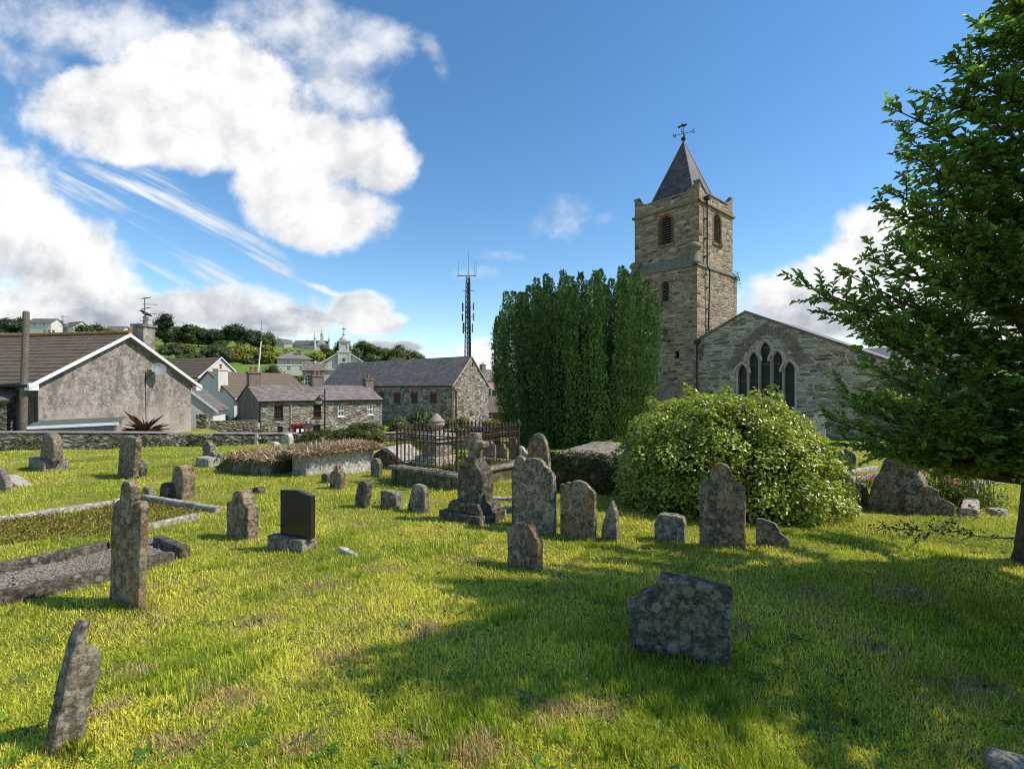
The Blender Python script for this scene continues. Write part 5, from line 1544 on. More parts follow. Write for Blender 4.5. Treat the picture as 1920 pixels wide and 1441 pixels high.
    # television aerial on the chimney
    q = Vector((chx.x, chx.y, 5.1)); b = q - fg.t * .35 + fg.n * .43
    ae = thing('television_aerial', 'thin television aerial mast strapped to the bungalow chimney', 'aerial', b)
    top = EYE + (HY - 558) / F * b.y
    m = MB(); m.bar(b, (b.x, b.y, top), .025); m.build('mast', MAT['steel'], ae)
    for k, zz in enumerate((top - .05, top - .35, top - .6, top - .85, top - 1.25)):
        m = MB(); dd = Vector((.9, .3, 0)) if k % 2 else Vector((.7, -.6, 0)); dd.normalize(); e = Vector((-dd.y, dd.x, 0))
        m.bar((b.x - dd.x * .1, b.y - dd.y * .1, zz), (b.x + dd.x * .55, b.y + dd.y * .55, zz), .014)
        for s in np.linspace(0, .55, 6): m.bar(Vector((b.x, b.y, zz)) + dd * s - e * .2 - Vector((0, 0, .05)), Vector((b.x, b.y, zz)) + dd * s + e * .2 + Vector((0, 0, .05)), .009)
        m.build('aerial_element', MAT['steel'], ae)
    # crow on the pot
    pz = 5.2 + .14 + .45; pc = fg.p(W / 2 + 1.7, 0, -.6); bm = MB()
    d2 = Vector((-.5, -.2, 0)).normalized()
    bm.tube([(pc.x - d2.x * .30, pc.y - d2.y * .30, pz + .05), (pc.x - d2.x * .16, pc.y - d2.y * .16, pz + .12), (pc.x, pc.y, pz + .17), (pc.x + d2.x * .12, pc.y + d2.y * .12, pz + .27), (pc.x + d2.x * .18, pc.y + d2.y * .18, pz + .33), (pc.x + d2.x * .24, pc.y + d2.y * .24, pz + .32), (pc.x + d2.x * .31, pc.y + d2.y * .31, pz + .30)], [.025, .07, .10, .075, .055, .03, .006], 8)
    for s in (-.03, .03): bm.bar((pc.x - d2.y * s, pc.y + d2.x * s, pz), (pc.x - d2.y * s, pc.y + d2.x * s, pz + .1), .010)
    o = bm.build('crow', MAT['black'], loc=(pc.x, pc.y, pz), smooth=True); props(o, 'black crow perched on the bungalow chimney pot', 'bird')
build_bungalow()

# --- cottages
def build_cottages():
    a = Vector((.731, .682, 0)); o = P(487, 730, 42); z0, ze, zr = -5.2, .80, 2.15; L, W = 11.2, 6.4
    root = thing('cottage_terrace', 'pair of two storey rubble stone cottages under one purple slate roof', 'house', (o.x, o.y, Tz(o.x, o.y)))
    f = Fr((o.x, o.y, 0), a)
    ups = [win_rect(f, *q) for q in ((514, 530.5, 785, 760), (587.5, 602, 782, 758.5), (633.5, 646.5, 780, 759), (689.5, 700.5, 777, 757.5))]
    low = [win_rect(f, *q) for q in ((520, 530, 809, 799), (587, 601, 809, 796), (690, 703, 800, 790))]
    low = [(u0, u1, z1 - 1.25, z1) for u0, u1, z0_, z1 in low]
    du0, du1, _, dz1 = win_rect(f, 547, 573, 812, 796); door = (du0, du1, Tz(o.x, o.y) - .6, dz1)
    ff, fr_, fb, fl, ro = gabled(root, o, a, L, W, z0, ze, zr, MAT['cottage'], MAT['slate'], front=[rect(r) for r in ups + low], ov=.18, gv=.12)
    # rendered gable skin, proud of the rubble
    g = MB(); g.wall(fl, [(0, z0), (W, z0), (W, ze), (W / 2, zr - .02), (0, ze)], (), 0, .03); g.build('gable_render', MAT['rend_grey'], root)
    br = m_plain('brown_sash_paint', (.045, .022, .018)); sill = MAT['dressed']
    for i, r in enumerate(ups):
        add_window(root, ff, r, br if i < 2 else MAT['white'], MAT['glass'], (2, 1), True, br if i < 2 else MAT['white'], dep=.11, fw=.07 if i < 2 else .085)
    for i, r in enumerate(low):
        add_window(root, ff, r, br if i < 2 else MAT['white'], MAT['glass'], (1, 1), True, dep=.11)
    d = MB(); d.box(ff, du0, du1, door[2], door[3], .004, .10); d.box(ff, du0 - .05, du1 + .05, door[3] + .003, door[3] + .12, .004, .3)
    dr = d.build('door_surround', MAT['reddoor'], root)
    d = MB(); d.box(ff, (du0 + du1) / 2 - .45, (du0 + du1) / 2 + .45, door[2], door[3] - .25, .104, .125); d.build('door', MAT['dark'], dr)
    for k in (-.25, .15):
        d = MB(); d.box(ff, (du0 + du1) / 2 + k, (du0 + du1) / 2 + k + .22, door[3] - .62, door[3] - .35, .13, .14); d.build('notice', MAT['white'], dr)
    gu = MB(); gu.tube([ff.p(-.1, ze - .06, .24), ff.p(L + .1, ze - .06, .24)], .06, 6); gu.build('gutter', MAT['black'], root)
    for u in (-.02, fr_ and ff.uz(596, 770)[0] + .3):
        pass
    p = MB(); u = ff.uz(545, 775)[0]; p.tube([ff.p(u, ze - .1, .06), ff.p(u, z0, .06)], .04, 6); p.build('downpipe', MAT['cream'], root)
    p = MB(); p.tube([ff.p(0, ze - .1, .1), ff.p(0, z0, .1)], .045, 6); p.build('downpipe', MAT['black'], root)
    t = a
    for px, py0, py1, w, mm in ((470, 722, 700, .95, MAT['rend_grey']), (593, 728, 706, 1.0, MAT['rend_grey']), (690, 728, 712, .85, MAT['rend_grey'])):
        # on the ridge line
        rl = Fr(ff.p(0, 0, -W / 2), t); u = rl.uz(px, py0)[0]; u = max(u, .45)
        c = rl.p(u, 0, 0); zt = EYE + (HY - py1) / F * c.y
        chimney(root, c, t, w, .75, zr - .5, zt, mm, (-.2, .2) if px < 600 else (0,))
    # weeds in the last chimney
    rl = Fr(ff.p(0, 0, -W / 2), t); c = rl.p(rl.uz(692, 720)[0], 0, 0); n = 60
    B = np.array([c.x, c.y, EYE + (HY - 711) / F * c.y]) + rng.normal(size=(n, 3)) * [.2, .2, .07]
    V, Fc = leaf_arrays(B, rdir(n) + [0, 0, .6], rdir(n), np.full(n, .22), np.full(n, .07)); cc = np.array([.25, .2, .05]) * (.5 + rng.random((n, 1)))
    np_mesh('chimney_weeds', V, [Fc], MAT['leaf'], root, cols=np.repeat(cc, 4, 0))
    # lean-to beside the gable
    lt = thing('flat_roofed_lean_to', 'small lean-to with pale blue sheet roof beside the cottage gable', 'shed', fl.p(W - 1, Tz(o.x - 1, o.y), 1))
    m = MB(); c0 = P(417, 804, 38.5); c1 = P(452, 806.5, 37.5); c2 = P(487, 792.5, 41); c3 = P(436, 789.5, 42)
    m.slab([c0, c1, c2, c3], .08); m.build('roof', m_plain('pale_sheet', (.42, .47, .52), .5, .1), lt)
    m = MB(); zf = Tz(o.x, o.y) - .5
    m.hexa([(q.x, q.y, zf) for q in (c0, c1, c2, c3)], [(q.x, q.y, q.z - .1) for q in (c0, c1, c2, c3)]); m.build('wall', MAT['cream'], lt)
build_cottages()

# --- white rendered house with tall gable chimney
def build_white_house():
    a = Vector((.5, .866, 0)); o = P(439, 730, 48); z0, ze, zr = -5, 1.0, 3.55; L, W = 9.0, 8.6
    root = thing('rendered_house', 'pale rendered house with brown tiled roof and white chimney behind the cottages', 'house', (o.x, o.y, Tz(o.x, o.y)))
    f = Fr((o.x, o.y, 0), a); w = win_rect(f, 449, 461, 768, 750)
    ff, fr_, fb, fl, ro = gabled(root, o, a, L, W, z0, ze, zr, MAT['rend_white'], MAT['tile2'], front=[rect(w)], courses=13, ov=.3, gv=.1)
    add_window(root, ff, w, MAT['white'], MAT['glass'], (1, 1))
    sl = (zr - ze) / (W / 2); b = MB()
    for u in (-.3, W + .3):
        b.hexa([fl.p(u, ze - sl * .3 - .08, .105), fl.p(W / 2, zr - .08, .105), fl.p(W / 2, zr + .05, .105), fl.p(u, ze - sl * .3 + .05, .105)],
               [fl.p(u, ze - sl * .3 - .08, .14), fl.p(W / 2, zr - .08, .14), fl.p(W / 2, zr + .05, .14), fl.p(u, ze - sl * .3 + .05, .14)])
    b.build('bargeboard', MAT['black'], root)
    g = MB(); g.tube([ff.p(-.1, ze - .2, .36), ff.p(L, ze - .2, .36)], .09, 6); g.build('gutter', MAT['white'], root)
    c = fl.p(W / 2 + 1.1, 0, -1.1); zt = EYE + (HY - 694) / F * c.y
    chimney(root, P(414, 730, 49.2), a, .95, .8, 1.6, EYE + (HY - 694) / F * 49.2, MAT['rend_white'], (0,))
build_white_house()

def build_gable_house():
    d = Vector((.36, .93, 0)).normalized(); t = Vector((d.y, -d.x, 0))
    A = P(374, 730, 56); L, W = 14, 5.2; z0, ze, zr = -5, 3.3, 5.45
    root = thing('gabled_house', 'pale house gable with white verge and brown tiled roof, rising behind the bungalow', 'house', (A.x, A.y, Tz(A.x, A.y)))
    o = Vector((A.x, A.y, 0)) - t * L
    ff, fg, fb, fl, ro = gabled(root, o, t, L, W, z0, ze, zr, MAT['rend_white'], MAT['tile'], courses=12, ov=.3, gv=.15)
    sl = (zr - ze) / (W / 2); b = MB()
    for u in (-.3, W + .3):
        b.hexa([fg.p(u, ze - sl * .3 - .08, .155), fg.p(W / 2, zr - .08, .155), fg.p(W / 2, zr + .06, .155), fg.p(u, ze - sl * .3 + .06, .155)],
               [fg.p(u, ze - sl * .3 - .08, .2), fg.p(W / 2, zr - .08, .2), fg.p(W / 2, zr + .06, .2), fg.p(u, ze - sl * .3 + .06, .2)])
    b.build('bargeboard', MAT['white'], root)
    # small white annexe with a black roof, just past the bungalow corner
    o = P(372, 730, 37); r2 = thing('white_annexe', 'small white annexe with black roof and white verge past the bungalow corner', 'house', (o.x, o.y, Tz(o.x, o.y)))
    f = Fr((o.x - 1.0, o.y, 0), (.95, .3)); zt = EYE + (HY - 720) / F * 37; zb = EYE + (HY - 768) / F * 37; wd = 2.05
    m = MB(); m.hexa([f.p(0, -3, 0), f.p(wd - .25, -3, 0), f.p(wd - .25, zb, 0), f.p(0, zt - .2, 0)], [f.p(0, -3, -4), f.p(wd - .25, -3, -4), f.p(wd - .25, zb, -4), f.p(0, zt - .2, -4)]); m.build('wall', MAT['rend_white'], r2)
    m = MB(); m.slab([f.p(-.1, zt, .1), f.p(wd + .1, zb - .1, .1), f.p(wd + .1, zb - .1, -4), f.p(-.1, zt, -4)], .1); m.build('roof', MAT['gslate'], r2)
    m = MB(); m.hexa([f.p(-.1, zt - .2, .103), f.p(wd + .15, zb - .3, .103), f.p(wd + .15, zb - .1, .103), f.p(-.1, zt, .103)], [f.p(-.1, zt - .2, .15), f.p(wd + .15, zb - .3, .15), f.p(wd + .15, zb - .1, .15), f.p(-.1, zt, .15)]); m.build('bargeboard', MAT['white'], r2)
build_gable_house()

# --- warehouse
def build_warehouse():
    t = Vector((.79, -.61, 0)).normalized(); C = P(848, 730, 75); L, W = 34.5, 8.3; z0, ze, zr = -6, 2.38, 6.9
    o = Vector((C.x, C.y, 0)) - t * L
    root = thing('stone_warehouse', 'long rubble stone warehouse with steep grey slate roof and small red shuttered openings', 'warehouse', (C.x, C.y, Tz(C.x, C.y)))
    f = Fr(o, t)
    wins = [win_rect(f, *q) for q in ((708, 719, 752, 737), (740, 750, 755, 738), (772, 782, 756, 738), (807, 818, 756, 738))]
    ff, fg, fb, fl, ro = gabled(root, o, t, L, W, z0, ze, zr, MAT['ware'], MAT['gslate'], front=[rect(r) for r in wins], ov=.2, gv=.12)
    for r in wins:
        u0, u1, z0_, z1 = r
        m = MB(); m.box(ff, u0, u1, z0_, z1, -.12, -.06)
        sh = m.build('shutter', MAT['redwood'], root)
        m = MB(); m.box(ff, u0 - .18, u1 + .18, z1 + .002, z1 + .24, .003, .03); m.box(ff, u0 - .18, u0 - .002, z0_, z1, .003, .025); m.box(ff, u1 + .002, u1 + .18, z0_, z1, .003, .025); m.build('brick_surround', MAT['brick'], sh)
    g = MB(); g.tube([ff.p(0, ze - .12, .26), ff.p(L, ze - .12, .26)], .1, 6); g.build('gutter', MAT['black'], root)
    p = MB(); p.tube([fg.p(-.1, ze - .2, .2), fg.p(.75, ze - .9, .1), fg.p(.78, -5.5, .1)], .07, 6); p.build('downpipe', MAT['black'], root)
    b = MB(); sl = (zr - ze) / (W / 2)
    for u in (-.1, W + .1): b.hexa([fg.p(u, ze - .1 - .12, .125), fg.p(W / 2, zr - .12, .125), fg.p(W / 2, zr + .04, .125), fg.p(u, ze - .1 + .04, .125)], [fg.p(u, ze - .22, .18), fg.p(W / 2, zr - .12, .18), fg.p(W / 2, zr + .04, .18), fg.p(u, ze - .06, .18)])
    b.build('verge', MAT['dressed'], root)
    q = MB()
    for z in np.arange(-5.5, ze - .3, .5):
        q.box(fg, .002, .30 if int(z * 2) % 2 else .5, z, z + .42, .003, .02)
    q.build('quoins', MAT['brick'], root)
    a = MB(); u, z = fg.uz(884, 774); a.box(fg, u - .22, u + .22, z - .3, z + .3, .003, .16); al = a.build('alarm_box', MAT['reddoor'], root)
    v = MB(); u, z = fg.uz(886, 683); v.box(fg, u - .15, u + .15, z - .3, z + .3, .003, .02); v.build('slit_vent', MAT['dark'], root)
    return root
build_warehouse()

# --- lattice mast
def build_mast():
    b = P(878, 730, 112); zb, zt = -5, EYE + (HY - 520) / F * 112
    root = thing('lattice_mast', 'tall dark steel lattice communications mast with antennas behind the warehouse', 'mast', (b.x, b.y, zb))
    m = MB()
    def r(z): return 1.0 - .52 * (z - zb) / (zt - zb)
    an = [rad(a) for a in (80, 200, 320)]
    def q(k, z): return Vector((b.x + r(z) * math.cos(an[k % 3]), b.y + r(z) * math.sin(an[k % 3]), z))
    zs = np.linspace(zb, zt, 30)
    for k in range(3):
        m.bar(q(k, zb), q(k, zt), .15, .11, 5)
        for z0, z1 in zip(zs, zs[1:]):
            m.bar(q(k, z0), q(k + 1, z1), .06, n=4); m.bar(q(k + 1, z0), q(k, z1), .06, n=4); m.bar(q(k, z1), q(k + 1, z1), .05, n=4)
        m.bar(q(k, zt), (b.x, b.y, zt + 1.4), .04, n=4)
    for dx in (-.12, .16, .36): m.bar((b.x + dx * 1.2, b.y + .1, zb), (b.x + dx, b.y + .1, zt - 1), .12, n=6)
    m.build('lattice_tower', MAT['mast'], root)
    def z(py): return EYE + (HY - py) / F * 112
    for px, py0, py1 in ((868.5, 585, 569), (888.5, 583, 569), (868, 603, 589), (888.5, 602, 588), (869.5, 626, 606), (886.5, 624, 608), (877, 600, 575), (873, 622, 606)):
        x = (px - CX) / F * 112; f = Fr((x, b.y - 1.0, 0), (1, 0)); a = MB()
        a.box(f, -.16, .16, z(py0), z(py1), -.08, .08); a.bar((x, b.y - 1, (z(py0) + z(py1)) / 2), (b.x, b.y, (z(py0) + z(py1)) / 2), .04, n=4); a.build('antenna_panel', MAT['panel'] if px > 880 else MAT['mast'], root)
    for px, pyb, pyt in ((878.5, 509, 470), (860, 516, 490), (890, 516, 491), (893, 516, 490.5)):
        x = (px - CX) / F * 112; a = MB(); a.bar((x, b.y, z(pyb)), (x, b.y, z(pyt)), .05, .03, 5); a.build('whip_aerial', MAT['steel'], root)
    a = MB(); a.bar(((857 - CX) / F * 112, b.y, z(517)), ((893 - CX) / F * 112, b.y, z(517)), .08, n=5); a.bar(((868 - CX) / F * 112, b.y, z(545)), ((890 - CX) / F * 112, b.y, z(545)), .05, n=5); a.build('cross_arm', MAT['mast'], root)
build_mast()

# --- classical market house with cupola
def build_market_house():
    D = 125; k = D / F
    c = P(645, 730, D); root = thing('market_house', 'pale stone market house with pediment, clock and domed cupola topped by a cross', 'building', (c.x, c.y, Tz(c.x, c.y)))
    t = Vector((.94, .34, 0)).normalized(); f = Fr((c.x, c.y, 0), t)
    def z(py): return EYE + (HY - py) * k
    hw = 6.4; gz = Tz(c.x, c.y) - 1
    m = MB(); m.wall(f, [(-hw, gz), (hw, gz), (hw, z(690)), (0, z(657)), (-hw, z(690))]); 
    m.poly([f.p(-hw, gz, 0), f.p(-hw, gz, -9), f.p(-hw, z(690), -9), f.p(-hw, z(690), 0)]); m.poly([f.p(hw, gz, 0), f.p(hw, gz, -9), f.p(hw, z(690), -9), f.p(hw, z(690), 0)])
    m.build('wall', MAT['chapel'], root)
    m = MB()
    for s in (-1, 1):
        m.hexa([f.p(s * (hw + .5), z(690) - .1, .02), f.p(0, z(656) - .1, .02), f.p(0, z(656) + .3, .02), f.p(s * (hw + .5), z(690) + .3, .02)],
               [f.p(s * (hw + .5), z(690) - .1, .5), f.p(0, z(656) - .1, .5), f.p(0, z(656) + .3, .5), f.p(s * (hw + .5), z(690) + .3, .5)])
    m.box(f, -hw - .5, hw + .5, z(694), z(691), .02, .4); m.build('pediment', MAT['chapel'], root)
    m = MB()
    m.slab([f.p(-hw - .3, z(690) + .1, 0), f.p(0, z(657) + .1, 0), f.p(0, z(657) + .1, -9), f.p(-hw - .3, z(690) + .1, -9)], .1)
    m.slab([f.p(hw + .3, z(690) + .1, 0), f.p(0, z(657) + .1, 0), f.p(0, z(657) + .1, -9), f.p(hw + .3, z(690) + .1, -9)], .1); m.build('roof', MAT['gslate'], root)
    m = MB()
    m.box(f, -hw, -hw + .8, gz, z(694), .003, .25); m.box(f, hw - .8, hw, gz, z(694), .003, .25); m.build('pilasters', MAT['chapel'], root)
    for s in (-1, 1):
        m = MB(); q = f.p(s * (hw + .2), 0, .1); zz = z(690) + .3
        m.lathe(q, [(.3, zz), (.3, zz + .4), (.12, zz + .5), (.36, zz + .8), (.3, zz + 1.05), (.1, zz + 1.3), (.04, zz + 1.5)], 10); m.build('urn', MAT['chapel'], root, smooth=True)
    cu = MB(); cw = 1.55
    cu.box(f, -cw, cw, z(684), z(661), -2.6, .5); cu.box(f, -cw - .15, cw + .15, z(661) + .003, z(658), -2.75, .65)
    cu.box(f, -cw * .8, cw * .8, z(658) + .003, z(641), -2.3, .2); cu.box(f, -cw - .02, cw + .02, z(641) + .003, z(638.5), -2.6, .5)
    cup = cu.build('cupola', MAT['chapel'], root)
    pi = MB()
    for s in (-1, 1):
        for u in (s * .95,): pi.box(f, u - .22, u + .22, z(658) + .01, z(641) - .01, .203, .36)
        pi.box(f, s * 1.25 - .2, s * 1.25 + .2, z(684), z(661) - .01, .503, .6)
    pi.build('pilasters', MAT['chapel'], cup)
    dm = MB(); q = f.p(0, 0, -1.05)
    dm.lathe(q, [(1.15, z(638.3)), (1.1, z(636)), (.85, z(633)), (.6, z(631)), (.35, z(630)), (.25, z(628)), (.42, z(626.5)), (.40, z(625)), (.15, z(623)), (.1, z(621))], 12); dm.build('dome', MAT['chapel'], cup, smooth=True)
    cr = MB(); cr.bar(f.p(0, z(621), -1.05), f.p(0, z(612.5), -1.05), .10); cr.bar(f.p(-.45, z(616), -1.05), f.p(.45, z(616), -1.05), .09); cr.build('cross', MAT['black'], cup)
    cl = MB(); qc = f.p(0, 0, .51); r = .42; zc = z(674)
    cl.hexa([f.p(r * math.cos(a), zc + r * math.sin(a), .505) for a in np.linspace(0, 2 * np.pi, 18)[:-1]], [f.p(r * math.cos(a), zc + r * math.sin(a), .58) for a in np.linspace(0, 2 * np.pi, 18)[:-1]])
    ck = cl.build('clock', m_plain('clock_bronze', (.10, .08, .05), .5), cup)
    ch = MB(); ch.box(f, -.02, .02, zc, zc + .3, .583, .60); ch.box(f, 0, .2, zc - .02, zc + .02, .583, .6); ch.build('clock_hands', MAT['white'], ck)
    # link building with an arched white window
    o = P(566, 730, 120); lk = thing('slate_roofed_hall', 'stone hall with slate roof and arched white window beside the market house', 'building', (o.x, o.y, Tz(o.x, o.y)))
    fl = Fr((o.x, o.y, 0), (1, .15)); kk = 120 / F
    def zz(py): return EYE + (HY - py) * kk
    uc, hw2 = fl.uz(578, 715)[0], .95
    hole = arch_pts(uc, zz(730), zz(708), hw2)
    m = MB(); m.wall(fl, [(0, gz - 1), (5.0, gz - 1), (5.0, zz(694)), (0, zz(694))], [hole], .3); m.poly([fl.p(0, gz - 1, 0), fl.p(0, gz - 1, -6), fl.p(0, zz(694), -6), fl.p(0, zz(694), 0)]); m.build('wall', MAT['ware'], lk)
    m = MB(); m.slab([fl.p(-.15, zz(694), .3), fl.p(5.2, zz(694), .3), fl.p(5.2, zz(676), -3), fl.p(-.15, zz(676), -3)], .12); m.build('roof', MAT['slate'], lk)
    m = MB(); ring(m, fl, hole, -.2, -.2, -.12); 
    for u in (-.3, .3): m.box(fl, uc + u - .05, uc + u + .05, zz(730), zz(708) + .7, -.2, -.13)
    for q in (722, 715, 708): m.box(fl, uc - hw2, uc + hw2, zz(q), zz(q) + .1, -.2, -.125)
    w = m.build('arched_window', MAT['white'], lk)
    m = MB(); m.wall(fl, hole, (), 0, -.22); m.build('pane', MAT['glass'], w)
    m = MB(); m.box(fl, -.02, .28, gz, zz(678), .004, .2); m.build('quoins', MAT['dressed'], lk)
build_market_house()

def build_hip_house():
    D = 142; o = P(520, 730, D); root = thing('hip_roofed_house', 'cream house with low hipped slate roof and brown chimneys below the hill chapel', 'house', (o.x, o.y, Tz(o.x, o.y)))
    k = D / F
    def z(py): return EYE + (HY - py) * k
    f = Fr((o.x, o.y, 0), (.9, .43)); L, W = 8.6, 8.0; gz = Tz(o.x, o.y) - 1
    wins = [(u, u + 1.0, z(b), z(t)) for u in (2.4, 5.6) for b, t in ((681, 674.5), (694, 686))]
    m = MB(); m.wall(f, [(0, gz), (L, gz), (L, z(672)), (0, z(672))], [rect(r) for r in wins], .15)
    m.poly([f.p(0, gz, 0), f.p(0, gz, -W), f.p(0, z(672), -W), f.p(0, z(672), 0)]); m.poly([f.p(L, gz, 0), f.p(L, gz, -W), f.p(L, z(672), -W), f.p(L, z(672), 0)]); m.build('wall', MAT['cream'], root)
    for r in wins: add_window(root, f, r, MAT['white'], MAT['glass'], (1, 1), True, dep=.1, fw=.1)
    m = MB(); m.box(f, 0, L, z(684.5), z(683), .003, .1); m.build('string_band', MAT['white'], root)
    e = .8; m = MB(); a, b, c, d = f.p(-e, z(672), e), f.p(L + e, z(672), e), f.p(L + e, z(672), -W - e), f.p(-e, z(672), -W - e); r0, r1 = f.p(3.4, z(656.5), -4), f.p(5.4, z(656.5), -4)
    m.poly([a, b, r1, r0]); m.poly([b, c, r1]); m.poly([c, d, r0, r1]); m.poly([d, a, r0]); m.poly([a, b, c, d]); ro = m.build('roof', MAT['pslate'], root)
    for px, pt in ((535, 653), (560.5, 655)):
        c = P(px, 730, D + 4.5); chimney(root, c, f.t, 1.1, .8, z(668), z(pt), MAT['rend_grey'])
build_hip_house()

# --- chapel on the hill
def build_hill_chapel():
    D = 300; k = D / F
    def z(py): return EYE + (HY - py) * k
    c = P(590, 730, D); gz = z(664); root = thing('hill_chapel', 'pale grey gothic church with pinnacles standing on the hilltop', 'church', (c.x, c.y, gz))
    t = Vector((.55, .835, 0)).normalized()      # nave runs back to the left; facade faces right front
    ff = Fr((c.x, c.y, 0), Vector((.94, .34, 0))); hw = 4.0
    m = MB(); m.wall(ff, [(0, gz), (2 * hw, gz), (2 * hw, z(647)), (hw, z(637)), (0, z(647))], [arch_pts(hw, z(655), z(649), 1.0, True)], .3)
    bk = -ff.n; m.build('facade', MAT['chapel'], root)
    m = MB(); m.wall(ff, arch_pts(hw, z(655), z(649), 1.0, True), (), 0, -.2); m.build('west_window', MAT['glass'], root)
    # nave to the left
    fn = Fr((c.x, c.y, 0) - Vector((12.6, 1.0, 0)) if False else (c.x - 14.2, c.y + 1, 0), (1, -.08)); L = 14.3
    holes = [arch_pts(u, z(660), z(654), .55, True) for u in (2.4, 5.6, 8.8)]
    m = MB(); m.wall(fn, [(0, gz), (L, gz), (L, z(646.5)), (0, z(646.5))], holes, .25); m.build('nave_wall', MAT['chapel'], root)
    for h in holes:
        m = MB(); m.wall(fn, h, (), 0, -.2); m.build('window', MAT['dark'], root)
    m = MB(); m.slab([fn.p(-.2, z(646.5), .3), fn.p(L, z(646.5), .3), fn.p(L, z(636.5), -5), fn.p(-.2, z(636.5), -5)], .2)
    m.slab([fn.p(L - 1, z(646.5), .1), fn.p(L + 7, z(647), -2), fn.p(L + 7, z(637.5), -5), fn.p(L - 1, z(637), -5)], .2); m.build('nave_roof', MAT['gslate'], root)
    # transept gable on the left
    ft = Fr((c.x - 23.6, c.y - 2.2, 0), (.98, -.2)); W2 = 7.4
    m = MB(); m.wall(ft, [(0, gz), (W2, gz), (W2, z(646)), (W2 / 2 - .6, z(635)), (0, z(646))]); m.box(ft, W2 / 2 - 1.0, W2 / 2 - .2, gz, z(636), .003, .4)
    fe = Fr(ft.p(W2, 0, 0), (.86, .5)); m.wall(fe, [(0, gz), (4.4, gz), (4.4, z(646)), (0, z(646))], [arch_pts(2.2, z(660), z(654), .6, True)], .25); m.build('transept_wall', MAT['chapel'], root)
    m = MB(); m.wall(fe, arch_pts(2.2, z(660), z(654), .6, True), (), 0, -.2); m.build('window', MAT['dark'], root)
    m = MB(); m.slab([ft.p(W2 / 2 - .6, z(634.6), .2), ft.p(W2 + .2, z(645.7), .2), fe.p(4.8, z(645.7), 0), fe.p(4.8, z(637), -3.6)], .15)
    m.slab([ft.p(-.2, z(646), .2), ft.p(W2 / 2 - .6, z(634.8), .2), ft.p(W2 / 2 - .6, z(634.8), -8), ft.p(-.2, z(646), -8)], .15); m.build('transept_roof', MAT['gslate'], root)
    # pinnacles
    def pin(q, z0, zs, zt, r):
        p = MB(); p.lathe(q, [(r, z0), (r, zs), (r * 1.35, zs + .1), (r * 1.35, zs + .4), (r * .55, zs + .9), (r * .16, zt - .6), (.22, zt - .45), (.05, zt)], 8); p.build('pinnacle', MAT['chapel'], root)
    pin(ff.p(.1, 0, 0), gz, z(634), z(620), .62); pin(ff.p(2 * hw, 0, 0), gz, z(636), z(624), .6)
    bl = MB(); bl.box(ff, hw - .9, hw + .9, z(643), z(628), -1, .15); bl.build('bellcote', MAT['chapel'], root)
    pin(ff.p(hw, 0, -.4), z(628) + .003, z(626), z(612.5), .75); pin(ft.p(W2 / 2 - .6, 0, -.1), z(637), z(634), z(626), .35); pin(fn.p(7.2, 0, -4.9), z(637), z(636), z(631), .25)
build_hill_chapel()

# --- small hill houses at the left
def hill_house(px0, px1, pyb, pye, pyr, D, label, wm, rm, tilt=.0, win=True):
    o = P(px0, 730, D); k = D / F; L = (px1 - px0) * k
    def z(py): return EYE + (HY - py) * k
    root = thing('hillside_house', label, 'house', (o.x, o.y, z(pyb)), 'houses on the hillside')
    f = Fr((o.x, o.y, 0), (1, tilt))
    wins = [(L * q, L * q + 1.3, z(pye) - 1.5, z(pye) - .4) for q in (.2, .62)] if win else []
    W = 6.5
    ff, fr_, fb, fl, ro = gabled(root, o, (1, tilt), L, W, z(pyb) - 3, z(pye), z(pyr), wm, rm, front=[rect(r) for r in wins], ov=.4, gv=.3)
    for r in wins: add_window(root, ff, r, MAT['white'], MAT['glass'], (1, 0), False, dep=.1, fw=.12)
    return root
hill_house(52, 92, 614, 604, 595, 210, 'white bungalow with dark roof, highest at the left behind the pole', MAT['rend_white'], MAT['gslate'], .1)
r_ = hill_house(116, 147, 617, 611, 602, 220, 'small white house with steep brown gable between hillside trees', MAT['rend_white'], MAT['tile'], -.3)
hill_house(197, 226, 623, 618, 609.5, 230, 'grey roofed hillside house left of the bungalow chimney', MAT['cream'], MAT['gslate'], .15)
hill_house(228, 252, 623, 618, 611, 236, 'long low grey roofed house directly left of the bungalow chimney', MAT['cream'], MAT['slate'], -.1)
# terrace roofs just behind the bungalow
def back_terrace():
    o = P(-60, 730, 62); root = thing('slate_terrace', 'dark slate terrace roof with red chimney pots behind the bungalow roof', 'house', (o.x, o.y, Tz(o.x, o.y)))
    f = Fr((o.x, o.y, 0), (1, .12)); k = 62 / F
    def z(py): return EYE + (HY - py) * k
    ff, fr_, fb, fl, ro = gabled(root, o, (1, .12), 14.5, 6, -3, z(652), z(619), MAT['rend_grey'], MAT['gslate'], ov=.2)
    for px, w in ((92, 2.2), (45, 1.0)):
        c = P(px, 730, 64); chimney(root, c, f.t, w, .8, z(645), z(624), MAT['rend_grey'], (-.5, 0, .5) if w > 2 else (0,))
    b = P(118, 730, 64); ae = thing('rooftop_aerial', 'spiky rooftop aerial above the red chimney pots of the slate terrace', 'aerial', (b.x, b.y, z(624)))
    m = MB(); m.bar((b.x, b.y, z(628)), (b.x, b.y, z(586)), .035)
    m.build('mast', MAT['steel'], ae)
    for i, py in enumerate((590, 598, 606)):
        m = MB(); dd = Vector((1, .2 * (i - 1), 0)); zz = z(py)
        m.bar((b.x - .3, b.y, zz), (b.x + .6, b.y + .2, zz), .025)
        for s in np.linspace(-.3, .6, 5): m.bar((b.x + s, b.y - .2, zz - .25), (b.x + s, b.y + .2, zz + .25), .015)
        m.build('aerial_element', MAT['steel'], ae)
back_terrace()

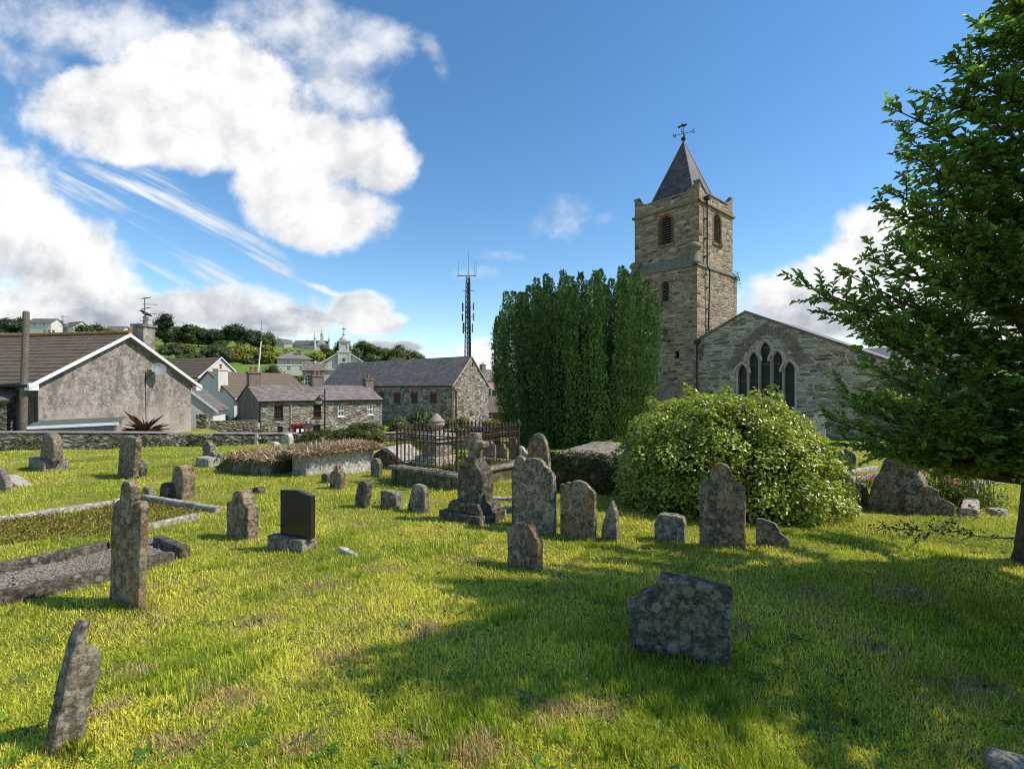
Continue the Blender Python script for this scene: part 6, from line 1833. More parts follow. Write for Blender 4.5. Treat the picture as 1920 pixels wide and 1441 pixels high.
# --- house roofs right of the warehouse
def right_houses():
    D = 95; k = D / F; o = P(908, 730, D)
    def z(py): return EYE + (HY - py) * k
    root = thing('red_brick_house', 'red brick house with brown roof and white window right of the warehouse gable', 'house', (o.x, o.y, Tz(o.x, o.y)))
    f = Fr((o.x, o.y, 0), (.98, .2)); w = win_rect(f, 914, 923, 785, 773)
    ff, fr_, fb, fl, ro = gabled(root, o, (.98, .2), 11, 7, -7, z(771), z(743), MAT['brick'], MAT['tile2'], front=[rect(w)], ov=.3)
    add_window(root, ff, w, MAT['white'], MAT['glass'], (1, 1), dep=.1, fw=.1)
    D2 = 125; o2 = P(893, 730, D2)
    def z2(py): return EYE + (HY - py) * D2 / F
    r2 = thing('pink_terrace_house', 'pinkish house with dark chimney and dormer rising between warehouse and yew', 'house', (o2.x, o2.y, Tz(o2.x, o2.y)))
    f2 = Fr((o2.x, o2.y, 0), (.75, .66))
    ff, fr_, fb, fl, ro = gabled(r2, o2, (.75, .66), 16, 8, -7, z2(712), z2(690), m_render('pink_render', (.52, .34, .27), .3), MAT['gslate'], ov=.3)
    chimney(r2, P(905, 730, D2 + 5), f2.t, 1.3, 1, z2(705), z2(682), MAT['rend_grey'], (-.2, .2))
    m = MB(); q = f2.uz(922, 735); m.box(f2, q[0] - 1, q[0] + 1, q[1] - 2.6, q[1] + 1, .1, .9); d = m.build('dormer', MAT['panel'], r2)
    m = MB(); m.box(f2, q[0] - .6, q[0] + .6, q[1] - 1.4, q[1] + .6, .905, .93); m.build('pane', MAT['glass'], d)
right_houses()

# --- stone outbuilding at the very left
def outbuilding():
    o = P(13, 730, 21.8); root = thing('stone_outbuilding', 'corner of a rubble stone outbuilding with dark slate roof at the left edge', 'shed', (o.x, o.y, Tz(o.x, o.y)))
    t = Vector((.914, .406, 0)); k = 21.8 / F
    def z(py): return EYE + (HY - py) * k
    oo = Vector((o.x, o.y, 0)) - t * 4.5
    gabled(root, oo, t, 4.5, 3, -1.5, z(748), z(715), MAT['ywall'], MAT['gslate'], ov=.15, gv=.12)
outbuilding()

# --- street furniture
def street():
    g = P(47, 730, 21.9); zb = Tz(g.x, g.y); zt = EYE + (HY - 583) / F * 21.9
    m = MB(); tp = P(49, 730, 21.9); b = P(42, 730, 21.9)
    m.tube([(b.x, b.y, zb - .3), ((b.x + tp.x) / 2, b.y, (zb + zt) / 2), (tp.x, tp.y, zt - .06), (tp.x, tp.y, zt)], [.15, .135, .115, .08], 12)
    pl = thing('utility_pole', 'weathered wooden pole standing in front of the bungalow roof', 'pole', (b.x, b.y, zb))
    m.build('shaft', MAT['wood'], pl, smooth=False)
    c = MB(); c.box(Fr((b.x, b.y, 0), (1, 0)), .12, .16, EYE - .5, EYE + 2.6, -.03, .03); c.build('cable_conduit', MAT['black'], pl)
    # lamp
    D = 38; q = P(609, 730, D); zb = -4.2
    def z(py): return EYE + (HY - py) * D / F
    lp = thing('street_lamp', 'black iron street lamp with hanging lantern in front of the cottages', 'street lamp', (q.x, q.y, zb))
    m = MB(); m.tube([(q.x, q.y, zb), (q.x, q.y, z(800)), (q.x, q.y, z(732))], [.09, .06, .045], 8); m.lathe(q, [(.07, z(732)), (.08, z(731)), (.02, z(729))], 8); m.build('post', MAT['black'], lp)
    x = (598 - CX) / F * D; m = MB(); m.bar((q.x, q.y, z(741)), (x, q.y, z(741)), .03); m.tube([(q.x, q.y, z(746)), (x + .3, q.y, z(743)), (x + .15, q.y, z(741))], .02, 5); m.build('bracket', MAT['black'], lp)
    m = MB(); m.lathe((x, q.y), [(.03, z(740)), (.06, z(743)), (.12, z(745)), (.32, z(750)), (.30, z(751))], 10); ln = m.build('lantern', MAT['black'], lp)
    m = MB(); m.lathe((x, q.y), [(.27, z(751.2)), (.22, z(755)), (.1, z(757.5)), (.03, z(758.5))], 10); m.build('lantern_glass', m_plain('frosted_glass', (.55, .55, .5), .25, .05, 2, spec=.6), ln)
    # diamond road sign seen from behind
    D = 37; q = P(579, 730, D); s = thing('road_sign', 'grey back of a diamond road sign on a pale post before the cottages', 'sign', (q.x, q.y, -4.1))
    def z(py): return EYE + (HY - py) * D / F
    m = MB(); m.bar((q.x, q.y, -4.1), (q.x, q.y, z(786)), .045, n=8); m.build('post', MAT['steel'], s)
    f = Fr((q.x, q.y - .06, 0), (1, .1)); m = MB(); r = .40; zc = z(797)
    m.prism(f, [(0, zc - r), (r, zc), (0, zc + r), (-r, zc)], -.012, .012); m.build('sign_plate', MAT['rend_grey'], s)
    m = MB(); m.box(f, -.07, .07, z(793), z(786.5), .02, .05); m.build('fixing_plate', MAT['white'], s)
    # flagpole
    D = 58; a = P(480, 748, D); b = P(489.5, 640, D); c = P(490.5, 600, D)
    s = thing('flagpole', 'slender white flagpole leaning slightly above the cottage chimney', 'pole', (a.x, a.y, Tz(a.x, a.y)))
    m = MB(); m.tube([(a.x - .15, a.y, Tz(a.x, a.y)), a, b], [.1, .09, .07], 8); m.build('pole', MAT['white'], s)
    m = MB(); m.bar(b, c, .035, .02, 6); m.build('top_whip', MAT['steel'], s)
street()

# --- low roofed wall under the gable, purple cordyline
def yard():
    D0, D1 = 21.6, 22.9; a = P(58, 730, D0); b = P(219, 730, D1); t = (b - a); f = Fr((a.x, a.y, 0), (t.x, t.y)); L = Vector((t.x, t.y, 0)).length
    s = thing('lean_to_roof', 'low lean-to with dark felt roof and white fascia against the stained gable', 'shed', (a.x, a.y, Tz(a.x, a.y)))
    def z(py, d): return EYE + (HY - py) * d / F
    z0, z1 = z(800, D0), z(792, D1)
    m = MB(); m.hexa([f.p(0, -1.2, 0), f.p(L, -1.2, 0), f.p(L, z1 - .07, 0), f.p(0, z0 - .07, 0)], [f.p(0, -1.2, -.9), f.p(L, -1.2, -.9), f.p(L, z1 + .02, -.9), f.p(0, z0 + .02, -.9)]); m.build('wall', MAT['render'], s)
    m = MB(); m.slab([f.p(-.1, z0 + .03, .1), f.p(L + .1, z1 + .03, .1), f.p(L + .1, z1 + .22, -1.0), f.p(-.1, z0 + .22, -1.0)], .05); m.build('roof', m_plain('roofing_felt', (.11, .12, .095), .9, .3, 4), s)
    m = MB(); m.hexa([f.p(-.1, z0 - .10, .105), f.p(L + .1, z1 - .10, .105), f.p(L + .1, z1 + .03, .105), f.p(-.1, z0 + .03, .105)], [f.p(-.1, z0 - .10, .13), f.p(L + .1, z1 - .10, .13), f.p(L + .1, z1 + .03, .13), f.p(-.1, z0 + .03, .13)]); m.build('fascia', MAT['white'], s)
    c = P(272, 811, 24.6); n = 75
    az = rng.random(n) * 2 * np.pi; el = rad(8) + rng.random(n) * rad(62)
    D = np.stack([np.cos(az) * np.cos(el), np.sin(az) * np.cos(el), np.sin(el)], 1)
    V, Fc = leaf_arrays(np.tile([c.x, c.y, c.z], (n, 1)) + rng.normal(size=(n, 3)) * .05, D, np.array([0, 0, 1]) + rdir(n) * .4, np.where(rng.random(n) < .25, 1.5, .95) * (.6 + .45 * rng.random(n)), np.full(n, .05), .15, .2)
    cc = np.array([.11, .045, .055]) * (.5 + rng.random((n, 1)))
    pl = thing('cordyline', 'spiky dark purple cordyline growing at the foot of the stained gable', 'plant', (c.x, c.y, c.z - .2))
    np_mesh('leaves', V, [Fc], MAT['leaf'], pl, cols=np.repeat(cc, 4, 0))
    m = MB(); m.tube([(c.x, c.y, Tz(c.x, c.y) - .1), (c.x, c.y, c.z)], [.1, .07], 8); m.build('stem', MAT['bark'], pl)
    # stone gate pier and garden seat by the cottages
    q = P(383, 730, 33); m = MB(); m.box(Fr((q.x, q.y, 0), (1, .2)), -.35, .25, Tz(q.x, q.y) - .5, EYE + (HY - 776) / F * 33, -.35, .35); o = m.build('gate_pier', MAT['ywall'], loc=(q.x, q.y, Tz(q.x, q.y))); props(o, 'squat rubble gate pier between bungalow and cottages', 'pier')
    q = P(400, 730, 36); m = MB(); m.box(Fr((q.x, q.y, 0), (.9, .4)), -.3, 2.8, Tz(q.x, q.y) - .5, EYE + (HY - 789) / F * 36, -.3, 0); o = m.build('garden_wall', MAT['ywall'], loc=(q.x, q.y, Tz(q.x, q.y))); props(o, 'short grey garden wall left of the pale sheet roof', 'wall')
yard()
# ------------------------------------------------------------------ trees and shrubs
def lumps_in(c, r, n, lr, squash=1.0, zbias=0):
    out = []
    for _ in range(n):
        while True:
            q = [RND.uniform(-1, 1) for _ in range(3)]
            if sum(v * v for v in q) < 1: break
        s = RND.uniform(.7, 1.3) * lr
        out.append((c[0] + q[0] * (r[0] - lr * .6), c[1] + q[1] * (r[1] - lr * .6), c[2] + q[2] * (r[2] - lr * .6), s, s, s * squash))
    return out

def far_tree(label, px, pyb, pyt, wpx, D, c1, c2, n=1500, nl=16, name='broadleaf_tree', group=None, low=.18, leaf=None):
    k = D / F; w = wpx * k; h = (pyb - pyt) * k; x = (px - CX) * k; g = Tz(x, D); z0 = min(g, EYE + (HY - pyb) * k)
    zt = EYE + (HY - pyt) * k
    root = thing(name, label, 'tree', (x, D, g), group)
    zb = min(EYE + (HY - pyb) * k, g + .12 * (zt - g)); zc = (zb + zt) / 2; rz = (zt - zb) * .5
    lr = min(w, zt - zb) * .24
    L = lumps_in((x, D, zc), (w / 2, w / 2, rz), nl, lr, .85)
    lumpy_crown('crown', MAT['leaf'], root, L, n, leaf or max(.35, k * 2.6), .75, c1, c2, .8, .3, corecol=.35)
    m = MB(); th = max(.12, h * .02); m.tube([(x, D, g - .3), (x + th, D, (g + zc) / 2), (x, D, zc)], [th * 1.5, th, th * .5], 7)
    for s in (-1, 1): m.tube([(x, D, (g + zc) / 2), (x + s * w * .2, D + .2, zc)], [th * .7, th * .3], 5)
    m.build('trunk', MAT['bark'], root)
DG, MG, YG, LG = (.045, .075, .018), (.11, .155, .035), (.30, .31, .035), (.16, .20, .045)
G1 = 'trees on the far hillside'
for a in (
    ('dark tree clump at the far left edge of the hill', 15, 622, 588, 66, 215, DG, MG),
    ('dark leafy tree between white bungalow and small brown gabled house', 103, 622, 598, 40, 240, DG, MG),
    ('dense dark rounded tree right of the small brown gabled house', 166, 634, 603, 66, 200, DG, MG),
    ('low dark bush left of the long low grey roofed houses', 205, 632, 618, 40, 195, DG, MG),
    ('tallest open hill tree just right of the bungalow chimney', 309, 645, 587, 44, 225, (.045, .07, .018), (.10, .13, .035)),
    ('dark tree right of the tallest open hill tree', 345, 648, 603, 46, 235, DG, MG),
    ('medium green tree second from the tallest open hill tree', 372, 648, 610, 36, 245, DG, MG),
    ('small dark tree left of the broad dark oak', 398, 650, 615, 34, 245, DG, MG),
    ('broad dark oak crown above the yellow hedge', 446, 655, 610, 88, 240, DG, (.075, .12, .028)),
    ('dark tree right of the broad dark oak behind the flagpole', 492, 655, 618, 48, 250, DG, MG),
    ('yellowish tree left of the hill chapel', 504, 655, 628, 28, 240, MG, LG),
    ('pale olive shrub on the pasture left', 330, 676, 640, 64, 175, (.09, .11, .03), (.17, .18, .055)),
    ('light olive tree on the pasture right', 408, 692, 644, 66, 165, (.08, .10, .03), (.16, .17, .05)),
    ('low light shrub at the pasture foot', 365, 684, 662, 60, 160, (.09, .12, .03), (.17, .19, .05)),
    ('tree before the hill chapel facade', 614, 680, 653, 44, 205, DG, LG),
    ('round green tree behind the market house cupola left', 640, 674, 640, 40, 215, MG, LG),
    ('tallest green tree right of the cupola', 680, 676, 638, 50, 205, MG, LG),
    ('low green tree second right of the cupola', 712, 676, 646, 46, 205, MG, LG),
    ('round green tree third right of the cupola', 744, 676, 645, 44, 205, MG, LG),
    ('last hill tree tapering down above the warehouse ridge', 772, 680, 655, 50, 210, MG, LG),
    ('olive leafy tree before the hip roofed house', 514, 728, 678, 54, 92, (.075, .085, .03), (.17, .17, .075)),
    ('bright green bush under the hip roofed house', 530, 728, 702, 30, 90, MG, LG),
    ('dark conifer bush beside the stone hall', 549, 728, 702, 26, 90, (.014, .03, .01), (.03, .055, .015)),
    ('green bush against the stone hall corner', 562, 726, 698, 20, 95, MG, LG),
): far_tree(*a, group=G1)
for i, (px, w) in enumerate(((455, 58), (500, 56), (545, 50), (588, 40))):
    far_tree(('yellow green hedge tree below the dark oak', 'yellow green hedge tree by the flagpole', 'yellow green hedge tree below the chapel left', 'yellow green hedge tree below the chapel facade')[i], px, 692, (646, 648, 656, 657)[i], w, 185, (.26, .28, .03), (.55, .52, .05), group='yellow hedge trees on the hill')
for i, (px, pt, w, pb) in enumerate(((-40, 600, 90, 635), (268, 622, 40, 660), (425, 660, 40, 700), (470, 672, 50, 705))):
    far_tree(('tree beyond the far left of the frame', 'green tree behind the bungalow chimney', 'small dark tree at the pasture edge', 'mid green tree under the yellow hedge')[i], px, pb, pt, w, 180, DG, MG, group=G1)

for i, (px, pyt, w, D_, kind) in enumerate(((322, 612, 50, 260, 0), (356, 612, 44, 262, 0), (386, 616, 40, 265, 0), (416, 616, 44, 262, 0), (470, 616, 52, 262, 0), (420, 640, 46, 215, 1), (450, 648, 40, 205, 0), (478, 650, 44, 205, 1),
        (520, 660, 40, 225, 1), (545, 663, 36, 215, 1), (575, 663, 40, 215, 0), (600, 664, 36, 200, 1), (634, 652, 36, 225, 1), (660, 652, 44, 225, 0), (695, 650, 44, 222, 1), (728, 652, 40, 222, 0), (758, 654, 40, 222, 1), (785, 662, 34, 222, 0), (700, 662, 44, 170, 1), (740, 664, 44, 170, 1), (670, 660, 36, 170, 0),
        (300, 655, 34, 190, 1), (395, 676, 36, 150, 1), (640, 668, 50, 165, 0), (600, 672, 40, 160, 1), (240, 618, 40, 270, 0), (70, 606, 46, 260, 0), (20, 604, 60, 255, 0))):
    far_tree('leafy tree massed with the others on the wooded hillside', px, pyt + 36, pyt, w, D_, (DG, MG)[kind], (MG, LG)[kind], 700, 9, group='massed hillside trees')

def shrub(name, label, px, pyb, pyt, wpx, D, c1, c2, n, leaf, nl=18, cat='bush', mat='leaf', depth=None, W=.7, asp=.3):
    k = D / F; w = wpx * k; x = (px - CX) * k; zb = EYE + (HY - pyb) * k; zt = EYE + (HY - pyt) * k; g = Tz(x, D)
    zb = min(zb, g + .2); root = thing(name, label, cat, (x, D, g)); dp = depth or w
    L = lumps_in((x, D, (zb + zt) / 2), (w / 2, dp / 2, (zt - zb) / 2), nl, min(w, zt - zb) * asp, .9)
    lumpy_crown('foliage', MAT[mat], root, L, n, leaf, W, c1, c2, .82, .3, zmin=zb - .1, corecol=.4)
    m = MB()
    for a in range(4): m.tube([(x + .05 * a, D, g - .1), (x + .1 * (a - 1.5), D + .1 * (a % 2), (zb + zt) / 2)], [.04, .02], 5)
    m.build('stems', MAT['bark'], root)
    return root
shrub('hedge_shrub', 'low clipped green hedge shrub by the wall, left of the taller one', 612, 842, 806, 92, 24.5, (.05, .075, .016), (.15, .16, .035), 6000, .10)
shrub('hedge_shrub', 'taller yellowish green hedge shrub by the wall', 678, 843, 791, 88, 24.2, (.07, .085, .018), (.20, .185, .04), 8000, .10)
shrub('garden_bush', 'bright green bush at the foot of the cottage front', 500, 812, 795, 48, 39, LG, YG, 1500, .16)
shrub('garden_bush', 'bright green leafy bush at the corner of cottages and warehouse', 747, 810, 782, 46, 50, MG, (.16, .22, .05), 2200, .2)
shrub('garden_bush', 'dark ivy bush against the shaded warehouse wall', 790, 812, 768, 60, 62, DG, MG, 2500, .25)
shrub('garden_bush', 'sparse green shrub behind the urn', 812, 812, 780, 40, 55, MG, LG, 900, .22, 10)
shrub('garden_bush', 'light weedy shrub at the warehouse corner right of the urn', 858, 812, 783, 60, 58, LG, YG, 1200, .22, 12)
shrub('garden_hedge', 'sunlit hedge in front of the red brick house', 935, 802, 786, 60, 80, MG, YG, 1500, .3)
shrub('garden_bush', 'green garden bush right of the bungalow', 412, 790, 772, 46, 46, MG, LG, 1500, .2)
shrub('garden_bush', 'orange flowering bush at the bungalow corner', 383, 792, 762, 24, 45, (.12, .09, .03), (.30, .17, .05), 800, .18)
shrub('garden_bush', 'little green bush under the white house window', 446, 792, 778, 30, 47, MG, LG, 700, .18)

# ------------------------------------------------------------------ round bush
def round_bush():
    c = Vector((3.66, 8.75, 0)); g = Tz(c.x, c.y)
    root = thing('round_bush', 'large rounded glossy bush with yellow green leaves in front of the church', 'bush', (c.x, c.y, g))
    L = []
    for _ in range(280):
        a = RND.uniform(0, 2 * math.pi); e = math.asin(RND.uniform(0, 1)); r = RND.uniform(.90, 1.0)
        # dome, a little higher left of the middle, bulging low on the right
        hx = 2.10 + .10 * math.cos(a); hz = 1.90
        ex = max(math.cos(e), .0) ** .85
        x = c.x + math.cos(a) * ex * hx * r * .86; y = c.y + math.sin(a) * ex * 1.75 * r * .86; z = g + .1 + math.sin(e) * (hz + .18 * math.cos(a - 2.6) * ex) * r * .86
        nz = noise.noise(Vector((x * 1.1, y * 1.1, z * 1.3 + 4)))
        out = .05 * nz + .05 * noise.noise(Vector((x * 2.7, y * 2.7, z * 2.7)))
        x += math.cos(a) * ex * out * 1.6; y += math.sin(a) * ex * out * 1.6; z += math.sin(e) * out * 1.9
        s = RND.uniform(.17, .34); L.append((x, y, z, s, s, s * .85))
        if RND.random() < .06 and e > .5:
            for k in range(3): L.append((x + RND.gauss(0, .06), y + RND.gauss(0, .06), z + s + .06 * k, .08, .08, .09))
    lumpy = np.array(L); n = 62000
    o = lumpy_crown('foliage', MAT['leaf_gloss'], root, lumpy, n, .066, .6, (.085, .15, .018), (.58, .63, .095), 0, .7, zmin=g - .03, fold=.16, cvar=.45)
    # added solid ball coloured as deep inner shade, so that nothing shows through
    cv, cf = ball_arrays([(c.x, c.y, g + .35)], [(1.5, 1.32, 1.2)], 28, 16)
    np_mesh('inner_shade_fill', cv, [cf], m_plain('bush_inner_shade', (.012, .018, .006), .95, .4, 9), root)
round_bush()

# ------------------------------------------------------------------ yew
def yew():
    D = 24.0; c = Vector(((1077 - CX) / F * D, D, 0)); g = Tz(c.x, c.y)
    root = thing('yew_tree', 'massive dark green upright yew with many vertical plumes beside the tower', 'tree', (c.x, c.y, g))
    pos = []; cols = []; core = []; spind = []
    # silhouette of the top from the photograph
    tops = ([925, 640], [935, 592], [950, 562], [975, 545], [1000, 541], [1020, 532], [1045, 530], [1075, 529], [1105, 529], [1130, 533], [1150, 520], [1168, 517], [1190, 533], [1210, 548], [1222, 570], [1230, 605])
    tx, ty = zip(*tops); B = []; LV = []
    plumes = []
    for ringn, (rr, num) in enumerate(((1.0, 34), (.72, 22), (.42, 12), (.12, 4))):
        for i in range(num):
            a = 2 * math.pi * (i + RND.uniform(-.25, .25)) / num + ringn
            plumes.append((math.cos(a) * rr, math.sin(a) * rr, rr))
    PB, PD, PN, PC = [], [], [], []
    for ux, uy, rr in plumes:
        jit = RND.uniform(.90, 1.06); x = c.x + ux * 3.5 * jit; y = c.y + uy * 2.9 * jit; px = CX + F * x / D
        top = EYE + (HY - np.interp(px, tx, ty)) / F * D - RND.uniform(0, .22) - (RND.uniform(.3, 1.2) if rr > .9 and RND.random() < .25 else 0)
        x0, y0 = c.x + ux * 2.7, c.y + uy * 2.2
        h = top - g; r = RND.uniform(.27, .43); ph = RND.uniform(0, 9); shade = RND.uniform(.75, 1.25)
        n = 2600 if rr > .9 else (2000 if rr > .6 else 1100)
        q = rng.random(n) ** (.9 if rr > .9 else .6); an = rng.random(n) * 2 * np.pi
        k = np.minimum(1, q * 1.8) ** .8
        bx = x0 + (x - x0) * k + .07 * np.sin(q * 9 + ph); by = y0 + (y - y0) * k + .07 * np.cos(q * 8 + ph)
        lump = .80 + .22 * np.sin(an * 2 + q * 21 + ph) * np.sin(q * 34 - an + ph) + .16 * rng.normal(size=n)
        rq = r * np.where(q < .74, 1.15 - .2 * q, np.maximum(.22, 1.0 - ((q - .74) / .26) ** 2.2 * .8)) * np.clip(lump, .35, 1.35)
        o = np.stack([np.cos(an), np.sin(an), np.zeros(n)], 1)
        PB.append(np.stack([bx + o[:, 0] * rq, by + o[:, 1] * rq, g + h * q], 1))
        PN.append(o + rdir(n) * .6 + [0, 0, .45]); PD.append(o * .55 + rdir(n) * .5 + [0, 0, .9])
        f = np.clip(.35 + 1.3 * (lump - .85) + .2 * rng.normal(size=n), 0, 1)[:, None]  # hollows of each plume darker, lumps lighter: fold shade put into leaf colour
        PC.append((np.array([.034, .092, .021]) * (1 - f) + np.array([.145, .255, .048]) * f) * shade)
    PB, PN, PD, PC = (np.concatenate(v) for v in (PB, PN, PD, PC)); n = len(PB)
    V, Fc = leaf_arrays(PB, PD, PN, .075 + .065 * rng.random(n), .042 + .026 * rng.random(n), .2, .05)
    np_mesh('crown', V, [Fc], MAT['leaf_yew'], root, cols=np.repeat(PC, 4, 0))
    m = MB()
    for i in range(7):
        a = i * .9; m.tube([(c.x + math.cos(a) * .4, c.y + math.sin(a) * .4, g - .2), (c.x + math.cos(a) * 1.2, c.y + math.sin(a) * 1.1, g + 3.4)], [.2, .1], 8)
    m.build('trunk', MAT['bark'], root)
    cv, cf = ball_arrays([(c.x, c.y, g + 2.9)], [(2.75, 2.3, 3.3)], 24, 14)  # added solid ball, its near-black colour stands for the shaded inside
    np_mesh('inner_shade_fill', cv, [cf], m_plain('yew_inner_shade', (.008, .014, .006), .95, .4, 9), root)
yew()

# ------------------------------------------------------------------ holly tree at the right
def holly():
    b = Vector((5.66, 5.5, 0)); g = Tz(b.x, b.y)
    root = thing('holly_tree', 'big dark glossy leaved holly tree filling the right edge and shading the lawn', 'tree', (b.x, b.y, g))
    def trunk(z):
        q = max(z - g, 0) / 7.2
        return Vector((b.x - .30 * min(1, q * 3) - .25 * q, b.y - 1.1 * min(1, q * 1.5), z))
    m = MB(); zs = [g - .2, g + .1, g + .5, g + 1, g + 2, g + 3.5, g + 5, g + 6.8]
    m.tube([trunk(z) for z in zs], [.24, .17, .15, .14, .12, .09, .06, .02], 10)
    m.tube([trunk(g + .4), trunk(g + 1.2) + Vector((.5, .2, .1)), trunk(g + 3.5) + Vector((.9, .2, 0))], [.12, .09, .04], 8)
    m.build('trunk', MAT['bark'], root)
    limbs = []
    def limb(z0, tip, sag=.0):
        a = trunk(z0); t = Vector(tip); mid = a.lerp(t, .5) + Vector((0, 0, sag)); p = []
        for i in range(13):
            q = i / 12; p.append(a * (1 - q) ** 2 + mid * (2 * q * (1 - q)) + t * q * q)
        return p
    tips = [(1517, 540, 4.3, 2.2), (1545, 556, 4.2, 2.0), (1565, 590, 4.5, 1.8), (1640, 492, 4.4, 2.6), (1600, 520, 4.1, 2.2), (1670, 392, 4.4, 3.0), (1700, 375, 4.1, 3.0), (1692, 212, 4.3, 3.8), (1712, 272, 4.5, 3.6), (1742, 350, 4.2, 3.3), (1722, 300, 4.1, 3.4),
            (1755, 185, 4.4, 4.2), (1800, 120, 4.5, 4.5), (1812, 150, 4.2, 4.3), (1885, 15, 4.5, 5.0), (1850, 70, 4.4, 4.8), (1900, 60, 4.2, 4.6), (1590, 735, 4.6, 1.2), (1565, 790, 4.7, 1.0), (1598, 832, 4.8, .9), (1640, 838, 4.7, .95), (1690, 840, 4.9, 1.0), (1745, 828, 4.6, 1.05), (1790, 822, 5, 1.1),
            (1620, 605, 4.3, 1.7), (1655, 640, 4.6, 1.5), (1690, 690, 4.5, 1.3), (1610, 765, 4.4, 1.1), (1680, 760, 4.3, 1.1), (1720, 800, 4.4, 1.0), (1750, 740, 4.2, 1.2), (1660, 560, 4.5, 2.0), (1700, 480, 4.2, 2.4), (1735, 430, 4.5, 2.7), (1760, 560, 4.1, 1.9), (1800, 640, 4.3, 1.5), (1840, 800, 4.5, 1.1), (1880, 820, 4.8, 1.1),
            (1780, 260, 4.2, 3.6), (1820, 330, 4.4, 3.2), (1850, 220, 4.2, 3.9), (1850, 450, 4.2, 2.6), (1890, 560, 4.4, 2.0), (1800, 500, 4.4, 2.3), (1830, 720, 4.2, 1.3), (1700, 620, 4.1, 1.6), (1640, 690, 4.2, 1.4), (1650, 800, 4.4, 1.0), (1780, 790, 4.2, 1.0)]
    for px, py, d, z0 in tips: limbs.append((limb(g + z0, P(px, py, d), -.12), 1.0))
    for i in range(50):
        z = RND.uniform(1.05, 5.9); q = (z - .9) / 5.9; r = 2.55 * (1 - q) ** .75 + .15; a = RND.uniform(0, 2 * math.pi)
        t = trunk(g + z); tip = Vector((t.x + math.cos(a) * r * RND.uniform(.6, 1), t.y + .15 + math.sin(a) * r * .74 * RND.uniform(.6, 1), g + z + RND.uniform(-.1, .45)))
        # keep the view of the lawn and bush clear: nothing outside the crown outline of the photograph
        if tip.y < 2.2: continue
        px = CX + F * tip.x / tip.y; py = HY - F * (tip.z - EYE) / tip.y
        edge = np.interp(py, [-200, 0, 100, 200, 270, 360, 400, 490, 540, 600, 650, 740, 830, 870], [1900, 1890, 1830, 1725, 1740, 1765, 1700, 1670, 1580, 1640, 1690, 1640, 1640, 1720])
        if px < edge or py > RND.uniform(800, 842): continue
        limbs.append((limb(g + z * .78, tip, -.1), .9))
    for i in range(70):
        z = RND.uniform(1.3, 6.3); q = (z - 1.0) / 6.0; r = 1.75 * (1 - q) ** .6 + .2; a = RND.uniform(0, 2 * math.pi); rr = RND.uniform(.35, 1)
        tip = Vector((5.55 + math.cos(a) * r * rr, 3.35 + math.sin(a) * r * .85 * rr, g + z))
        if tip.x / tip.y < 1.04: continue
        limbs.append((limb(g + z * .7, tip, -.05), .75))
    for i in range(60):
        z = RND.uniform(3.6, 6.9); w = 1.15 * (1 - (z - 3.6) / 4.6); tip = Vector((5.35 + RND.uniform(-w, w), 2.75 + RND.uniform(-.6, .7) * w, g + z))
        if tip.x / tip.y < 1.06: continue
        limbs.append((limb(g + z * .72, tip, -.05), .75))
    for i in range(55):
        z = RND.uniform(1.0, 4.4); tip = Vector((RND.uniform(4.3, 6.8), RND.uniform(1.6, 2.9), g + z))
        if tip.x / tip.y < 1.06: continue
        limbs.append((limb(g + z * .7, tip, -.05), .75))
    br = MB(); LP, LD, LN, LL = [], [], [], []
    for p, dens in limbs:
        br.tube([p[i] for i in (0, 3, 6, 9, 12)], [.035, .028, .02, .012, .004], 5)
        n = len(p)
        for k in range(4, n):
            q = k / (n - 1); o = p[k]; d = (p[min(k + 1, n - 1)] - p[k - 1]).normalized(); out = (p[-1] - p[0]); out.z *= .3; out.normalize()
            for s in ((-1, 1, 0, -.5, .6) if k < n - 1 else (-.4, .4, 0)):
                side = d.cross(Vector((0, 0, 1))).normalized() * s
                dd = (d * .8 + side * .9 + Vector((RND.uniform(-.4, .4), RND.uniform(-.4, .4), RND.uniform(-.45, .9)))).normalized()
                ln = RND.uniform(.16, .36) * (1.15 - .45 * q)
                e = o + dd * ln
                br.bar(o, e, .005, .002, 4)
                up = Vector((RND.uniform(-.8, .8), RND.uniform(-.9, .6), 1)).normalized()
                m_ = int(ln / .021 * dens)
                for j in range(m_):
                    w = (j + RND.random()) / m_; base = o.lerp(e, .1 + .9 * w)
                    sd = dd.cross(up).normalized() * (1 if j % 2 else -1)
                    ld = dd * RND.uniform(.3, .9) + sd * RND.uniform(.4, 1) + up * RND.uniform(-.35, .5)
                    LP.append(base); LD.append(ld); LN.append(up + Vector((RND.uniform(-.7, .7), RND.uniform(-.7, .7), RND.uniform(-.2, .4)))); LL.append(RND.uniform(.05, .09))
    br.build('branches', MAT['bark'], root)
    LP, LD, LN = (np.array([tuple(v) for v in q]) for q in (LP, LD, LN)); LL = np.array(LL); n = len(LP)
    V, Fc = leaf_arrays(LP, LD, LN, LL, LL * .55, .28, .18)
    f = np.clip(rng.normal(size=(n, 1)) * .3 + .4, 0, 1)
    c = np.array([.11, .20, .05]) * (1 - f) + np.array([.36, .52, .115]) * f
    yellow_tint = rng.random(n) < .05; c[yellow_tint] = np.array([.18, .22, .03])  # a few leaves picked at random get a yellow green colour
    np_mesh('crown', V, [Fc], MAT['leaf_holly'], root, cols=np.repeat(c, 4, 0))
    print('holly leaves', n)
    # dead grey twigs hanging in the lower crown
    dt = MB()
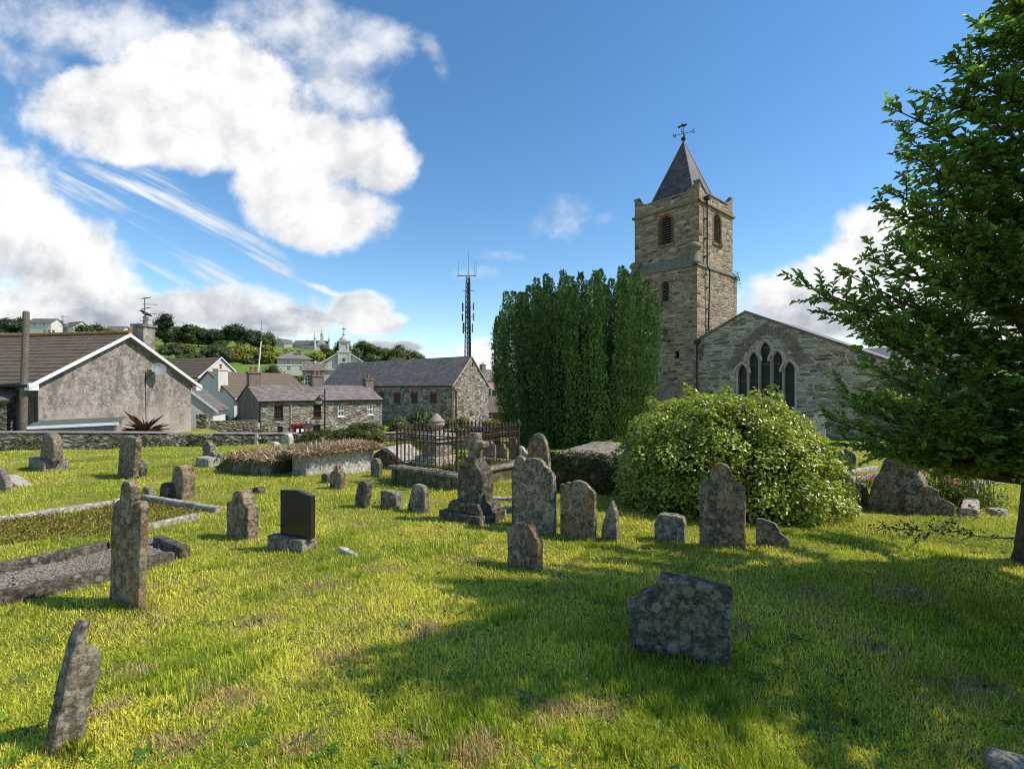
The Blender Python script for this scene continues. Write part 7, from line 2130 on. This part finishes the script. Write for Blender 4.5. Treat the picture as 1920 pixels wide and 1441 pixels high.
    for px, py, px2, py2 in ((1620, 778, 1720, 820), (1640, 790, 1790, 790), (1625, 770, 1700, 818), (1660, 800, 1760, 818), (1700, 740, 1800, 795), (1780, 700, 1870, 640), (1690, 760, 1745, 822)):
        a, e = P(px, py, 4.15), P(px2, py2, 4.6); mid = a.lerp(e, .5) + Vector((0, 0, RND.uniform(-.08, .02)))
        dt.tube([a, a.lerp(mid, .6), mid, e], [.002, .004, .006, .009], 4)
        for q in (.25, .45, .65): s = a.lerp(e, q); dt.bar(s, s + Vector((-.14, RND.uniform(-.1, .1), RND.uniform(-.02, .12))), .003, .001, 4)
    dt.build('dead_twigs', m_plain('grey_dead_twigs', (.22, .19, .15), .9, .2), root)
holly()

# ------------------------------------------------------------------ flowers and litter
def flower_plants():
    for i, (px, py, w, h, lab) in enumerate(((1765, 946, 50, 62, 'leafy pink valerian left, behind the dark shouldered gravestone'), (1818, 948, 56, 58, 'leafy pink valerian right, beside the flat kerb'), (1628, 915, 26, 22, 'small pink flowering plant between round bush and ringed cross'))):
        c = G(px, py); k = c.y / F; n = 1100 if i < 2 else 250; root = thing('valerian', lab, 'flower', c)
        B = np.array(c) + np.stack([rng.normal(size=n) * w * k * .42, rng.normal(size=n) * .22, np.abs(rng.normal(size=n)) * h * k * .38], 1)
        V, Fc = leaf_arrays(B, rdir(n) + [0, 0, .3], rdir(n) + [0, 0, .8], .05 + .04 * rng.random(n), .025 + .015 * rng.random(n)); g = rng.random((n, 1))
        cc = np.array([.07, .12, .02]) * (1 - g) + np.array([.20, .25, .05]) * g
        np_mesh('foliage', V, [Fc], MAT['leaf'], root, cols=np.repeat(cc, 4, 0))
        st = MB(); FB = []
        for _ in range(34 if i < 2 else 8):
            a = c + Vector((RND.gauss(0, w * k * .35), RND.gauss(0, .15), 0)); e = a + Vector((RND.gauss(0, .08), RND.gauss(0, .06), h * k * RND.uniform(.8, 1.4))); st.bar(a, e, .006, .004, 4)
            for _ in range(26): FB.append((e.x + RND.gauss(0, .035), e.y + RND.gauss(0, .035), e.z + RND.gauss(0, .022)))
        st.build('stems', m_plain('green_stems%d' % i, (.09, .13, .03)), root)
        FB = np.array(FB); n = len(FB); V, Fc = leaf_arrays(FB, rdir(n), rdir(n), np.full(n, .03), np.full(n, .022)); g = rng.random((n, 1)); cc = np.array([.42, .07, .17]) * (1 - g) + np.array([.58, .22, .34]) * g
        np_mesh('flower_heads', V, [Fc], MAT['leaf'], root, cols=np.repeat(cc, 4, 0))
    # fallen branch under the tree
    c = G(1730, 1010); root = thing('fallen_branch', 'dead fallen branch with a few dark leaves on the grass under the holly', 'branch', c); m = MB(); LB = []
    for a, b in (((1700, 1035), (1815, 975)), ((1760, 1005), (1800, 1015)), ((1740, 1015), (1700, 1002)), ((1780, 990), (1850, 968)), ((1800, 1018), (1905, 1030)), ((1640, 1000), (1720, 1012))):
        A, B = G(*a), G(*b); p = [A + Vector((0, 0, .03)), A.lerp(B, .35) + Vector((RND.gauss(0, .04), 0, .12)), A.lerp(B, .7) + Vector((0, RND.gauss(0, .04), .10)), B + Vector((0, 0, .14))]; m.tube(p, [.004, .007, .008, .010], 5)
        for q in np.linspace(.1, .9, 4): s = A.lerp(B, q) + Vector((0, 0, .1)); e = s + Vector((RND.gauss(0, .12), RND.gauss(0, .1), RND.uniform(-.05, .15))); m.bar(s, e, .005, .002, 4); LB += [tuple(s.lerp(e, RND.random()) + Vector((RND.gauss(0, .04), RND.gauss(0, .04), RND.gauss(0, .02)))) for _ in range(7)]
    m.build('twigs', MAT['bark'], root); LB = np.array(LB); n = len(LB); V, Fc = leaf_arrays(LB, rdir(n), rdir(n) + [0, 0, .6], .05 + .02 * rng.random(n), np.full(n, .03))
    np_mesh('dead_leaves', V, [Fc], MAT['leaf'], root, cols=np.repeat(np.array([.03, .05, .014]) * (.5 + rng.random((n, 1))), 4, 0))
    # scattered things on the grass
    def scatter(name, label, cat, pts, size, col, var=.3):
        B = np.array([tuple(G(*p)) for p in pts]); B[:, 2] += .03; n = len(B)
        V, Fc = leaf_arrays(B, rdir(n) * [1, 1, .25], rdir(n) * .5 + [0, 0, 1], size * (.6 + .8 * rng.random(n)), size * (.5 + .4 * rng.random(n)), .15)
        o = np_mesh(name, V, [Fc], MAT['leaf'], loc=(0, 0, 0), cols=np.repeat(np.array(col) * (1 - var + 2 * var * rng.random((n, 1))), 4, 0)); props(o, label, cat, kind='stuff')
    scatter('fallen_leaves', 'yellow fallen leaves strewn on the shaded grass at the right', 'leaves', [(RND.uniform(1560, 1920), RND.uniform(1030, 1190)) for _ in range(90)] + [(RND.uniform(1450, 1750), RND.uniform(985, 1060)) for _ in range(30)], .035, (.34, .26, .04))
    scatter('white_petals', 'tiny white daisies and petals dotted over the lawn', 'flowers', [(RND.gauss(1035, 35), RND.gauss(1086, 7)) for _ in range(38)] + [(RND.uniform(40, 1700), RND.uniform(1000, 1400)) for _ in range(60)], .014, (.72, .72, .70), .1)
flower_plants()
# ------------------------------------------------------------------ grass blades
def build_grass(n):
    # distance falls off so that near blades are dense; the fan is wider than the picture
    t = rng.random(n)
    d0, d1, pw = 1.3, 27.0, -.35
    d = (d0 ** pw + t * (d1 ** pw - d0 ** pw)) ** (1 / pw)
    a = (rng.random(n) * 2 - 1)
    ang = np.arctan(a * 1.35)
    x = np.tan(ang) * d + rng.normal(size=n) * .05; y = d
    wl = -.406 * (x + 20.7) + .914 * (y - 20.5)
    ok = (wl < -.25) & ~(inside(GRAVEL_BED, x, y) & (rng.random(n) > .16)) & ~(inside(EARTH_BED, x, y) & (rng.random(n) > .7))
    x, y, d = x[ok], y[ok], d[ok]; n = len(x)
    # patchy sward
    def wav(s, p):
        return .5 + .5 * np.sin(x * s * 1.3 + np.sin(y * s * .9 + p) * 1.7 + p) * np.cos(y * s * 1.1 + np.sin(x * s * .8 - p) * 1.9)
    pa = .5 * wav(1.1, 1.0) + .3 * wav(2.7, 4.0) + .2 * wav(6.3, 2.0)
    pb = .45 * wav(1.7, 7.0) + .35 * wav(4.1, 3.0) + .2 * wav(9.0, 5.0)
    tuft = pb > .72
    H = (.015 + .030 * rng.random(n)) * np.where(tuft, 1.6, 1.0) * (1 + .055 * d)
    Wd = (.0020 + .0022 * rng.random(n)) * (1 + .17 * d)
    az = rng.random(n) * 2 * np.pi
    lean = np.clip(np.abs(rng.normal(size=n)) * .9 + .35, 0, 2.0)
    lean = np.where(tuft, lean * .55, lean)
    dx, dy = np.cos(az), np.sin(az)
    z = T(x, y)
    base = np.stack([x, y, z - .004], 1)
    side = np.stack([-dy, dx, np.zeros(n)], 1) * Wd[:, None]
    up = np.array([0, 0, 1.0])
    h1 = H * .5; l1 = h1 * np.sin(lean * .55); v1 = h1 * np.cos(lean * .55)
    mid = base + np.stack([dx * l1, dy * l1, v1], 1)
    l2 = H * .6 * np.sin(lean); v2 = H * .6 * np.maximum(np.cos(lean), -.25)
    tip = mid + np.stack([dx * l2, dy * l2, v2], 1)
    V = np.stack([base - side * .5, base + side * .5, mid + side * .45, mid - side * .45, tip], 1).reshape(-1, 3)
    i = np.arange(n)[:, None] * 5
    q = i + np.array([[0, 1, 2, 3]]); tr = i + np.array([[3, 2, 4]])
    green = np.array([.42, .49, .042]); yel = np.array([.80, .75, .11]); deep = np.array([.13, .25, .022]); straw = np.array([.70, .50, .28])
    f = np.clip((pa - .5) * 2.6 + .55 + rng.normal(size=n) * .22, 0, 1)[:, None]
    c = green * (1 - f) + yel * f
    c = np.where((tuft & (rng.random(n) < .6))[:, None], deep * .6 + green * .5, c)
    thatch = np.zeros(n)
    for px, py, r in ((480, 1168, .22), (430, 1310, .20), (1530, 1112, .22), (1700, 1112, .28), (1640, 1215, .20), (900, 1415, .16), (715, 1065, .20), (330, 1395, .16), (1820, 1290, .24), (560, 1400, .14), (640, 1230, .18), (800, 1180, .2), (250, 1260, .15), (1040, 1330, .16), (1390, 1180, .16), (600, 1100, .25), (870, 1050, .2), (690, 985, .3), (1120, 1330, .14), (200, 1330, .12), (760, 1390, .12), (1250, 1130, .15)):
        tc = G(px, py); dd = np.hypot((x - tc.x) / (r * 1.1), (y - tc.y) / (r * .75)) + .35 * np.sin(x * 17 + y * 9) * np.cos(y * 21 - x * 5)
        thatch = np.maximum(thatch, np.clip(1.3 - dd, 0, 1))
    dry = (rng.random(n) < .8 * thatch) | (rng.random(n) < np.clip(.13 + .8 * (pa - .55) + .9 * (.32 - pb), .05, .6))
    c = np.where(dry[:, None], straw * (.6 + .5 * rng.random((n, 1))), c)
    c = c * (.6 + .8 * rng.random((n, 1)))
    o = np_mesh('grass', V, [q, tr], MAT['blade'], loc=(0, 0, 0), cols=np.repeat(c, 5, 0))
    props(o, kind='stuff', label='short yellow green lawn grass growing between the gravestones', cat='grass')
build_grass(GRASS_N)

def tall_tufts():
    """longer uncut grass at the feet of stones and kerbs"""
    spots = [(1290, 1240, 90, .10, 700), (1180, 1235, 14, .12, 160), (130, 1412, 45, .12, 260), (235, 1140, 40, .09, 260), (448, 1016, 40, .08, 200), (545, 1036, 50, .07, 160), (985, 1072, 40, .07, 220),
             (1000, 1000, 45, .08, 200), (1083, 1014, 45, .08, 200), (1355, 1028, 55, .09, 300), (1255, 1018, 35, .09, 180), (1450, 1027, 40, .09, 200), (1142, 1016, 22, .07, 100),
             (1745, 968, 60, .1, 250), (170, 1060, 20, .1, 120), (100, 1070, 60, .07, 200), (300, 1045, 40, .08, 150), (780, 963, 22, .08, 120), (1300, 1400, 160, .11, 500), (1140, 1420, 120, .1, 350), (1560, 1330, 180, .1, 600), (1750, 1270, 160, .11, 500), (1850, 1150, 100, .12, 350), (600, 1420, 200, .08, 350), (330, 1360, 200, .07, 300), (930, 1370, 120, .08, 300)]
    spots += [((xl + xr) / 2, by + 1, (xr - xl) * .62, .075, 110) for xl, xr, by in GRAVE_FEET]
    X = []; Hh = []
    for px, py, sp, h, m in spots:
        for _ in range(m):
            g = G(px + RND.gauss(0, sp * .55), py + RND.gauss(0, min(sp * .16, 12) + (1.5 if py < 1000 else 4)))
            if RND.random() < (.72 if py > 1240 and px > 500 else .35): continue
            X.append(g); Hh.append(h * RND.uniform(.3, 1.0) * .85)
    B = np.array([tuple(q) for q in X]); Hh = np.array(Hh); n = len(B)
    az = rng.random(n) * 2 * np.pi; ln = np.abs(rng.normal(size=n)) * .4
    D = np.stack([np.cos(az) * np.sin(ln), np.sin(az) * np.sin(ln), np.cos(ln)], 1)
    V, Fc = leaf_arrays(B - [0, 0, .005], D, unitv(np.stack([np.cos(az), np.sin(az), np.full(n, .2)], 1)), Hh, .0032 + .003 * rng.random(n) + .0004 * B[:, 1], .05, .25)
    f = rng.random((n, 1))
    c = np.array([.20, .29, .028]) * (1 - f) + np.array([.48, .47, .07]) * f
    o = np_mesh('tall_grass', V, [Fc], MAT['blade'], loc=(0, 0, 0), cols=np.repeat(c, 4, 0))
    props(o, kind='stuff', label='longer uncut grass tufts at the feet of the gravestones', cat='grass')
tall_tufts()

def lawn_weeds():
    """rosettes of plantain, dandelion and clover in the mown lawn"""
    B, D, N, Ls, C = [], [], [], [], []
    for _ in range(620):
        d = 2.0 + 7.5 * RND.random() ** 1.4; u = RND.uniform(-1.05, 1.05); x, y = u * d, d; z = Tz(x, y) + .012
        big = RND.random() < .35; m = RND.randint(5, 9) if big else RND.randint(12, 26); col = RND.choice(((.09, .19, .022), (.13, .24, .03), (.16, .26, .05), (.10, .17, .03)))
        for k in range(m):
            a = RND.uniform(0, 6.28); r = RND.uniform(0, .015) if big else RND.uniform(0, .09); e = RND.uniform(.1, .6)
            B.append((x + math.cos(a) * r, y + math.sin(a) * r, z + (0 if big else RND.uniform(0, .025)))); D.append((math.cos(a), math.sin(a), e)); N.append((-math.cos(a) * .4, -math.sin(a) * .4, 1)); Ls.append(RND.uniform(.04, .085) if big else RND.uniform(.012, .022)); C.append(tuple(v * RND.uniform(.7, 1.3) for v in col))
    B, D, N, Ls = np.array(B), np.array(D), np.array(N), np.array(Ls)
    V, Fc = leaf_arrays(B, D, N, Ls, Ls * np.where(Ls > .03, .38, .95), .1, .15)
    o = np_mesh('lawn_weeds', V, [Fc], MAT['leaf'], loc=(0, 0, 0), cols=np.repeat(np.array(C), 4, 0))
    props(o, kind='stuff', label='broad leaved weeds and clover scattered through the mown lawn', cat='weeds')
lawn_weeds()
